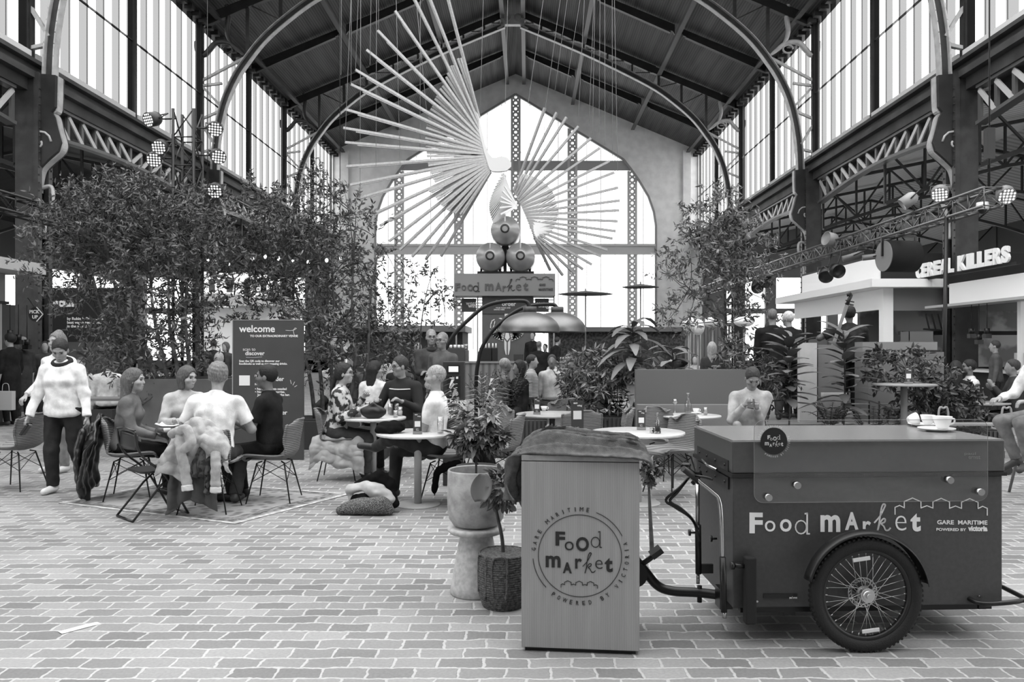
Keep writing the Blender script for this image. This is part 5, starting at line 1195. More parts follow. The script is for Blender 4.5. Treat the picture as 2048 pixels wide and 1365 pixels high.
# folding chair, black
t = thing('folding_chair', 'black metal folding chair at the front edge of the rug', 'chair', (-3.58, 7.42, 0), R(-42))
BM = mat('black_enamel', 24, .3, spec=.6)
m = MB(); m.grid(lambda u, v: ((u - .5) * .40, -.23 + .03 * v * 0 - .03 * (1 - (2 * u - 1) ** 2), .66 + .17 * v - .03 * abs(2 * u - 1) ** 3 * v), 12, 5, .012); m.build('backrest', BM, t)
m = MB(); m.prism(rrect(-.2, -.18, .2, .2, .06), .435, .455, lambda x, y, d: (x, y, d)); m.build('seat', mat('black_vinyl', 30, .5), t)
for s in (-1, 1):
    MB().tube(curve([(s * .205, -.25, .84), (s * .21, -.20, .62), (s * .21, .02, .40), (s * .21, .24, .012)], 5), .011, 8).build('leg', BM, t)
    MB().tube([(s * .185, .14, .44), (s * .185, -.02, .3), (s * .19, -.26, .012)], .011, 8).build('leg', BM, t)
m = MB(); m.tube([(-.19, -.26, .012), (.19, -.26, .012)], .011, 8); m.tube([(-.21, .24, .012), (.21, .24, .012)], .011, 8); m.tube([(-.205, .13, .22), (.205, .13, .22)], .008, 8); m.tube([(-.205, -.25, .84), (0, -.27, .86), (.205, -.25, .84)], .011, 8); m.build('stretcher', BM, t)
# round tables
TW = mat('table_white', 196, .25, spec=.7, noise=3, nscale=20); TE = mat('table_column', 172, .5)
def rtable(label, loc, r, h=.74, g=TW, col=TE, cr=.038, br=.23, edge=.024):
    t = thing('round_table', label, 'table', loc)
    MB().lathe([(r - .004, h - edge), (r, h - edge + .004), (r, h - .003), (r - .003, h), (.001, h)], (0, 0, 0), 56).build('tabletop', g, t)
    MB().cyl((0, 0, .012), (0, 0, h - edge), cr, n=24).build('column', col, t)
    MB().lathe([(br, 0), (br, .008), (br - .01, .014), (.001, .016)], (0, 0, 0), 40).build('base', col, t); return t
rtable('dark round table on the rug between the seated friends', (-3.56, 8.42, 0), .44, .74, mat('table_dark', 58, .25, spec=.7), BLACK)
rtable('white round table with a black hat and menu card, nearest left', (-1.12, 7.92, 0), .42)
rtable('white round table crowded with drinks, behind the black hat table', (-1.90, 9.55, 0), .40, .75)
rtable('white round table with menu card and small bottle, right of centre', (1.14, 8.0, 0), .48)
rtable('wooden round table with menu card and white cup, left behind the blanket', (.324, 10.2, 0), .475, .74, mat('table_wood', 150, .4, noise=6, nscale=8), mat('table_wood_leg', 90, .6))
rtable('white round table with water bottle and glasses by the bench', (2.1, 9.95, 0), .38)
rtable('high round bar table with a standing card at right', (px(1808, 0, 10.9)[0], 10.9, 0), .42, 1.1, mat('table_grey', 140, .5), mat('table_wood_leg2', 120, .6), .045)
# cards, bottles, glasses, cups on the tables
def card(label, loc, yaw, h=.21, w=.085, text=True):
    t = thing('menu_card', label, 'menu card', loc, R(yaw))
    MB().mm((-w / 2 - .004, -.02, 0), (w / 2 + .004, .02, .028)).build('block', mat('card_block', 130, .6), t)
    MB().mm((-w / 2, -.003, .02), (w / 2, .003, h)).build('card', BOARD, t)
    m = MB(); q = w * .33; zc = h * (.48 if h < .4 else .74); m.mm((-q, -.0042, zc - q), (q, -.003, zc + q)); m.build('white_square', PAPER, t)
    m = MB(); m.text('east' , w * .2, (-w * .32, -.0035, h - w * .24), bold=.03, depth=.0003); m.text('wing', w * .2, (-w * .02, -.0035, h - w * .44), bold=.03, depth=.0003); m.text('Let\'s\nMeet', w * .17, (-w * .18, -.0035, h * .23 if h < .4 else h * .5), depth=.0003); m.build('lettering', INKW, t); return t
card('dark menu card on the black hat table', (-1.10, 7.75, .742), 8)
card('dark menu card on the wooden round table', (px(1074, 0, 10)[0], 10.05, .742), -5)
card('tall dark menu card standing right behind the blanket', (px(1152, 0, 8.15)[0], 7.7, .742), 12) if False else None
card('dark menu card on the round table beside the sauce bottle', (px(1284, 0, 8.1)[0], 8.15, .742), -3)
card('dark card stand on the high bar table', (px(1810, 0, 10.9)[0], 10.8, 1.102), 0, .23, .10)
# card on its own slim stand behind the counter
t = thing('side_table', 'small round side table hidden behind the counter, under a tall card', 'table', (.44, 6.3, 0)); MB().lathe([(.2, .70), (.2, .72), (.001, .722)], (0, 0, 0), 30).build('tabletop', TE, t); MB().cyl((0, 0, .01), (0, 0, .7), .025).build('column', TE, t); MB().lathe([(.15, 0), (.15, .01), (.001, .012)], (0, 0, 0), 30).build('base', TE, t)
card('tall dark menu card standing right behind the blanket', (.405, 6.3, .724), 12, .45, .105)
GL = mat_pane('clear_glass', .86, .16)
def glass(label, loc, r=.035, h=.12, stem=0, fill=0, g=60):
    t = thing('glass', label, 'glass', loc)
    if stem: MB().lathe([(r * .9, 0), (r * .9, .002), (.004, .006), (.004, stem), (r * .7, stem + .02), (r, stem + .055), (r * .8, stem + h), (r * .78, stem + h), (r * .95, stem + .055), (.001, stem + .02)], (0, 0, 0), 20).build('bowl', GL, t)
    else: MB().lathe([(r * .85, 0), (r, h), (r * .96, h), (r * .8, .008), (.001, .008)], (0, 0, 0), 20).build('tumbler', GL, t)
    if fill:
        z0 = stem + .022 if stem else .009; MB().lathe([(r * .5 if stem else r * .8, z0), (r * .9, z0 + fill), (.001, z0 + fill)], (0, 0, 0), 18).build('drink', mat('drink_%d' % g, g, .2), t)
    return t
def bottle(label, loc, r=.033, h=.24, g=None, lab=None):
    t = thing('bottle', label, 'bottle', loc)
    MB().lathe([(r * .95, 0), (r, .01), (r, h * .5), (r * .8, h * .62), (r * .35, h * .8), (r * .35, h * .94), (r * .42, h * .95), (r * .42, h), (.001, h)], (0, 0, 0), 20).build('glass_body', GL if g is None else mat('bottle_%d' % g, g, .25, spec=.8), t)
    if lab: MB().lathe([(r + .0008, h * .12), (r + .0008, h * .42)], (0, 0, 0), 20).build('bottle_label', mat('label_%d' % lab, lab, .6), t)
    MB().cyl((0, 0, h), (0, 0, h + .01), r * .42, n=12).build('cap', mat('cap', 150, .4), t); return t
def at(x, y, z):
    Y = (EYE - z) * F / (y - VY); return Vector(((x - VX) * Y / F, Y, z))
bottle('small clear sauce bottle with black label on the right round table', at(1315, 868, .742), .024, .20, None, 30)
MB().mm((-.05, -.03, 0), (.05, .03, .055)).build('condiment_box', mat('dotted_box', 205, .7, g2=60, nscale=60), None, at(1313, 868, .742) + Vector((0, .07, 0)), 'small dotted white condiment box behind the sauce bottle', 'box')
bottle('clear swing-top water bottle on the table by the bench', at(1376, 830, .742), .045, .27)
glass('stemmed wine glass left of the water bottle', at(1350, 826, .742), .035, .09, .09, .03, 190)
glass('small tumbler right of the coffee cup by the bench', at(1411, 831, .742), .028, .10, 0, .04, 170)
q = at(1392, 828, .742); saucer('white saucer on the table by the bench', q, .07); cup('white coffee cup beside the water bottle', q + Vector((0, 0, .012)), .042)
cup('white cup beside the menu card on the wooden table', at(1088, 822, .742), .045)
q = at(860, 868, .742)
glass('tall beer glass nearly empty on the black hat table', at(881, 868, .742), .036, .17, 0, .02, 190)
glass('tall glass with a little beer on the black hat table', at(874, 862, .742), .036, .16, 0, .05, 120)
sd = SDF(.03); sd.ell((0, 0, .045), (.14, .11, .045)); sd.ell((.02, .02, .08), (.11, .09, .045)); sd.cap((-.13, -.05, .03), (.02, -.10, .02), .03, .025); sd.ell((-.09, .02, .07), (.05, .06, .04)); sd.plane((0, 0, .004), (0, 0, -1))
o = sdf_obj('black_hat', sd, mat('black_wool', 17, .95, spec=.1), .007, None, .008, 30, 5, label='crumpled black hat and scarf lying on the white round table', cat='hat'); o.location = at(783, 866, .742)
T2 = (-1.90, 9.55)
for i, (lb, x, y, kw) in enumerate((('glass of dark beer before the woman in the floral shirt', 735, 832, dict(r=.04, h=.10, stem=.06, fill=.07, g=36)), ('wine glass with pale drink, centre of the crowded table', 800, 832, dict(r=.036, h=.10, stem=.05, fill=.02, g=170)), ('tall tumbler held near the striped jumper', 781, 826, dict(r=.035, h=.14, fill=.09, g=175)), ('short glass right of centre on the crowded table', 815, 830, dict(r=.035, h=.09, fill=.03, g=150)), ('tumbler at the right edge of the crowded table', 826, 822, dict(r=.033, h=.11, fill=.05, g=200)), ('tumbler beside the black handbag', 791, 838, dict(r=.03, h=.09, fill=.02, g=180)))):
    Y = min(9.85, max(9.3, .86 * F / (y - VY))); v = Vector(((x - VX) * Y / F, Y, 0)); dx = v - Vector((T2[0], T2[1], 0)); 
    if dx.length > .36: dx = dx.normalized() * .36
    glass(lb, (T2[0] + dx.x, T2[1] + dx.y, .752), **kw)
MB().lathe([(.04, 0), (.045, .07), (.001, .07)], (0, 0, 0), 20).build('bowl', mat('small_bowl', 110, .6), None, (T2[0] - .2, T2[1] + .05, .752), 'small dark bowl at the left of the crowded table', 'bowl')
sd = SDF(.03); sd.ell((0, 0, .07), (.15, .06, .075)); sd.cap((-.13, 0, .1), (.0, 0, .17), .02, .02); sd.cap((.13, 0, .1), (.0, 0, .17), .02, .02); sd.plane((0, 0, .004), (0, 0, -1))
o = sdf_obj('handbag', sd, mat('black_leather', 20, .45), .009, None, .005, 22, 6, label='black leather handbag on the crowded table', cat='bag'); o.location = (T2[0] + .04, T2[1] - .2, .752)
# papers on the dark table
m = MB(); m.grid(lambda u, v: ((u - .5) * .3, (v - .5) * .2, .004 + .05 * max(0, abs(u - .5) - .25) * 2 + .01 * math.sin(9 * v)), 10, 6, .003); m.build('paper_wrapper', PAPER, None, at(345, 852, .745), 'open white paper wrapper on the dark rug table', 'paper')
MB().lathe([(.03, 0), (.035, .035), (.031, .035), (.027, .005), (.001, .005)], (0, 0, 0), 20).build('dip_pot', WHITE, None, at(334, 864, .742), 'small white dip pot on the dark rug table', 'pot')
# rug
m = MB(); q = [GP(117, 1008), GP(470, 1050), GP(700, 990), GP(350, 962)]
rug = bpy.data.materials.new('persian_rug'); rug.use_nodes = True; nt = rug.node_tree; b = nt.nodes['Principled BSDF']; b.inputs['Roughness'].default_value = .95
tc = nt.nodes.new('ShaderNodeTexCoord'); v = nt.nodes.new('ShaderNodeTexVoronoi'); v.inputs['Scale'].default_value = 9; nt.links.new(tc.outputs['Object'], v.inputs[0]); rp = nt.nodes.new('ShaderNodeValToRGB')
rp.color_ramp.elements[0].color = (lin(110),) * 3 + (1,); rp.color_ramp.elements[1].color = (lin(158),) * 3 + (1,); rp.color_ramp.elements[0].position = .25; rp.color_ramp.elements[1].position = .5
nt.links.new(v.outputs['Distance'], rp.inputs[0]); nt.links.new(rp.outputs[0], b.inputs['Base Color'])
t = thing('rug', 'pale patterned oriental rug under the group at left', 'rug', (-3.9, 8.2, 0), R(0))
def band(f0, f1, g, z, mt=None):
    c = sum(q, Vector((0, 0, 0))) / 4; o = [c + (p - c) * f0 for p in q]; i_ = [c + (p - c) * f1 for p in q]; mm_ = MB(); off = Vector((-3.9, 8.2, 0))
    vs = [p - off + Vector((0, 0, z)) for p in o + i_]; mm_.add(vs, [(k, (k + 1) % 4, 4 + (k + 1) % 4, 4 + k) for k in range(4)]); return mm_.build('border', mt or mat('rug_%d' % g, g, .95, g2=min(250, g + 45), nscale=14), t)
mm_ = MB(); off = Vector((-3.9, 8.2, 0)); mm_.add([p - off for p in q] + [p - off + Vector((0, 0, .008)) for p in q], [(3, 2, 1, 0), (4, 5, 6, 7), (0, 1, 5, 4), (1, 2, 6, 5), (2, 3, 7, 6), (3, 0, 4, 7)]); mm_.build('pile', rug, t)
band(1, .965, 165, .0095); band(.93, .86, 88, .0095); band(.84, .82, 90, .0095)
# paper slip on the floor
p = GP(160, 1257); m = MB(); m.grid(lambda u, v: ((u - .5) * .21, (v - .5) * .055, .004 + .008 * math.sin(3 * u + 1) * (u - .3) ** 2), 10, 2, .001); o = m.build('paper_slip', PAPER, None, p, 'long white paper slip lying on the paving at lower left', 'paper'); o.rotation_euler = (0, 0, R(52))
# welcome board
wl = GP(466, 921); t = thing('welcome_board', 'tall dark free-standing welcome board with white lettering', 'sign', (wl.x, wl.y, 0), R(1))
Wb, Hb = 1.0, 2.0
MB().mm((0, 0, 0), (Wb, .05, Hb)).build('panel', mat('board_dark', 66, .5, noise=4, nscale=3), t)
MB().mm((-.012, -.004, 0), (0, .054, Hb + .004)).mm((0, -.004, Hb), (Wb, .054, Hb + .008)).build('edge', mat('board_edge', 150, .5), t)
# board drawing units = crop pixels (board 38..538 x 62..1045)
ku = Wb / 502.0; O = lambda x, y: Vector(((x - 38) * ku, -.003, Hb - (y - 62) * ku * 1.0))
m = MB()
for s_, x, y, sz, bd in (('welcome', 84, 146, 62, .02), ('TO OUR EXTRAORDINARY VENUE', 160, 182, 19.5, .03), ('scan to', 108, 280, 28, 0), ('discover', 125, 312, 36, .02), ('Scan the QR code to discover our\nfoodkiosks as well as our amazing drinks.', 82, 361, 18.5, .03), ('make', 192, 468, 28, 0), ('your order', 210, 497, 38, .02), ('and pay', 192, 527, 26, 0),
                       ('• No e-payments needed\n• No cash? No worries.\n   Just pay offline at the bar.', 195, 562, 20, .03), ('receive', 188, 716, 28, 0), ('& your order', 195, 738, 38, .02), ('Pick up your food\n& your drinks', 136, 790, 19, .03), ('ENJOY YOUR CULINARY\nJOURNEY AND STAY FOR\nONE MORE DRINK, ETC.', 230, 940, 20, .03)):
    m.text(s_, sz * ku * 1.12, O(x, y), bold=bd, depth=.0008, line=.95)
stroke(m, [(a, b2) for a, b2 in ((415, 134), (450, 136), (475, 132), (492, 120), (480, 117), (468, 135), (475, 165), (495, 180))], lambda x, y, d: O(x, y) + Vector((0, -d, 0)), 2.5)
stroke(m, [(132, 328), (180, 330), (245, 325)], lambda x, y, d: O(x, y) + Vector((0, -d, 0)), 2)
for a, b2, c, d2 in ((448, 492, 455, 518), (478, 504, 466, 528), (494, 530, 478, 540)): stroke(m, [(a, b2), (c, d2)], lambda x, y, d: O(x, y) + Vector((0, -d, 0)), 3)
m.build('lettering', INKW, t)
m = MB(); a = O(82, 530); c = O(158, 458); m.mm((a.x, -.002, a.z), (c.x, .0, c.z)); m.build('white_square', PAPER, t)
MB().mm((.1, -.2, 0), (.9, .3, .02)).build('foot_plate', BLACK, t) if False else None
# charging kiosk
kx = P(907, 0, 9.0); t = thing('charging_kiosk', 'dark phone charging kiosk with a small screen and white words', 'kiosk', (kx.x, 9.0, 0), R(0))
MB().mm((-.125, 0, 0), (.125, .14, 1.445)).build('body', mat('kiosk_dark', 48, .5), t, bevel=.008)
MB().mm((-.07, -.006, 1.30), (.07, .002, 1.405)).build('screen_frame', BLACK, t); MB().mm((-.056, -.009, 1.325), (.056, -.005, 1.39)).build('screen', mat_emit('lit_screen', .75), t)
MB().mm((-.075, -.006, 1.02), (.075, .002, 1.28)).build('slot_panel', BLACK, t)
m = MB()
for i in range(4):
    for s in (-1, 1): m.mm((s * .035 - .012, -.009, 1.05 + .045 * i), (s * .035 + .012, -.006, 1.055 + .045 * i))
m.mm((.03, -.009, 1.245), (.055, -.006, 1.27)); m.build('slots', PAPER, t)
m = MB(); m.text('naki', .035, (-.045, -.007, 1.245), bold=.02, depth=.0008); m.text('Charge\nyour\nphone.', .088, (-.105, -.001, .955), bold=.03, depth=.001, line=.95); m.build('lettering', INKW, t)
# bench wall in the centre
t = thing('bench_wall', 'long grey partition bench behind the water bottle table', 'bench', (2.1, 10.45, 0))
MB().mm((-.62, .1, 0), (1.0, .25, 1.31)).build('backrest', mat('felt_grey', 98, .9), t)
MB().mm((-.62, -.05, 0), (1.0, .1, .84)).build('ledge', mat('felt_grey_pale', 122, .9), t)
MB().mm((.15, -1.35, .0), (1.0, -.75, .42)).build('seat', mat('felt_grey', 98), t)
# bags on the floor
bp = GP(738, 1030)
t = thing('bag_heap', 'heap of coats and a speckled bag on the floor by the white table', 'bag', (bp.x, bp.y + .1, 0))
sd = SDF(.03); sd.cap((-.22, -.08, .06), (.12, -.12, .09), .06, .09, .05); sd.cap((-.28, -.1, .04), (.2, -.12, .05), .04, .05); sd.ell((0, -.05, .08), (.22, .12, .08)); sd.plane((0, 0, .004), (0, 0, -1)); sdf_obj('speckled_bag', sd, mat('speckled', 44, .9, g2=110, nscale=120), .008, t, .006, 24, 1)
sd = SDF(.03); sd.ell((.06, .02, .2), (.16, .1, .08), Matrix.Rotation(R(25), 3, 'Y')); sd.cap((-.2, .02, .22), (-.05, .03, .26), .05, .05); sd.cap((-.22, .02, .18), (-.18, .0, .10), .03, .02); sd.ell((.18, 0, .12), (.06, .06, .06)); sdf_obj('white_scarf', sd, mat('cream_cloth', 170, .9, noise=6, nscale=12), .008, t, .008, 26, 2)
sd = SDF(.03); sd.cap((-.14, .06, .26), (.06, .08, .33), .045, .06); sd.cap((.06, .08, .32), (.16, .1, .24), .07, .08); sd.cap((.16, .08, .2), (.24, 0, .08), .06, .04); sd.cap((-.16, .02, .12), (-.06, -.02, .14), .05, .05); sdf_obj('black_coat', sd, mat('black_wool', 17), .008, t, .008, 30, 3)
# garments hung on chairs: sheets of cloth with creases
def drape(name, m, parent, x0, x1, ztop, zlow, y, seed, amp=.022, freq=5, flare=1.25, out=.10, thick=.012, jag=.08, sag=.25):
    """cloth hanging behind a chair back, its hem ragged"""
    def f(u, v):
        v = max(0, v); s_ = 2 * u - 1; hem = zlow + jag * math.sin(5.3 * u + seed) + jag * .6 * math.sin(11 * u + seed * 2); xt = (x0 + x1) / 2 + s_ * (x1 - x0) / 2 * (1 + (flare - 1) * v)
        z = ztop - sag * abs(s_) ** 2 * (1 - .4 * v) - (ztop - hem) * v * (1 - .12 * s_ * s_)
        return Vector((xt, y - out * math.sin(min(1, v * 1.6) * 1.57) - .018 * math.sin(u * 22 + seed + 2 * v) * min(1, v * 2 + .2), z))
    return cloth(f, 50, 50, thick, amp, freq, seed).build(name, m, parent)
def sleeve(name, m, parent, pts, r, seed, cuff=None):
    sd = SDF(.02); p = curve(pts, 4)
    for a, b in zip(p, p[1:]): sd.cap(a, b, r, r * .92, .02, None, 1.5, np.array((0, 1., 0)))
    o = sdf_obj(name, sd, m, .008, parent, .007, 26, seed)
    if cuff:
        sd = SDF(.01); a, b = Vector(pts[-1]), (Vector(pts[-1]) - Vector(pts[-2])).normalized(); sd.cap(a - b * .02, a + b * .035, r * 1.18, r * 1.18, .01, 3, 1.4, np.array((0, 1., 0))); sdf_obj('cuff', sd, cuff, .008, o, .003, 60)
CREAM = mat('cream_denim', 164, .9, noise=7, nscale=14, bump=.3, bscale=120)
t = thing('hung_jackets', 'cream denim jacket and dark coats draped over the rug chair back', 'jacket', (-3.12, 7.62, 0), 0)
drape('denim_jacket', CREAM, t, -.27, .30, .95, .50, -.30, 3.1, flare=1.3, out=.13, jag=.10, amp=.03)
sleeve('sleeve', CREAM, t, [(-.10, -.44, .82), (-.07, -.49, .66), (-.04, -.47, .50), (-.02, -.47, .32)], .045, 1, mat('fleece', 205, .95))
sleeve('sleeve', CREAM, t, [(.22, -.42, .70), (.24, -.46, .52), (.24, -.46, .30)], .045, 2, mat('fleece', 205))
sleeve('twisted_sleeve', CREAM, t, [(-.18, -.43, .80), (-.02, -.50, .86), (.04, -.52, .74), (-.05, -.5, .66)], .04, 3)
drape('grey_coat', mat('coat_grey', 76, .9, noise=8, nscale=6), t, -.26, .20, .80, .14, -.22, 5.0, flare=1.0, out=.12, amp=.02, jag=.03)
drape('checked_shirt', mat('checked', 36, .9, g2=70, nscale=18), t, .02, .18, .80, .40, -.33, 7.0, flare=1.1, out=.13, amp=.02)
PUF = mat('black_puffer', 22, .35, spec=.6)
t = thing('black_coat', 'black puffer coat hung over the long-haired woman\'s chair', 'coat', (-4.24, 8.3, 0), R(-74))
drape('coat', PUF, t, -.30, .30, .90, .12, -.28, 2.0, flare=1.15, out=.12, amp=.024, freq=4, jag=.09, thick=.03)
sleeve('sleeve', PUF, t, [(-.22, -.42, .74), (-.26, -.48, .5), (-.24, -.46, .22)], .055, 5); sleeve('sleeve', PUF, t, [(.2, -.42, .72), (.24, -.46, .45), (.22, -.42, .10)], .055, 6)
t = thing('black_coat', 'black coat draped over the chair of the man in the white shirt', 'coat', (-.84, 8.15, 0), R(78))
drape('coat', mat('black_wool', 17), t, -.27, .27, .84, .22, -.29, 4.0, flare=1.2, out=.12, amp=.03, jag=.09, thick=.02)
sleeve('sleeve', mat('black_wool', 17), t, [(-.26, -.2, .42), (-.29, .0, .36), (-.28, .05, .16)], .045, 8)
# ------------------------------------------------------------------ suspended stick sculptures
WOODP = mat('pale_batten', 160, .55, noise=5, nscale=20); YSC = 22.0
def stick(mb, a, b, w=.075, h=.10): mb.bar(a, b, w, h)
t = thing('fan_sculpture', 'large hanging sculpture of long pale sticks fanning out leftwards', 'sculpture', (0, 0, 0))
ends = [(885, -45), (845, -40), (812, -35), (790, 22), (755, 61), (733, 100), (711, 140), (702, 169), (691, 219), (687, 256), (690, 285), (693, 333), (701, 370), (714, 398), (729, 436), (760, 452), (778, 483), (800, 500), (824, 514), (852, 518), (882, 513)]
n = len(ends)
for i, (x, y) in enumerate(ends):
    f = i / (n - 1); bx_, by_ = 957 + 24 * f ** .8, 232 + 112 * f ** .55
    yo = YSC - 1.3 + 2.4 * f; a = P(x, y, yo); b = P(bx_, by_, YSC)
    m = MB(); stick(m, a, b, .07, .065); d = (b - a).normalized(); m.bar(a + d * .35 + Vector((0, 0, -.05)), b + Vector((0, 0, -.03)), .04, .04); m.build('stick', WOODP, t)
    if i < n - 1:
        for q in (.33, .66):
            x2, y2 = ends[i + 1]; e = Vector((x + (x2 - x) * q, y + (y2 - y) * q)); r0 = .42 if i < 14 else .5
            m = MB(); stick(m, P(bx_ + (e.x - bx_) * r0, by_ + (e.y - by_) * r0, YSC - .3 + .6 * f), P(bx_ + 1, by_ + 2, YSC), .06, .06); m.build('short_stick', WOODP, t)
HP = [(0, 20), (35, 150), (75, 330), (100, 400), (130, 440), (165, 440), (200, 430), (245, 440), (275, 475), (275, 510), (240, 540), (180, 548), (130, 545), (112, 530), (98, 490), (70, 400), (30, 240), (-6, 80)]
MB().prism([(x / 3.79 + 950, y / 3.79 + 200) for x, y in HP], -.06, .06, lambda x, y, d: P(x, y, YSC) + Vector((0, d, 0))).build('hub_plate', mat('hub_grey', 190, .6), t)
def wires(pts, t, name='suspension_wire'):
    for x, y, Y, dx in pts:
        a = P(x, y, Y); u = min(11, abs(a.x + dx - XC)); MB().cyl(a, (a.x + dx, Y + .2, roofz(u) - .02), .007, n=4).build(name, mat('wire', 150, .5), t)
wires([(711, 142, 20.9, .3), (702, 170, 21, 0), (690, 286, 21.5, .4), (720, 400, 22.1, 0), (740, 130, 20.9, .1), (757, 62, 20.9, 0), (752, 333, 21.8, .0), (800, 330, 21.8, -.3), (840, 300, 22, 0), (870, 400, 22.3, -1.2), (960, 240, 22, .3), (682, 150, 21, 0)], t)
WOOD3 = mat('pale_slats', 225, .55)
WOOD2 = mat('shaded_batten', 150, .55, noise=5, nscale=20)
t = thing('fan_sculpture', 'smaller hanging stick sculpture fanning out rightwards, with leaf shaped wing', 'sculpture', (0, 0, 0)); Y2 = 24.0
Q = lambda x, y: (x / 3.79 + 950, y / 3.79 + 200)
ends = [(530, 60), (620, 95), (695, 130), (785, 200), (880, 290), (945, 365), (1020, 465), (1055, 550), (1085, 665), (1098, 763), (1092, 837), (1082, 920), (1065, 995), (1042, 1052), (1003, 1138), (955, 1185), (885, 1248), (818, 1285), (752, 1315), (665, 1330), (570, 1292)]
n = len(ends)
for i, (x, y) in enumerate(ends):
    f = i / (n - 1); a = P(*Q(x, y), Y2 - .8 + 1.6 * f); b = P(*Q(300 + 160 * f, 690 + 370 * f), Y2); m = MB(); stick(m, a, b, .07, .07); m.build('stick', WOOD2, t)
arc = curve([(370, 560, 0), (405, 568, 0), (450, 585, 0), (490, 605, 0), (525, 630, 0), (560, 662, 0), (590, 700, 0), (612, 765, 0), (628, 830, 0), (625, 880, 0), (610, 940, 0), (575, 1000, 0), (520, 1035, 0), (470, 1062, 0)], 4)
for i, q in enumerate(arc):
    f = i / (len(arc) - 1); m = MB(); stick(m, P(*Q(q.x, q.y), Y2 - .2 + .4 * f), P(*Q(295 + 165 * f, 680 + 375 * f), Y2 + .05), .15 if f > .3 else .10, .04); m.build('short_stick', WOOD3, t)
lf = curve([(215, 560, 0), (165, 640, 0), (125, 730, 0), (108, 800, 0), (112, 860, 0), (135, 925, 0), (150, 935, 0), (195, 905, 0), (250, 850, 0), (300, 815, 0)], 4)
for i, q in enumerate(lf[:-3]):
    f = i / (len(lf) - 1); m = MB(); stick(m, P(*Q(q.x, q.y), Y2 + .1), P(*Q(222 + 95 * f, 575 + 225 * f), Y2), .13, .03); m.build('leaf_stick', mat('leaf_batten', 215, .6), t)
for x, y in ((225, 655), (208, 690), (195, 735), (190, 770), (185, 818), (192, 868), (225, 868)): m = MB(); stick(m, P(*Q(x, y), Y2 - .3), P(*Q(318, 803), Y2 - .1), .05, .05); m.build('short_stick', WHITE, t)
wires([(1110, 180, 24, 1.2), (1130, 190, 24, 1.4), (1090, 225, 24, 1.3), (1157, 232, 24, .5), (1178, 250, 24, .4), (1198, 270, 24, .1), (1210, 290, 24, 0), (1225, 325, 24, 0), (1185, 270, 24, .2), (1236, 372, 24, -.2), (1007, 350, 24, .3), (1030, 385, 24, 1.8)], t)
# ------------------------------------------------------------------ arc floor lamps
DOME = mat('satin_dome', 120, .42, .8, noise=4, nscale=5)
def arclamp(label, pts, cx, Y, r, base):
    t = thing('arc_lamp', label, 'lamp', (base, Y, 0), group=None); o = Vector((base, Y, 0))
    p = [P(x, y, Y) - o for x, y in pts]; MB().tube(curve([Vector((0, 0, .04)), Vector((0, 0, .8)) + Vector((0, 0, 0))] + p, 6), .033, 10).build('arm', BLACK, t)
    c = P(cx, 664, Y) - o; top = P(cx, 624, Y) - o; h = top.z - c.z; m = MB()
    pr = [(r, 0)] + [(r * math.cos(R(a)), .02 + (h - .02) * math.sin(R(a))) for a in range(5, 80, 8)] + [(.10, h)]
    m.lathe(pr + [(q * .97, z - .012) for q, z in pr[::-1]] + [pr[0]], (c.x, 0, c.z), 40); m.build('lamp_shade', DOME, t)
    MB().lathe([(.105, h - .01), (.105, h + .08), (.001, h + .085)], (c.x, 0, c.z), 24).build('shade_cap', mat('cap_grey', 70, .4), t)
    MB().ell((c.x, 0, c.z + .12), (.09, .09, .1)).build('bulb', mat_emit('warm_bulb', 3), t)
    MB().lathe([(.25, 0), (.25, .05), (.001, .055)], (0, 0, 0), 30).build('foot', BLACK, t)
arclamp('arc floor lamp with the left, nearer metal dome', [(886, 719), (894, 693), (911, 666), (938, 639), (967, 615), (996, 605), (1032, 602), (1053, 604), (1059, 616)], 1059.5, 12.2, .475, P(885, 0, 12.2).x)
arclamp('arc floor lamp with the right, further metal dome', [(953, 750), (957, 722), (964, 696), (982, 666), (1008, 640), (1037, 620), (1067, 611), (1096, 609), (1110, 611), (1114, 622)], 1114.5, 12.8, .475, P(952, 0, 12.8).x)
t = arclamp('small far arc lamp with dome over the bar', [(1165, 690), (1160, 672), (1148, 664), (1138, 662), (1132, 668)], 1132, 24, .0, P(1166, 0, 24).x) if False else None
# ------------------------------------------------------------------ sign tower
YT = 27.5; kt = YT / F
t = thing('sign_tower', 'tall tower with food market sign box and phoenix emblem at the bar', 'sign', (0, YT, 0)); o = Vector((0, YT, 0))
def TP(x, y, d=0): return P(x, y, YT) - o + Vector((0, -d, 0))
def tb(name, x0, y0, x1, y1, d0, d1, m_): a = TP(x0, y0); b = TP(x1, y1); return MB().mm((a.x, d0, a.z), (b.x, d1, b.z)).build(name, m_, t)
tb('column', 964, 593, 1066, 785, 0, .8, mat('tower_grey', 92, .6, noise=4, nscale=2)); tb('sign_box', 910, 549, 1110, 593, -.3, .9, mat('tower_sign', 138, .5)); tb('order_panel', 966, 594, 1064, 628, -.04, .0, mat('order_dark', 70, .5))
tb('wing_sign', 923, 597, 952, 624, .1, .14, BOARD); tb('wing_sign', 1070, 597, 1098, 624, .1, .14, BOARD)
fr = MB()
for x in (912, 955, 1066, 1108): a = TP(x, 593); fr.bar((a.x, .1, a.z), (a.x, .1, 1.2), .05)
for y in (600, 606, 612, 618): 
    for x0, x1 in ((912, 964), (1066, 1108)): a = TP(x0, y); b = TP(x1, y); fr.bar((a.x, .16, a.z), (b.x, .16, b.z), .03)
fr.build('rack', mat('rack_grey', 150, .5), t)
ft = lambda x, y, d: TP(850 + x / 3.413, 350 + y / 3.413, .305 + d * 20)
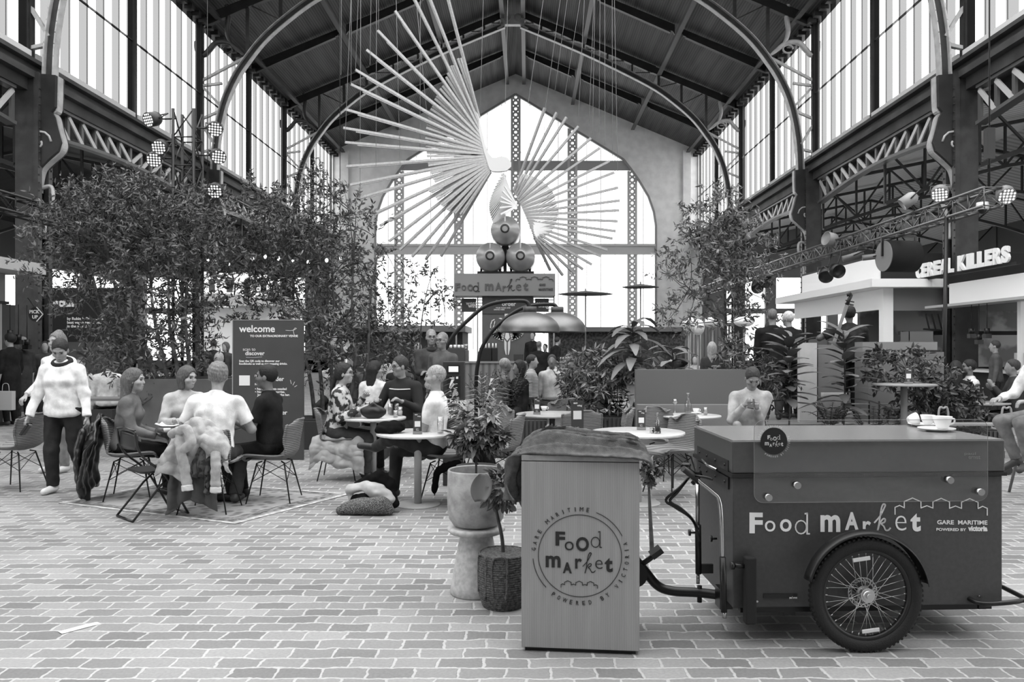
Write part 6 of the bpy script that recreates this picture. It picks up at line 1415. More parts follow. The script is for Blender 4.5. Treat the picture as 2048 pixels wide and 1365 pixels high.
m = MB(); fit(m, 'F', (212, 745, 247, 797), ft, .04); fit(m, 'o', (255, 757, 285, 795), ft, .0); fit(m, 'O', (295, 752, 332, 797), ft, .03); serif_d(m, (335, 742, 375, 800), ft, 5)
fit(m, 'm', (412, 748, 470, 795), ft, .03); fit(m, 'A', (482, 740, 525, 795), ft, .03); fit(m, 'r', (532, 762, 555, 802), ft, .02); script_k(m, (560, 718, 612, 798), ft, 3); fit(m, 'e', (622, 752, 658, 795), ft, -.01); fit(m, 't', (672, 740, 705, 795), ft, .03)
houses(m, (622, 700, 872, 735), ft, 3); fit(m, 'GARE', (780, 748, 820, 763), ft, .02); fit(m, 'MARITIME', (775, 778, 872, 795), ft, .02)
m.build('sign_lettering', mat('sign_ink', 88, .6), t)
m = MB()
def tt(s_, x, y, sz, bd=0): m.text(s_, sz / 3.413 * kt * 1.2, TP(850 + x / 3.413, 350 + y / 3.413, .045), bold=bd, depth=.004)
tt('no charge', 483, 864, 15); tt('order', 525, 895, 34, .02); tt('YOUR FOOD AND', 483, 913, 10, .02); tt('DRINKS HERE', 470, 925, 10, .02)
m.build('order_lettering', INKW, t)
m = MB(); 
for x in (278, 757): m.text('west' if x < 500 else 'east', .20, TP(850 + x / 3.413, 350 + 887 / 3.413, -.098), depth=.004); m.text('wing', .20, TP(850 + (x + 15) / 3.413, 350 + 905 / 3.413, -.098), bold=.02, depth=.004)
m.build('wing_lettering', INKW, t)
# phoenix emblem (drawing units = zoom pixels of the emblem, 8.03 per photo pixel)
fp = lambda x, y, d: TP(890 + x / 8.03, 570 + y / 8.03, .006 + d * 20)
m = MB()
for s in (-1, 1):
    mir = lambda x: 1000 + s * (x - 1000)
    for a0, r0, r1, w in ((0, 268, 215, 44), (1, 240, 190, 40), (2, 214, 160, 36), (3, 186, 132, 34), (4, 160, 104, 30)):
        pts = [(270 - a0 * 6, 650 - a0 * 6), ] 
        ps = []
        for k in range(9):
            u = k / 8; x = 1000 - (272 - a0 * 34) + (200 - a0 * 28) * u ** 1.6; y = 700 + a0 * 2 + (235 - a0 * 30) * u ** .8 - 50 * u * u; ps.append((mir(x), y))
        for (xa, ya), (xb, yb), k in zip(ps, ps[1:], range(8)): stroke(m, [(xa, ya), (xb, yb)], fp, w * math.sin(math.pi * (k + .9) / 9.5) * .75 + 4)
    top = [(mir(730), 720), (mir(735), 640), (mir(755), 580), (mir(790), 560)]; stroke(m, top, fp, 16); stroke(m, [(mir(760), 730), (mir(790), 640), (mir(800), 590)], fp, 14)
    inner = [(850, 770), (870, 850), (910, 900), (935, 905), (930, 870), (890, 800), (860, 775)]; m.prism([(mir(x), y) for x, y in inner], 0, .0015, fp)
    m.prism([(mir(x), y) for x, y in ((950, 870), (990, 925), (990, 1130), (975, 1120), (955, 1030))], 0, .0015, fp)
m.prism([(975, 770), (1025, 770), (1040, 850), (1000, 900), (960, 850)], 0, .0015, fp); m.prism([(860, 540), (910, 560), (960, 575), (1000, 560), (1030, 520), (1030, 445), (955, 445), (960, 520), (940, 545), (890, 530)], 0, .0015, fp)
m.build('phoenix_emblem', mat('emblem_white', 225, .6), t)
CU = mat('tank_metal', 170, .35, .5, noise=5, nscale=3)
for i, (x, y) in enumerate(((1010.5, 461), (981, 514.5), (1041, 514.5))):
    c = P(x, y, YT - .2); r_ = 29 * kt; t = thing('brewing_tank', ('round polished tank at the top of the pyramid above the sign', 'round polished tank lower left above the sign', 'round polished tank lower right above the sign')[i], 'tank', c)
    M = Matrix.Rotation(R(90), 3, 'X'); MB().lathe([(.14, .42), (r_ * .55, .30), (r_ * .93, .12), (r_, 0), (r_, -1.2), (r_ * .9, -1.3), (.001, -1.35)], (0, 0, 0), 40, M).build('tank_shell', CU, t)
    MB().lathe([(.10, .44), (.16, .45), (.16, .41), (.10, .40), (.10, .44)], (0, 0, 0), 24, M).lathe([(.11, .40), (.001, .40)], (0, 0, 0), 24, M).build('hatch', mat('hatch_dark', 60, .4, .5), t)
    MB().cyl((0, -.30, r_ * .3), (0, -.28, r_ * .9), .03, n=6).build('gauge', mat('gauge', 190, .3), t)
m = MB(); a = P(955, 549, YT); b = P(1068, 549, YT); m.mm((a.x, YT - .2, a.z), (b.x, YT + .9, a.z + .09))
for x in (962, 1000, 1022, 1060): c = P(x, 549, YT); m.cyl((c.x, YT + .1, c.z), (c.x, YT + .1, c.z + .5), .04, n=8)
c = P(1010, 500, YT); m.bar((P(985, 545, YT).x, YT + .2, c.z - .8), (c.x, YT + .2, c.z + .3), .09); m.bar((P(1037, 545, YT).x, YT + .2, c.z - .8), (c.x, YT + .2, c.z + .3), .09); m.bar((c.x, YT + .2, c.z - .9), (c.x, YT + .2, c.z + .2), .12)
m.build('tank_rack', BLACK, None, None, 'dark steel rack carrying the three round tanks', 'rack')
# bar
t = thing('bar_counter', 'long bar counter with vertical boards below the phoenix tower', 'bar', (-1.2, 24.3, 0)); BC = mat_lines('bar_boards', 78, 110, 1.6, 'X', .6, .5, 0, .2)
MB().mm((-2.8, .05, 0), (3.6, .7, 1.13)).build('front', BC, t); MB().mm((-2.9, 0, 1.13), (3.7, .75, 1.19)).build('worktop', mat('bar_top', 120, .4), t)
def stand(name, label, cat, x, y, z, w, d, h, m_, extra=None, Y=None):
    Yy = 24.65 if Y is None else Y; X = (x - VX) * Yy / F; t = thing(name, label, cat, (X, Yy, z)); MB().mm((-w / 2, -d / 2, 0), (w / 2, d / 2, h)).build('body', m_, t, bevel=.01)
    if extra: extra(t, w, d, h)
    return t
stand('beer_dispenser', 'dark beer dispenser on the bar, left of the phoenix emblem', 'dispenser', 972, 0, 1.19, .42, .3, .42, BLACK, lambda t, w, d, h: [MB().cyl((x, -.1, h), (x, -.1, h + .15), .02, n=8).build('tap_handle', WHITE, t) for x in (-.1, 0, .1)])
stand('beer_dispenser', 'dark beer dispenser on the bar, in front of the emblem\'s left wing', 'dispenser', 989, 0, 1.19, .2, .3, .42, BLACK, lambda t, w, d, h: [MB().cyl((x, -.1, h), (x, -.1, h + .15), .02, n=8).build('tap_handle', WHITE, t) for x in (-.05, .05)])
stand('coffee_machine', 'dark coffee machine at the left end of the bar', 'coffee machine', 913, 0, 1.19, .55, .4, .42, mat('machine', 60, .4), lambda t, w, d, h: [MB().cyl((x, 0, h), (x, 0, h + .1), .05, n=8).build('cup_stack', WHITE, t) for x in (-.18, -.05, .08, .2)])
stand('coffee_grinder', 'small coffee grinder on the bar beside the coffee machine', 'grinder', 932, 0, 1.19, .18, .2, .35, mat('machine2', 90, .4), lambda t, w, d, h: [MB().cyl((0, 0, h), (0, 0, h + .2), .06, .12, n=12).build('hopper', GL, t)])
stand('till_screen', 'tilted dark till screen on the bar right of the emblem', 'till', 1037, 0, 1.19, .3, .1, .22, BLACK, lambda t, w, d, h: [MB().mm((-.14, -.055, .03), (.14, -.05, .2)).build('screen', mat('till_glass', 60, .2), t)])
gl0 = glass('clear glass in the row of glasses on the bar', (1.05, 24.6, 1.19), .04, .14); gl0['group'] = 'glasses lined up on the bar'
rg = random.Random(3)
for i in range(26): dup(gl0, (1.13 + .095 * (i % 13), 24.6 + .16 * (i // 13), 1.19))
# ------------------------------------------------------------------ far structures
def block(name, label, cat, x0, y0, x1, y1, Y, d, m_, part='body', **kw):
    a = P(x0, y0, Y); b = P(x1, y1, Y); t = thing(name, label, cat, ((a.x + b.x) / 2, Y, min(a.z, b.z) if not kw.get('fl') else 0)); o = t.location
    z0 = 0 if kw.get('fl') else min(a.z, b.z)
    MB().mm((a.x - o.x, 0, z0 - o.z), (b.x - o.x, d, max(a.z, b.z) - o.z)).build(part, m_, t); return t
t = block('food_kiosk', 'far dark kiosk with flat roof left of the tower, behind the standing men', 'kiosk', 700, 662, 925, 720, 31, 3, mat('kiosk_inside', 60, .8), fl=1); MB().mm((-2.5, -.5, 2.25), (2.4, 3.2, 2.5)).build('roof', mat('kiosk_fascia', 120, .6), t)
t = block('food_kiosk', 'far kiosk with ivy front and slim roof right of the tower', 'kiosk', 1100, 662, 1375, 720, 33, 3, mat('ivy', 62, .9, g2=92, nscale=10, bump=1, bscale=20), fl=1); MB().mm((-3.2, -.3, 2.3), (3.2, 3.2, 2.5)).build('roof', mat('kiosk_fascia', 120, .6), t)
m = MB(); a = P(1370, 650, 30); 
for i in range(14): m.mm((a.x + i * .13, 30, 0), (a.x + i * .13 + .07, 30.1, 2.5))
m.mm((a.x, 30, 2.45), (a.x + 1.9, 30.12, 2.6)); m.build('slatted_screen', mat('slats_grey', 110, .7), None, (a.x, 30, 0), 'vertical slatted screen beyond the maple tree', 'screen')
SLT = mat('awning_slate', 110, .7)
for i, (x0, x1, y) in enumerate(((1110, 1232, 592), (1240, 1322, 578))):
    a = P(x0, y, 30); b = P(x1, y - 8, 30); c = (a + b) / 2; t = thing('parasol', ('flat grey parasol hanging right of the sign tower', 'flat grey parasol further right, beside the dotted mullion')[i], 'parasol', (c.x, 30, 0)); w = (b.x - a.x) / 2
    MB().lathe([(.001, c.z + .12), (w * .9, c.z), (w * .9, c.z - .03), (.001, c.z + .09)], (0, 0, 0), 8, sy=.9).build('canopy', SLT, t); MB().cyl((0, 0, 0), (0, 0, c.z + .2), .025, n=8).build('pole', SLT, t)
# right kiosks
PW = mat('kiosk_white', 242, .6); PG = mat('kiosk_grey', 118, .6); DK = mat('kiosk_black', 30, .7)
t = thing('food_kiosk', 'white canopied kiosk behind the stage, white and grey upper panels', 'kiosk', (8.8, 19.8, 0)); X0 = 8.8
MB().mm((0, 0, 3.17), (7, 7.7, 3.38)).build('canopy', PW, t); MB().mm((.7, 1.0, 3.38), (6, 7, 4.15)).build('roof_box', DK, t); MB().mm((.66, 1.05, 3.45), (.70, 6.9, 4.08)).build('white_panel', WHITE, t)
MB().mm((.5, .63, 2.62), (.6, 7.2, 3.165)).build('side_panel', PW, t); MB().mm((.73, .4, 2.58), (6.5, .5, 3.165)).build('front_panel', PG, t); MB().mm((.46, .37, 0), (.72, .62, 3.165)).build('corner_post', PW, t)
MB().mm((1.2, 3.5, 0), (6.5, 3.7, 3.17)).build('back_wall', mat('kiosk_mural', 175, .7, g2=120, nscale=.9), t); MB().mm((.6, .5, 0), (6.5, 1.1, 1.1)).build('counter', DK, t); MB().mm((1.0, .5, 1.95), (6.2, .7, 2.05)).build('rail', DK, t)
for y in (1.6, 4.4): MB().mm((.55, y, 0), (.62, y + 1.6, 1.9)).build('side_shutter', mat('shutter', 90, .7), t)
for x in (1.6, 4.2): m = MB(); [m.bar((x + k * .16, .45, 2.5), (x + k * .16 + .1, .45, 2.1), .03) for k in range(3)]; m.bar((x - .05, .45, 2.1), (x + .6, .45, 2.05), .05); m.build('mural_lines', DK, t)
t = thing('food_kiosk', 'dark kiosk at the far right with the white raised-letter sign', 'kiosk', (10.3, 15.0, 0))
MB().mm((.25, -1.0, 3.2), (3.5, 4.6, 3.45)).build('canopy', DK, t); MB().mm((.2, -1.0, 2.68), (.3, 4.3, 3.2)).build('upper_panel', mat('panel_pale', 240, .6), t); MB().mm((-.25, -1.0, 2.60), (.3, 4.6, 2.66)).build('shelf_rail', mat('rail_pale', 170, .5), t)
MB().mm((.2, -1, 0), (.8, 4.0, 1.05)).build('counter', DK, t); MB().mm((.05, -1, 1.05), (.9, 4.1, 1.1)).build('counter_top', mat('kiosk_top', 200, .4), t); MB().mm((3.0, -1, 0), (3.1, 3.2, 3.2)).build('back_wall', mat('kiosk_back', 70, .7), t)
MB().mm((.25, -1, 1.1), (.75, 1.8, 1.5)).build('glass_case', mat_pane('case_glass', .8, .15), t)
for i in range(7): MB().ell((.5, -.8 + .35 * i, 1.18), (.1, .1, .07)).build('food', mat('food_pale', 190, .7), t)
MB().mm((.2, 1.5, 1.1), (.3, 1.62, 2.6)).build('post', PW, t)
# raised letters: sign plane faces the nave
t = thing('shop_sign', 'large white raised block letters on the right kiosk reading CEREAL KILLERS', 'sign', (10.2, 20.3, 0))
MB().mm((.02, -4.1, 3.36), (.12, 0, 3.42)).build('rail', DK, t)
y = -.02; 
widths = {'I': .13, 'K': .38, 'M': .45}; word = 'CEREAL KILLERS'; tot = sum(widths.get(c, .30) for c in word if c != ' ') + .2; sc = 3.95 / tot
for ch in word:
    if ch == ' ': y -= .2 * sc; continue
    w = widths.get(ch, .30) * sc; m = MB(); z1 = 3.78; fnl = lambda x, yy, d, y=y, w=w: Vector((0 - d * 1.0 / .0015 * .05 + .0, y - x * w * .94, 3.42 + (z1 - 3.42) * (1 - yy)))
    fit(m, ch, (0, 0, 1, 1), fnl, .055, 0, .0015); m.build('letter', WHITE, t); y -= w
MB().mm((10.35, 15.55, 3.5), (10.6, 15.9, 4.6)).build('blank_white_sign', WHITE, None, (10.35, 15.55, 3.5), 'blank white upright light box at the right edge above the kiosk', 'sign') if True else None
def pendant(label, x, y, z, zt_, s=.06):
    t = thing('pendant_lamp', label, 'lamp', (x, y, z)); MB().cyl((0, 0, .1), (0, 0, zt_ - z), .008, n=5).build('cord', BLACK, t); MB().cyl((0, 0, 0), (0, 0, .12), s, n=10).build('socket', BLACK, t); MB().mm((-s * 1.1, -s * 1.1, -.1), (s * 1.1, s * 1.1, 0)).build('shade', BLACK, t)
for i, (px_, py_) in enumerate(((1943, 668), (1958, 680), (1974, 668))): 
    Y = 10.2 * F / (px_ - VX); v = P(px_, py_, Y); pendant('small black pendant lamp under the right kiosk rail, %s of three' % ('left', 'middle', 'right')[i], v.x, Y, v.z, 2.6)
# left kiosks
t = thing('food_kiosk', 'kiosk at the far left with pale canopy and pick up sign', 'kiosk', (-10.5, 16.9, 0))
MB().mm((-3.2, -6.5, 3.2), (0, 0, 3.43)).build('canopy', mat('canopy_pale', 182, .6), t); MB().mm((-.75, -6, 2.6), (-.65, -.35, 3.2)).build('fascia', mat('fascia_mid', 128, .6), t)
MB().mm((-.72, -6, 2.54), (-.6, -.3, 2.6)).build('rail', DK, t); MB().mm((-.8, -.7, 0), (-.62, -.5, 2.6)).build('post', mat('post_pale', 150, .6), t); MB().mm((-1.3, -6, 0), (-.6, -.5, 1.05)).build('counter', DK, t); MB().mm((-1.4, -6, 1.05), (-.5, -.5, 1.1)).build('counter_top', mat('kiosk_top', 200), t)
MB().mm((-3, -6, 0), (-2.9, -.5, 3.2)).build('back_wall', mat('kiosk_back', 70), t)
m = MB(); m.text('FISHHEADS', .36, (-.645, -2.55, 2.74), (0, 1, 0), (0, 0, 1), .0, .005, sp=1.12); m.v = [(a, b, c) for a, b, c in m.v]; m.build('lettering', mat('fascia_ink', 215, .6), t)
c = P(71, 629, 16.6); t = thing('pick_up_sign', 'black round pick up sign with arrow at left', 'sign', (c.x, 16.6, c.z)); MB().cyl((0, 0, 0), (0, .04, 0), .155, n=28).build('disc', BLACK, t)
m = MB(); m.text('PICK', .10, (-.13, -.004, .02), bold=.03, depth=.002); m.text('UP', .10, (-.07, -.004, -.09), bold=.03, depth=.002); fq = lambda x, y, d: Vector((x, -.004 - d, y)); stroke(m, [(.03, .15), (.16, 0), (.03, -.15)], fq, .02); m.build('lettering', INKW, t)
MB().cyl((-.0, .05, .1), (-.2, .05, .35), .012, n=6).build('bracket', BLACK, t)
for i, (px_, py_) in enumerate(((20, 672), (37, 680), (54, 690))): v = P(px_, py_, 16.0 - i * .2 + .6); pendant('small black pendant lamp under the left kiosk, %s of three' % ('left', 'middle', 'right')[i], -11.05, 1550 * 11.05 / (VX - px_), v.z, 2.55)
t = thing('menu_board', 'black menu board with white text behind the left tree', 'menu board', (-11.4, 18.6, 1.75)); MB().mm((0, 0, 0), (1.75, .08, 1.3)).build('panel', DK, t)
MB().mm((.1, .02, -1.75), (.2, .07, 0)).build('post', DK, t); MB().mm((1.55, .02, -1.75), (1.65, .07, 0)).build('post', DK, t)
m = MB(); m.text('ecun', .26, (.02, -.002, .86), bold=.06, depth=.002); m.text('by Rubin la Pala - owner\nbest vegan restaurant\nin the world', .095, (.35, -.002, .53), bold=.02, depth=.002, line=.95); m.text('DDR', .1, (0, -.002, .04), depth=.002); m.build('lettering', INKW, t)
t = thing('food_kiosk', 'bright white kiosk seen between the two left trees', 'kiosk', (-9.2, 26.0, 0)); MB().mm((-2, -.5, 3.15), (-.6, 3, 3.4)).mm((-.6, -.5, 3.0), (.9, 3, 3.3)).build('canopy', mat('canopy_pale', 182), t)
MB().mm((-1.8, .3, 3.4), (.6, .4, 4.2)).build('lit_sign', mat_emit('lit_panel', .9), t); m = MB()
for k, x in enumerate((-1.5, -.9, -.3, .25)): m.cyl((x, .28, 3.85), (x, .29, 3.85), .16 if k % 2 else .12, n=14); m.mm((x - .1, .27, 3.5), (x + .1, .29, 3.75))
m.build('sign_figures', mat('figure_grey', 80, .6), t); MB().mm((-1.9, .3, 0), (.7, 3, 3.0)).build('body', PW, t)
block('white_partition', 'low grey partition wall behind the left planter', 'partition', 225, 757, 470, 850, 16, .2, mat('felt_grey', 98), fl=1)
# ------------------------------------------------------------------ lighting trusses
TR = mat('truss_black', 44, .4, .3); TRL = mat('truss_alloy', 104, .35, .6)
def truss(name, label, a, b, w, m_, step=.45, cat='truss'):
    a = Vector(a); b = Vector(b); t = thing(name, label, cat, a); L = (b - a).length; d = (b - a) / L; u = Vector((0, 0, 1)) if abs(d.z) < .9 else Vector((0, 1, 0)); x = d.cross(u).normalized(); u = x.cross(d)
    cs = [x * w / 2 + u * w / 2, x * w / 2 - u * w / 2, -x * w / 2 - u * w / 2, -x * w / 2 + u * w / 2]
    for c in cs: MB().tube([c, c + d * L], .026, 8).build('chord', m_, t)
    m = MB(); n = int(L / step)
    for k in range(n):
        p, q = d * L * k / n, d * L * (k + 1) / n
        for i in range(4): j = (i + 1) % 4; m.tube([p + cs[i if k % 2 else j], q + cs[j if k % 2 else i]], .012, 5)
        for i in range(4): m.tube([p + cs[i], p + cs[(i + 1) % 4]], .012, 4)
    m.build('bracing', m_, t); return t
truss('lighting_truss', 'long lighting truss on the right side running towards the end wall', (7.45, 12.4, 4.03), (7.45, 33, 4.03), .29, TRL)
truss('lighting_truss', 'short dark lighting truss at the left edge', (-9.0, 12.5, 4.1), (-9.0, 22, 4.1), .29, TR)
truss('truss_tower', 'upright dark truss tower with spotlights above the left tree', (-5.52, 12.6, 0), (-5.52, 12.6, 5.45), .33, TR)
c = P(1893, 415, 13.5); MB().tube([(7.3, 13.5, 3.9), (7.24, 13.5, 0)], .035, 8).build('truss_post', TR, None, (7.27, 13.5, 0), 'slim dark post carrying the right lighting truss', 'post')
MB().tube([(7.45, 12.5, 4.2), (7.45, 12.5, 12.0)], .012, 6).box((7.45, 12.5, 4.9), (.12, .12, .5)).build('hoist_chain', TR, None, (7.45, 12.5, 4.2), 'hoist chain with motor holding up the right truss', 'chain')
LED = mat_emit('led_lit', 1.6)
def spot(label, loc, dirv, r=.115, L=.24, lit=True, g=50, group=None):
    t = thing('spotlight', label, 'spotlight', loc, group=group); d = Vector(dirv).normalized(); q = d.to_track_quat('Z', 'Y').to_matrix()
    MB().lathe([(r * .55, -L / 2), (r * .8, -L / 2 + .03), (r, -L / 2 + .08), (r, L / 2), (r * .93, L / 2), (r * .9, L / 2 - .015), (.001, L / 2 - .015)], (0, 0, 0), 20, q).build('can', mat('can_%d' % g, g, .4), t)
    if lit:
        m = MB()
        for i in range(-2, 3):
            for j in range(-2, 3):
                if i * i + j * j <= 5: c = q @ Vector((i * r * .36, j * r * .36, L / 2 - .004)); m.lathe([(r * .13, 0), (.001, .006)], c, 8, q)
        m.build('led_face', LED, t, kind='stuff')
    x = q @ Vector((1, 0, 0)); MB().tube([x * r * 1.1, x * r * 1.1 - d * L * .7 + Vector((0, 0, .05)), -x * r * 1.1 - d * L * .7 + Vector((0, 0, .05)), -x * r * 1.1], .012, 5).build('yoke', mat('can_50', 50), t); return t
for i, (x, y, dx) in enumerate(((308, 238, -.5), (322, 293, .1), (310, 318, .3), (429, 257, .5), (435, 312, .6), (432, 380, .2))):
    v = P(x, y, 12.4); spot('round LED spotlight on the left tower, %s' % ('top left', 'middle left', 'lowest left', 'top right', 'middle right', 'lowest right')[i], v, (dx, -1, -.45))
    MB().tube([v + Vector((0, .12, .03)), (-5.52 + (.16 if i > 2 else -.16), 12.55, v.z + .05)], .014, 6).build('spot_arm', TR, None, None, 'thin arm holding the %s spotlight to the left tower' % ('top left', 'middle left', 'lowest left', 'top right', 'middle right', 'lowest right')[i], 'bracket')
for i, (x, y, Y, dv, lit, g, r, L) in enumerate(((1880, 385, 13.6, (-.6, -1, -.8), 1, 120, .14, .22), (2010, 388, 12.5, (-.2, -1, -.7), 1, 120, .14, .22), (1818, 400, 14.6, (-.8, .2, -.6), 0, 150, .12, .3), (1662, 480, 18.5, (-1, -.3, .2), 0, 120, .17, .3), (1672, 541, 18, (.1, -1, -.3), 0, 18, .16, .3), (1652, 548, 18.6, (-.4, -1, -.8), 0, 24, .17, .3), (1706, 512, 17, (-1, .3, -.3), 0, 110, .06, .45), (1745, 514, 16.3, (-1, .3, -.1), 0, 110, .06, .4), (1530, 560, 24, (.1, -1, -.5), 0, 24, .2, .4), (1515, 572, 25, (-.3, -1, -.5), 0, 24, .2, .4))):
    v = P(x, y, Y); nm = ('lit LED head left of the hoist chain', 'lit LED head right of the hoist chain', 'pale spotlight on top of the right truss', 'ribbed pale spotlight on the truss beside the second column', 'black moving-head light facing forward under the truss', 'black moving-head light tilted down under the truss', 'slim horizontal tube spotlight, left of the black speaker', 'slim horizontal tube spotlight nearest the black speaker', 'small far black light under the truss, right one', 'small far black light under the truss, left one')[i]
    spot(nm, v, dv, r, L, bool(lit), g); z1 = 3.9 if v.z < 3.9 else 4.17
    MB().tube([v, (7.45 - (.14 if v.x < 7.45 else -.14), Y, z1)], .016, 5).build('clamp_arm', TR, None, None, 'clamp arm of the ' + nm.replace(',', ''), 'bracket')
v = P(1965, 420, 12.7); t = thing('dome_camera', 'white dome security camera under the right truss', 'camera', v); MB().lathe([(.001, .13), (.09, .12), (.10, .02), (.09, 0), (.001, 0)], (0, 0, 0), 20).build('housing', WHITE, t); MB().ell((0, 0, 0), (.07, .07, .07)).build('lens_dome', BLACK, t)
MB().tube([v + Vector((0, 0, .12)), (7.4, 12.7, 3.9)], .012, 5).build('clamp_arm', TR, None, None, 'short arm holding the dome security camera', 'bracket')
c = P(1801, 513, 16); t = thing('loudspeaker', 'big black drum shaped speaker hanging under the right truss', 'speaker', c); MB().cyl((-.36, -.04, 0), (.30, .04, 0), .325, n=36).build('drum', mat('speaker_black', 20, .8), t)
MB().cyl((-.375, -.042, 0), (-.355, -.04, 0), .315, n=36).build('end_cap', mat('endcap', 120, .6), t); MB().bar((-.40, -.04, 0), (-.40, -.04, .42), .04).bar((.33, .04, 0), (.33, .04, .42), .04).bar((-.40, -.04, .42), (.33, .04, .42), .05).build('hanging_bracket', BLACK, t); MB().bar((-.05, 0, .42), (-.05, 0, 3.9 - c.z), .06).build('hanger', BLACK, t)
# festoon bulbs between the left trees
t = thing('festoon_lights', 'string of small bulbs between the two left trees', 'string lights'); pts = curve([P(415, 515, 20), P(470, 522, 20), P(530, 508, 20), P(600, 520, 20), P(680, 512, 20)], 5); MB().tube(pts, .008, 4).build('cable', BLACK, t)
for p in pts[::2]: MB().ell(p + Vector((0, 0, -.07)), (.045, .045, .055), 8).build('bulb', mat_emit('warm_bulb', 3), t)
for x in (415, 680): MB().cyl(P(x, 515, 20), (P(x, 515, 20).x, 20, roofz(P(x, 515, 20).x - XC) - .02), .01, n=4).build('hanging_wire', BLACK, t)
# glass globe lamps on posts at right of centre
for i, (x, y) in enumerate(((1378, 650), (1396, 655), (1425, 645), (1488, 644))):
    v = P(x, y, 16); t = thing('globe_lamp', 'white glass globe lamp on a slim post, %s from the left' % ('first', 'second', 'third', 'fourth')[i], 'lamp', (v.x, 16, 0)); MB().cyl((0, 0, 0), (0, 0, v.z - .1), .02, n=8).build('post', mat('post_grey', 130, .5), t)
    MB().ell((0, 0, v.z), ((.14 if i < 2 else .22), .14, .17 if i < 2 else .11), 12).build('globe', mat('globe_white', 235, .3), t)
# ------------------------------------------------------------------ stage
t = thing('stage', 'low stage platform behind the right planters', 'stage', (3.7, 11.9, 0)); MB().mm((0, 0, 0), (3.1, 2.6, .42)).build('platform', mat('stage_wood', 105, .7), t); MB().mm((-.02, -.03, .38), (3.12, 0, .44)).build('edge_trim', mat('stage_edge', 140, .6), t)
def panel(label, x0, x1, y0, Y, g, zb=.42, d=.12): a = P(x0, y0, Y); b = P(x1, y0, Y); return MB().mm((a.x, Y, zb), (b.x, Y + d, a.z)).build('partition', mat('panel_%d' % g, g, .7, noise=4, nscale=3), None, ((a.x + b.x) / 2, Y, zb), label, 'partition')
panel('tall pale panel on the stage beside the standing men', 1600, 1634, 686, 12.3, 176); panel('mid grey panel on the stage before the bass player', 1636, 1690, 690, 12.35, 112); 
a = P(1736, 705, 12.3); b = P(1888, 705, 12.3); t = thing('stage_piano', 'grey upright piano body with keyboard on the stage', 'piano', ((a.x + b.x) / 2, 12.3, .421)); w = (b.x - a.x) / 2
MB().mm((-w, 0, 0), (w, .5, 1.12)).build('case', mat('piano_grey', 108, .6), t); MB().mm((-w, .2, 1.12), (w, .5, 1.28)).build('top', mat('piano_top', 128, .5), t); MB().mm((-w + .05, .02, 1.12), (w - .05, .2, 1.15)).build('keys', DK, t)
b_ = MB(); b_.mm((-.2, -.15, 0), (.2, .15, .02)); [b_.mm((-.2, -.15 + .29 * k, .02), (.2, -.14 + .29 * k, .17)) for k in (0, 1)]; [b_.mm((-.2 + .39 * k, -.15, .02), (-.19 + .39 * k, .15, .17)) for k in (0, 1)]; b_.build('crate', mat('crate_grey', 90, .7), None, (a.x + .95, 12.65, 1.702), 'grey plastic crate on top of the stage piano', 'crate')
# double bass
c = P(1640, 700, 12.9); t = thing('double_bass', 'double bass held upright by the musician on the stage', 'instrument', (c.x + .1, 12.95, .42)); WD = mat('bass_wood', 90, .35, noise=12, nscale=6)
sd = SDF(.05); sd.ell((0, 0, .38), (.32, .10, .34)); sd.ell((0, 0, .85), (.24, .10, .26)); sd.plane((0, -.09, 0), (0, -1, 0)); sdf_obj('body', sd, WD, .015, t)
MB().bar((.0, -.06, .9), (.36, -.02, 1.9), .05, .04).build('neck', mat('bass_neck', 120, .5), t)
MB().tube([Vector((.36, -.02, 1.9)), Vector((.40, -.02, 2.0)), Vector((.43, -.02, 2.06)), Vector((.41, -.02, 2.1)), Vector((.38, -.02, 2.08)), Vector((.39, -.02, 2.05))], .03, 8).bar((.33, -.02, 1.93), (.47, -.02, 1.9), .02).bar((.34, -.02, 1.98), (.48, -.02, 1.95), .02).build('scroll', BLACK, t); MB().cyl((0, 0, 0), (0, 0, .1), .01, n=6).build('endpin', BLACK, t)
# furniture at right
def cafe_chair(label, loc, yaw):
    t = thing('cafe_chair', label, 'chair', loc, R(yaw), 'slatted cafe chairs')
    MB().mm((-.19, -.19, .44), (.19, .19, .46)).build('seat', mat('cafe_seat', 150, .5), t); m = MB(); [m.bar((-.19, -.19, z), (.19, -.19, z), .05, .015) for z in (.6, .68, .76)]; m.build('backrest', mat('cafe_seat', 150), t)
    for sx in (-1, 1):
        MB().tube([(sx * .19, -.19, .8), (sx * .19, -.19, 0)], .012, 6).build('leg', BLACK, t); MB().tube([(sx * .19, .18, .44), (sx * .19, .19, 0)], .012, 6).build('leg', BLACK, t)
    return t
cc = cafe_chair('small slatted cafe chair under the piano, left one', (P(1712, 0, 11.6).x, 11.5, 0), 170); dup(cc, (P(1790, 0, 11.6).x, 11.5, 0), R(185), 'small slatted cafe chair under the piano, right one')
t = thing('plywood_chair', 'pale plywood chair back among the rubber plants', 'chair', (P(1690, 0, 11.55).x - .02, 11.72, 0), R(180)); MB().mm((-.2, -.2, .44), (.2, .2, .46)).build('seat', mat('plywood', 150, .5), t)
m = MB(); m.grid(lambda u, v: ((u - .5) * .40, -.2 - .02 * math.cos(math.pi * (u - .5)), .62 + .3 * v), 8, 4, .012); m.build('backrest', mat('plywood', 150), t)
for sx in (-1, 1):
    for sy in (-1, 1): MB().tube([(sx * .18, sy * .18, .44), (sx * .2, sy * .2, 0)], .012, 6).build('leg', BLACK, t)
rtable('pale low table before the bearded man at right', (P(1935, 0, 12.6).x, 12.4, 0), .5, .74, mat('table_grey', 140), TE)
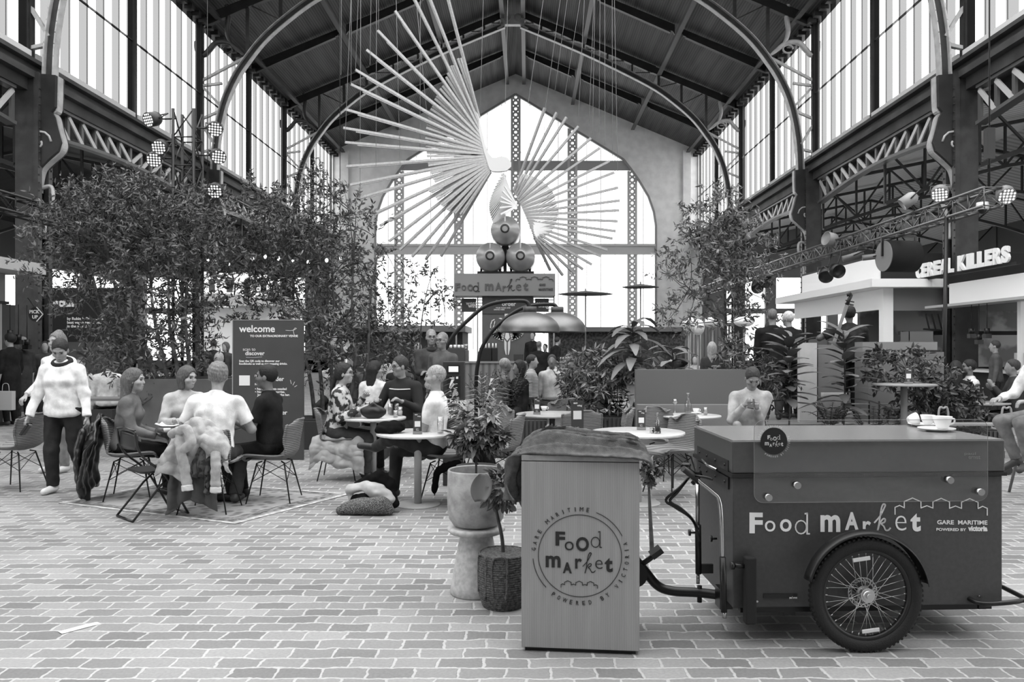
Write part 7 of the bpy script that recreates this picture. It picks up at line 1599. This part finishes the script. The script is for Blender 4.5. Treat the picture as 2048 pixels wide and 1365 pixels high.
glass('clear glass on the bearded man\'s table, left one', (P(1930, 0, 12.4).x - .05, 12.3, .742), .035, .13); glass('clear glass on the bearded man\'s table, right one', (P(1930, 0, 12.4).x + .1, 12.25, .742), .035, .13); bottle('dark bottle on the bearded man\'s table', (P(1962, 0, 12.4).x, 12.35, .742), .03, .22, 26)
t = thing('trolley', 'grey tubular trolley on castors behind the trike', 'trolley', (P(1950, 0, 9.8).x, 9.8, 0))
for sx in (-.4, .4): m = MB(); m.tube(curve([(sx - .06, 0, .12), (sx - .06, 0, .78), (sx, 0, .84), (sx + .06, 0, .78), (sx + .06, 0, .12)], 5), .014, 8); m.build('frame_loop', mat('tube_grey', 140, .4), t); MB().cyl((sx, -.03, .06), (sx, .03, .06), .06, n=16).build('castor', BLACK, t)
m = MB(); m.mm((-.46, -.02, .30), (.46, .25, .33)); m.mm((-.46, -.02, .62), (.46, .25, .64)); m.build('shelf', mat('tube_grey', 140), t); MB().mm((-.3, .0, .331), (.25, .22, .46)).build('cushion', mat('felt_grey', 98), t)
t = thing('bar_stool', 'wooden bar stool under the seated person at the right edge', 'stool', (5.56, 8.4, 0)); SW = mat('stool_wood', 105, .5)
MB().lathe([(.18, .74), (.19, .76), (.18, .78), (.001, .785)], (0, 0, 0), 28).build('seat', SW, t); MB().tube([(.215 * math.cos(a), .215 * math.sin(a), .32) for a in [k * .314 for k in range(20)]], .010, 6, closed=True).build('foot_ring', BLACK, t)
for sx in (-1, 1):
    for sy in (-1, 1): MB().tube([(sx * .10, sy * .10, .75), (sx * .21, sy * .21, 0)], [.02, .014], 8).build('leg', SW, t)
t = thing('picnic_bench', 'wooden bench table behind the bushy tree at left', 'table', (P(220, 0, 13).x, 13.2, 0)); MB().mm((-.7, -.3, .72), (.7, .3, .76)).build('tabletop', mat('bench_wood', 120, .6), t); MB().mm((-.65, -.2, 0), (-.58, .2, .72)).build('leg', mat('bench_wood', 120), t); MB().mm((.58, -.2, 0), (.65, .2, .72)).build('leg', mat('bench_wood', 120), t)
# ------------------------------------------------------------------ people
FLOR = mat('floral_print', 40, .8, g2=190, nscale=13); STRP = mat_lines('striped_knit', 30, 44, 1.2, 'Z', .9, .1, 0, 0)
def phone_in(t, d): pass
def glasses(t, d):
    m = MB(); H, f, u, x = d['Hc'], d['hf'], d['hu'], d['hx']
    for q in (-1, 1):
        c = H + u * .012 + f * .107 + x * q * .033; m.tube([c + x * .024 * math.cos(a) + u * .018 * math.sin(a) for a in [k * .628 for k in range(10)]], .0025, 4, closed=True); m.tube([c + x * q * .024, H + x * q * .08 + u * .012], .0022, 4)
    m.tube([H + u * .012 + f * .107 + x * s_ * .01 for s_ in (-1, 1)], .0025, 4); m.build('glasses', BLACK, t)
def collar(t, d):
    sd = SDF(.02); n = d['Sh'] + d['up'] * .03
    ring = [n + d['rx'] * .085 * math.cos(R(a)) + d['fw'] * .075 * math.sin(R(a)) + d['up'] * (.03 - .035 * math.sin(R(a))) for a in range(0, 361, 20)]
    for a, b in zip(ring, ring[1:]): sd.cap(a, b, .022, .022)
    sdf_obj('collar', sd, mat('black_cloth', 24, .8), .007, t)
person('woman in white long-sleeved top and dark jeans walking, looking down at her phone', (-5.15, 8.6, 0), 184, H=1.68, lod=0, female=True, build=1.12, belly=.012, lean=3, hd=(12, 34), hands=[(-.30, .08, .80), (.30, .14, .83)], feet=[(-.13, -.20, .13), (.10, .02, .08)], top='long', topg=226, botg=44, shoeg=225, skin=150, hairg=42, hair='short', grip=(.5, .9), extra=collar, wr=.006)
MB().box((-5.45, 8.42, .72), (.03, .075, .15), M=Matrix.Rotation(R(35), 3, 'Y')).build('phone', BLACK, None, (-5.45, 8.42, .72), 'black phone in the walking woman\'s hand', 'phone', bevel=.004)
person('person in white shirt walking just behind the white-topped woman', (-6.05, 10.0, 0), 165, H=1.76, lod=1, hands=[(-.28, .12, .95), (.34, .16, 1.0)], topg=228, botg=120, shoeg=190, skin=160, hair='bun', hairg=110)
person('long-haired woman in grey denim jacket seated left on the rug, legs crossed', (-4.30, 8.28, 0), -76, H=1.70, sit=.46, lod=0, female=True, lean=6, hd=(-8, 2), hands=[(-.10, .30, .68), (.12, .34, .66)], feet=[(-.02, .42, .09), (-.04, .80, .36)], kpoles=[(-.05, .3, 1), (.05, .2, 1)], topg=104, botg=28, shoeg=40, skin=165, hair='long', hairg=88, wr=.006)
person('woman with shoulder-length hair and pale top on the far side of the rug table', (-3.98, 8.98, 0), -150, H=1.72, sit=.47, lod=0, female=True, lean=12, hd=(38, 6), hands=[(-.12, .42, .80), (.14, .42, .80)], topg=185, botg=110, shoeg=90, skin=168, hair='bob', hairg=82, feet=[(-.1, .3, .09), (.1, .28, .09)])
person('curly-haired man in white t-shirt seated with his back to the camera', (-3.12, 7.68, 0), 6, H=1.86, sit=.47, lod=0, lean=14, hd=(10, 4), build=1.08, hands=[(-.26, .42, .80), (.24, .44, .80)], top='tee', topg=222, botg=60, shoeg=60, skin=150, hair='curly', hairg=118, feet=[(-.14, .32, .09), (.14, .30, .09)], wr=.006)
person('dark-haired man in black t-shirt gesturing with his hand, seated right on the rug', (-2.70, 8.15, 0), 86, H=1.76, sit=.47, lod=0, lean=2, hd=(8, -2), hands=[(-.12, .34, .84), (.10, .44, .92)], top='tee', topg=26, botg=26, shoeg=30, skin=112, hair='short', hairg=22, feet=[(-.12, .36, .09), (.10, .34, .09)], grip=(.7, .3))
person('woman in floral shirt and glasses with hand raised, seated left of the crowded table', (-2.36, 9.5, 0), -88, H=1.74, sit=.48, lod=0, female=True, lean=8, hd=(-6, 0), hands=[(-.04, .34, 1.00), (.10, .32, .86)], topmat=FLOR, botg=58, shoeg=24, skin=160, hair='tied', hairg=34, extra=glasses, feet=[(-.10, .44, .09), (.10, .40, .09)], grip=(1.1, .5), wr=.006)
t = thing('draped_coat', 'pale raincoat hanging from the chair seat of the woman in floral shirt', 'coat', (-2.32, 9.34, 0)); drape('cloth_sheet', mat('cream_cloth2', 160, .9, noise=6, nscale=9), t, -.26, .34, .56, .16, .02, 6.0, flare=1.1, out=.1, amp=.03, jag=.07, sag=.05)
person('grey-haired man in white t-shirt in profile, ankle on knee', (-.98, 8.12, 0), 84, H=1.78, sit=.46, lod=0, lean=-3, hd=(6, -3), hands=[(-.06, .30, .66), (.12, .26, .68)], top='tee', topg=218, botg=52, shoeg=60, skin=150, hair='crop', hairg=150, beard=True, feet=[(-.02, .62, .56), (.10, .46, .09)], kpoles=[(-.8, .3, .5), (.1, .5, 1)])
person('man in dark striped jumper and glasses behind the crowded table', (-1.62, 10.25, 0), 158, H=1.86, sit=.50, lod=0, lean=6, hd=(-30, 6), hands=[(-.16, .34, .92), (.20, .36, .92)], topmat=mat('navy_knit', 36, .9), botg=40, skin=140, hair='short', hairg=50, extra=lambda t, d: (glasses(t, d), [MB().tube([d['Sh'] - d['up'] * z + d['fw'] * (.135 * math.cos(a)) + d['rx'] * (.195 * math.sin(a)) for a in [(-1.2 + .2 * k) for k in range(13)]], .008, 5).build('white_stripe', PAPER, t) for z in (.16, .05)]), build=1.05)
person('man in light grey sweatshirt bent over his phone on the bench', (2.70, 9.42, 0), 176, H=1.80, sit=.43, lod=0, build=1.0, lean=8, hd=(0, 36), hands=[(-.02, .30, .90), (.13, .33, .93)], topg=166, botg=26, shoeg=30, skin=134, hair='short', hairg=52, feet=[(-.22, .36, .09), (.12, .50, .30)], kpoles=[(-.5, .4, 1), (.4, .4, 1)], grip=(1.0, 1.0), wr=.004)
MB().box((2.60, 9.02, .955), (.075, .012, .145), M=Matrix.Rotation(R(-40), 3, 'X') @ Matrix.Rotation(R(14), 3, 'Y')).build('phone', BLACK, None, (2.60, 9.02, .955), 'black phone held by the man in the grey sweatshirt', 'phone', bevel=.004)
person('person in loose white shirt and jeans seated on the stool at the right edge', (5.62, 8.4, 0), 100, H=1.80, sit=.78, lod=1, lean=4, topg=222, botg=112, hands=[(-.2, .4, 1.05), (.2, .4, 1.05)], feet=[(-.1, .30, .40), (.1, .28, .40)], wr=.006)
# standing by the charging kiosk
person('tall bald man in grey pullover standing by the charging kiosk, arms folded', (P(862, 0, 12.5).x, 12.5, 0), 195, H=1.86, lod=1, topg=66, botg=50, skin=140, hair='crop', hairg=130, hands=[(.06, .20, 1.22), (-.04, .22, 1.18)], poles=[(-1, -.2, -.8), (1, -.2, -.8)], extra=lambda t, d: (glasses(t, d), collar(t, d)))
person('man in glasses and grey jacket beside the tall bald man', (P(886, 0, 11.9).x, 11.9, 0), 150, H=1.80, lod=1, topg=84, botg=50, skin=130, hair='crop', hairg=120, extra=glasses)
# on the stage
SZ = .421
person('man in black jacket seen from behind on the stage, left of the pair', (P(1545, 0, 12.7).x, 12.7, SZ), -12, H=1.78, lod=1, topg=22, botg=60, hair='crop', hairg=96, skin=130, build=1.12)
person('white-haired man in black jacket leaning in on the stage', (P(1588, 0, 12.9).x, 12.95, SZ), 25, H=1.76, lod=1, topg=24, botg=40, hair='short', hairg=190, skin=140, build=1.1, lean=8)
person('bass player in dark printed t-shirt seen from behind', (P(1702, 0, 13.1).x, 13.15, SZ), -8, H=1.84, lod=1, top='tee', topg=40, botg=34, hair='curly', hairg=26, skin=90, build=1.2, hands=[(-.35, .28, 1.45), (.2, .35, 1.1)])
# right seating
person('bearded man in white t-shirt with dark cap at the right table', (P(1955, 0, 12.5).x, 12.7, 0), 78, H=1.76, sit=.46, lod=1, top='tee', topg=200, botg=50, hair='short', hairg=28, skin=110, beard=True, hands=[(-.05, .30, 1.05), (.1, .4, .80)])
person('dark-haired person in black seated with back to the camera, right side', (P(1908, 0, 12).x, 11.95, 0), -40, H=1.74, sit=.46, lod=2, topg=24, botg=30, hair='long', hairg=22)
person('man in dark top at the far right table, hands at his mouth', (P(2005, 0, 12.6).x, 12.3, 0), 70, H=1.78, sit=.46, lod=2, topg=50, botg=50, hair='short', hairg=50, skin=130, hands=[(-.05, .3, 1.0), (.1, .3, .95)])
bs = [MB().mm((-.2, -.2, 0), (.2, .2, .45)).build('box_stool', mat('stool_dark', 50, .7), None, l, lb, 'stool') for l, lb in (((P(1955, 0, 12.5).x, 12.7, 0), 'dark cube stool under the bearded man'), ((P(1908, 0, 12).x, 11.95, 0), 'dark cube stool under the dark-haired person at right'), ((P(2005, 0, 12.6).x, 12.3, 0), 'dark cube stool under the man at the far right'))]
for o_, (l) in zip(bs, [(P(1955, 0, 12.5).x, 12.7, 0), (P(1908, 0, 12).x, 11.95, 0), (P(2005, 0, 12.6).x, 12.3, 0)]): o_.data.transform(Matrix.Translation(Vector(l)))
# crowd: (label, px, Y, yaw, dict)
CR = [('grey-haired man in glasses in profile among the seated crowd', 1008, 13.2, -80, dict(sit=.5, topg=110, hair='crop', hairg=150, skin=150)), ('dark-haired woman bowed beside the grey-haired man in the crowd', 1040, 13.0, 120, dict(sit=.46, topg=40, hair='bob', hairg=60, female=True)),
      ('young man in striped shirt and glasses in the seated crowd', 1062, 14.0, -100, dict(sit=.55, topmat=mat_lines('stripe_shirt', 60, 190, 12, 'Z', .8, .1, 0, 0), hair='short', hairg=40)), ('man in cap and pale hoodie facing the camera in the crowd', 1104, 14.2, 175, dict(sit=.55, topg=180, hair='short', hairg=50, top='hood', skin=110)),
      ('fair-haired woman right of the man in the cap', 1140, 14.5, 130, dict(sit=.55, topg=60, hair='bob', hairg=140, female=True)), ('dark-haired person behind the drooping plant in the crowd', 1176, 15.5, 20, dict(sit=.55, topg=60, hair='long', hairg=50)),
      ('long black-haired woman in white top seen from behind', 748, 11.3, -14, dict(sit=.48, topg=205, hair='long', hairg=24, female=True, lod=1, hd=(-50, 0))), ('woman in white blouse bending over beyond the black-haired woman', 775, 13.6, -20, dict(topg=222, hair='long', hairg=60, female=True, lean=22, botg=60, H=1.6)),
      ('grey-haired person seated behind the striped jumper man', 800, 13.2, 170, dict(sit=.55, topg=80, hair='bob', hairg=140)), ('dark-haired person seated right behind the striped jumper man', 838, 13.6, 100, dict(sit=.52, topg=50, hair='short', hairg=40)),
      ('blonde woman with ponytail in black at a far high table', 836, 19, 30, dict(sit=.8, topg=30, hair='tied', hairg=130, female=True)), ('tall man in black shirt serving behind the bar', 1066, 25.6, 160, dict(topg=28, H=1.95, z=.15, hair='short', hairg=40)), ('man in black leaning over the bar at right', 1105, 25.5, -60, dict(topg=28, H=1.85, lean=15, z=.1)),
      ('bartender half hidden between the two men in black', 1091, 25.8, 150, dict(topg=30, H=1.7, hair='short', hairg=30)), ('man in black seen from behind, standing at the bar', 1078, 21.5, -10, dict(topg=22, H=1.76, botg=30, hair='crop', hairg=90, skin=120, build=1.15)),
      ('blonde woman in dark parka seen from behind, right of centre', 1424, 15.5, -15, dict(topg=62, top='coat', hair='long', hairg=160, female=True, H=1.68)), ('woman in striped top seated beyond the bench wall', 1318, 15.0, 60, dict(sit=.5, topmat=mat_lines('stripe_shirt', 60, 190, 12, 'Z'), hair='long', hairg=60, female=True)),
      ('distant woman in black taking a photo, beyond the palm', 1345, 18, 170, dict(sit=.6, topg=26, hair='long', hairg=40, female=True, hands=[(-.1, .3, 1.3), (.1, .3, 1.3)])), ('broad man in dark t-shirt seen from behind, beyond the left planter', 427, 20, 5, dict(topg=36, H=1.78, top='tee', hair='short', hairg=40, build=1.15, botg=30)),
      ('dark-haired person seated left of the broad man\'s legs', 410, 16.8, 60, dict(sit=.6, topg=50, hair='short', hairg=30)), ('blonde woman seated with her back turned beside the welcome board', 438, 16.5, 0, dict(sit=.58, topg=40, hair='long', hairg=150, female=True)), ('far person standing right of the broad man', 452, 21, 160, dict(topg=60, hair='bob', hairg=80)),
      ('person in long black coat standing at the far left kiosk', 22, 16.0, 80, dict(topg=24, top='coat', H=1.86, hair='curly', hairg=22, botg=24)), ('person in dark puffer jacket behind the black-coated person at left', 46, 17.2, 70, dict(topg=50, top='coat', H=1.8, hair='bob', hairg=140, botg=40)),
      ('person with dark bag strap seen through the left tree', 215, 14.2, 30, dict(sit=.5, topg=200, hair='short', hairg=60)), ('seated person in pale top behind the left tree trunk', 165, 14.6, 160, dict(sit=.5, topg=180, hair='short', hairg=60)),
      ('woman with pale scarf seated between tree trunks at centre left', 665, 15.0, 170, dict(sit=.55, topg=190, hair='bob', hairg=120, female=True)), ('person in grey seated under the tall tree', 705, 14.6, 150, dict(sit=.52, topg=90, hair='short', hairg=60)), ('person in white coat under the tall tree, further back', 690, 16.5, 120, dict(sit=.7, topg=205, hair='bob', hairg=140)),
      ('far diner in dark top right of the bar end', 1205, 21, 150, dict(sit=.5, topg=50, hair='short', hairg=50)), ('far diner in pale top left of the maple trunk', 1390, 20, 165, dict(sit=.5, topg=150, hair='bob', hairg=70)), ('worker in dark top behind the left kiosk counter', 90, 18.0, -150, dict(topg=60, hair='short', hairg=40)), ('customer in grey at the right kiosk counter', 1992, 16.5, 60, dict(topg=80, hair='short', hairg=50, sit=None)) ]
stools = []
for lb, x, Y, yw, kw in CR:
    z = kw.pop('z', 0); kw.setdefault('lod', 2 if Y < 17 else 3); kw.setdefault('topg', 80); X = P(x, 0, Y).x
    if kw['lod'] == 1: pass
    person(lb, (X, Y, z), yw, **kw)
    if kw.get('sit'): stools.append((X, Y, kw['sit'], lb))
st0 = None
for X, Y, h, lb in stools:
    s0 = MB().mm((-.19, -.19, 0), (.19, .19, .42)).build('block_seat', mat('stool_dark', 50, .7), None)
    s0.location = (X, Y, 0); s0.scale = (1, 1, h / .42 * .98); tag(s0, 'dark block seat under the ' + ' '.join(lb.split()[:9]), 'seat', 'dark block seats of the crowd')
# paper bag of the coated person
c = P(18, 800, 15.7); t = thing('carrier_bag', 'pale paper carrier bag held at the left edge', 'bag', (c.x, 15.6, c.z - .2)); MB().mm((-.16, -.06, 0), (.16, .06, .38)).build('bag_body', mat('paper_pale', 175, .8), t); MB().tube(curve([(-.07, 0, .38), (-.05, 0, .52), (.05, 0, .52), (.07, 0, .38)], 4), .006, 5).build('handle', mat('paper_pale', 175), t)
# high tables of the crowd
for i, (x, Y, h) in enumerate(((1035, 13.9, .74), (1120, 13.4, .74), (800, 12.4, .74), (690, 15.6, .74), (425, 15.6, .74), (1330, 16, .74), (840, 19.6, 1.1))):
    rtable('plain dark table among the background crowd, %s' % ('by the grey-haired man', 'before the man in the cap', 'behind the striped jumper', 'under the tall tree', 'left of the welcome board', 'beyond the bench wall', 'high one by the thin sapling')[i], (P(x, 0, Y).x, Y - .1, 0), .36, h, mat('table_dark', 58), BLACK)
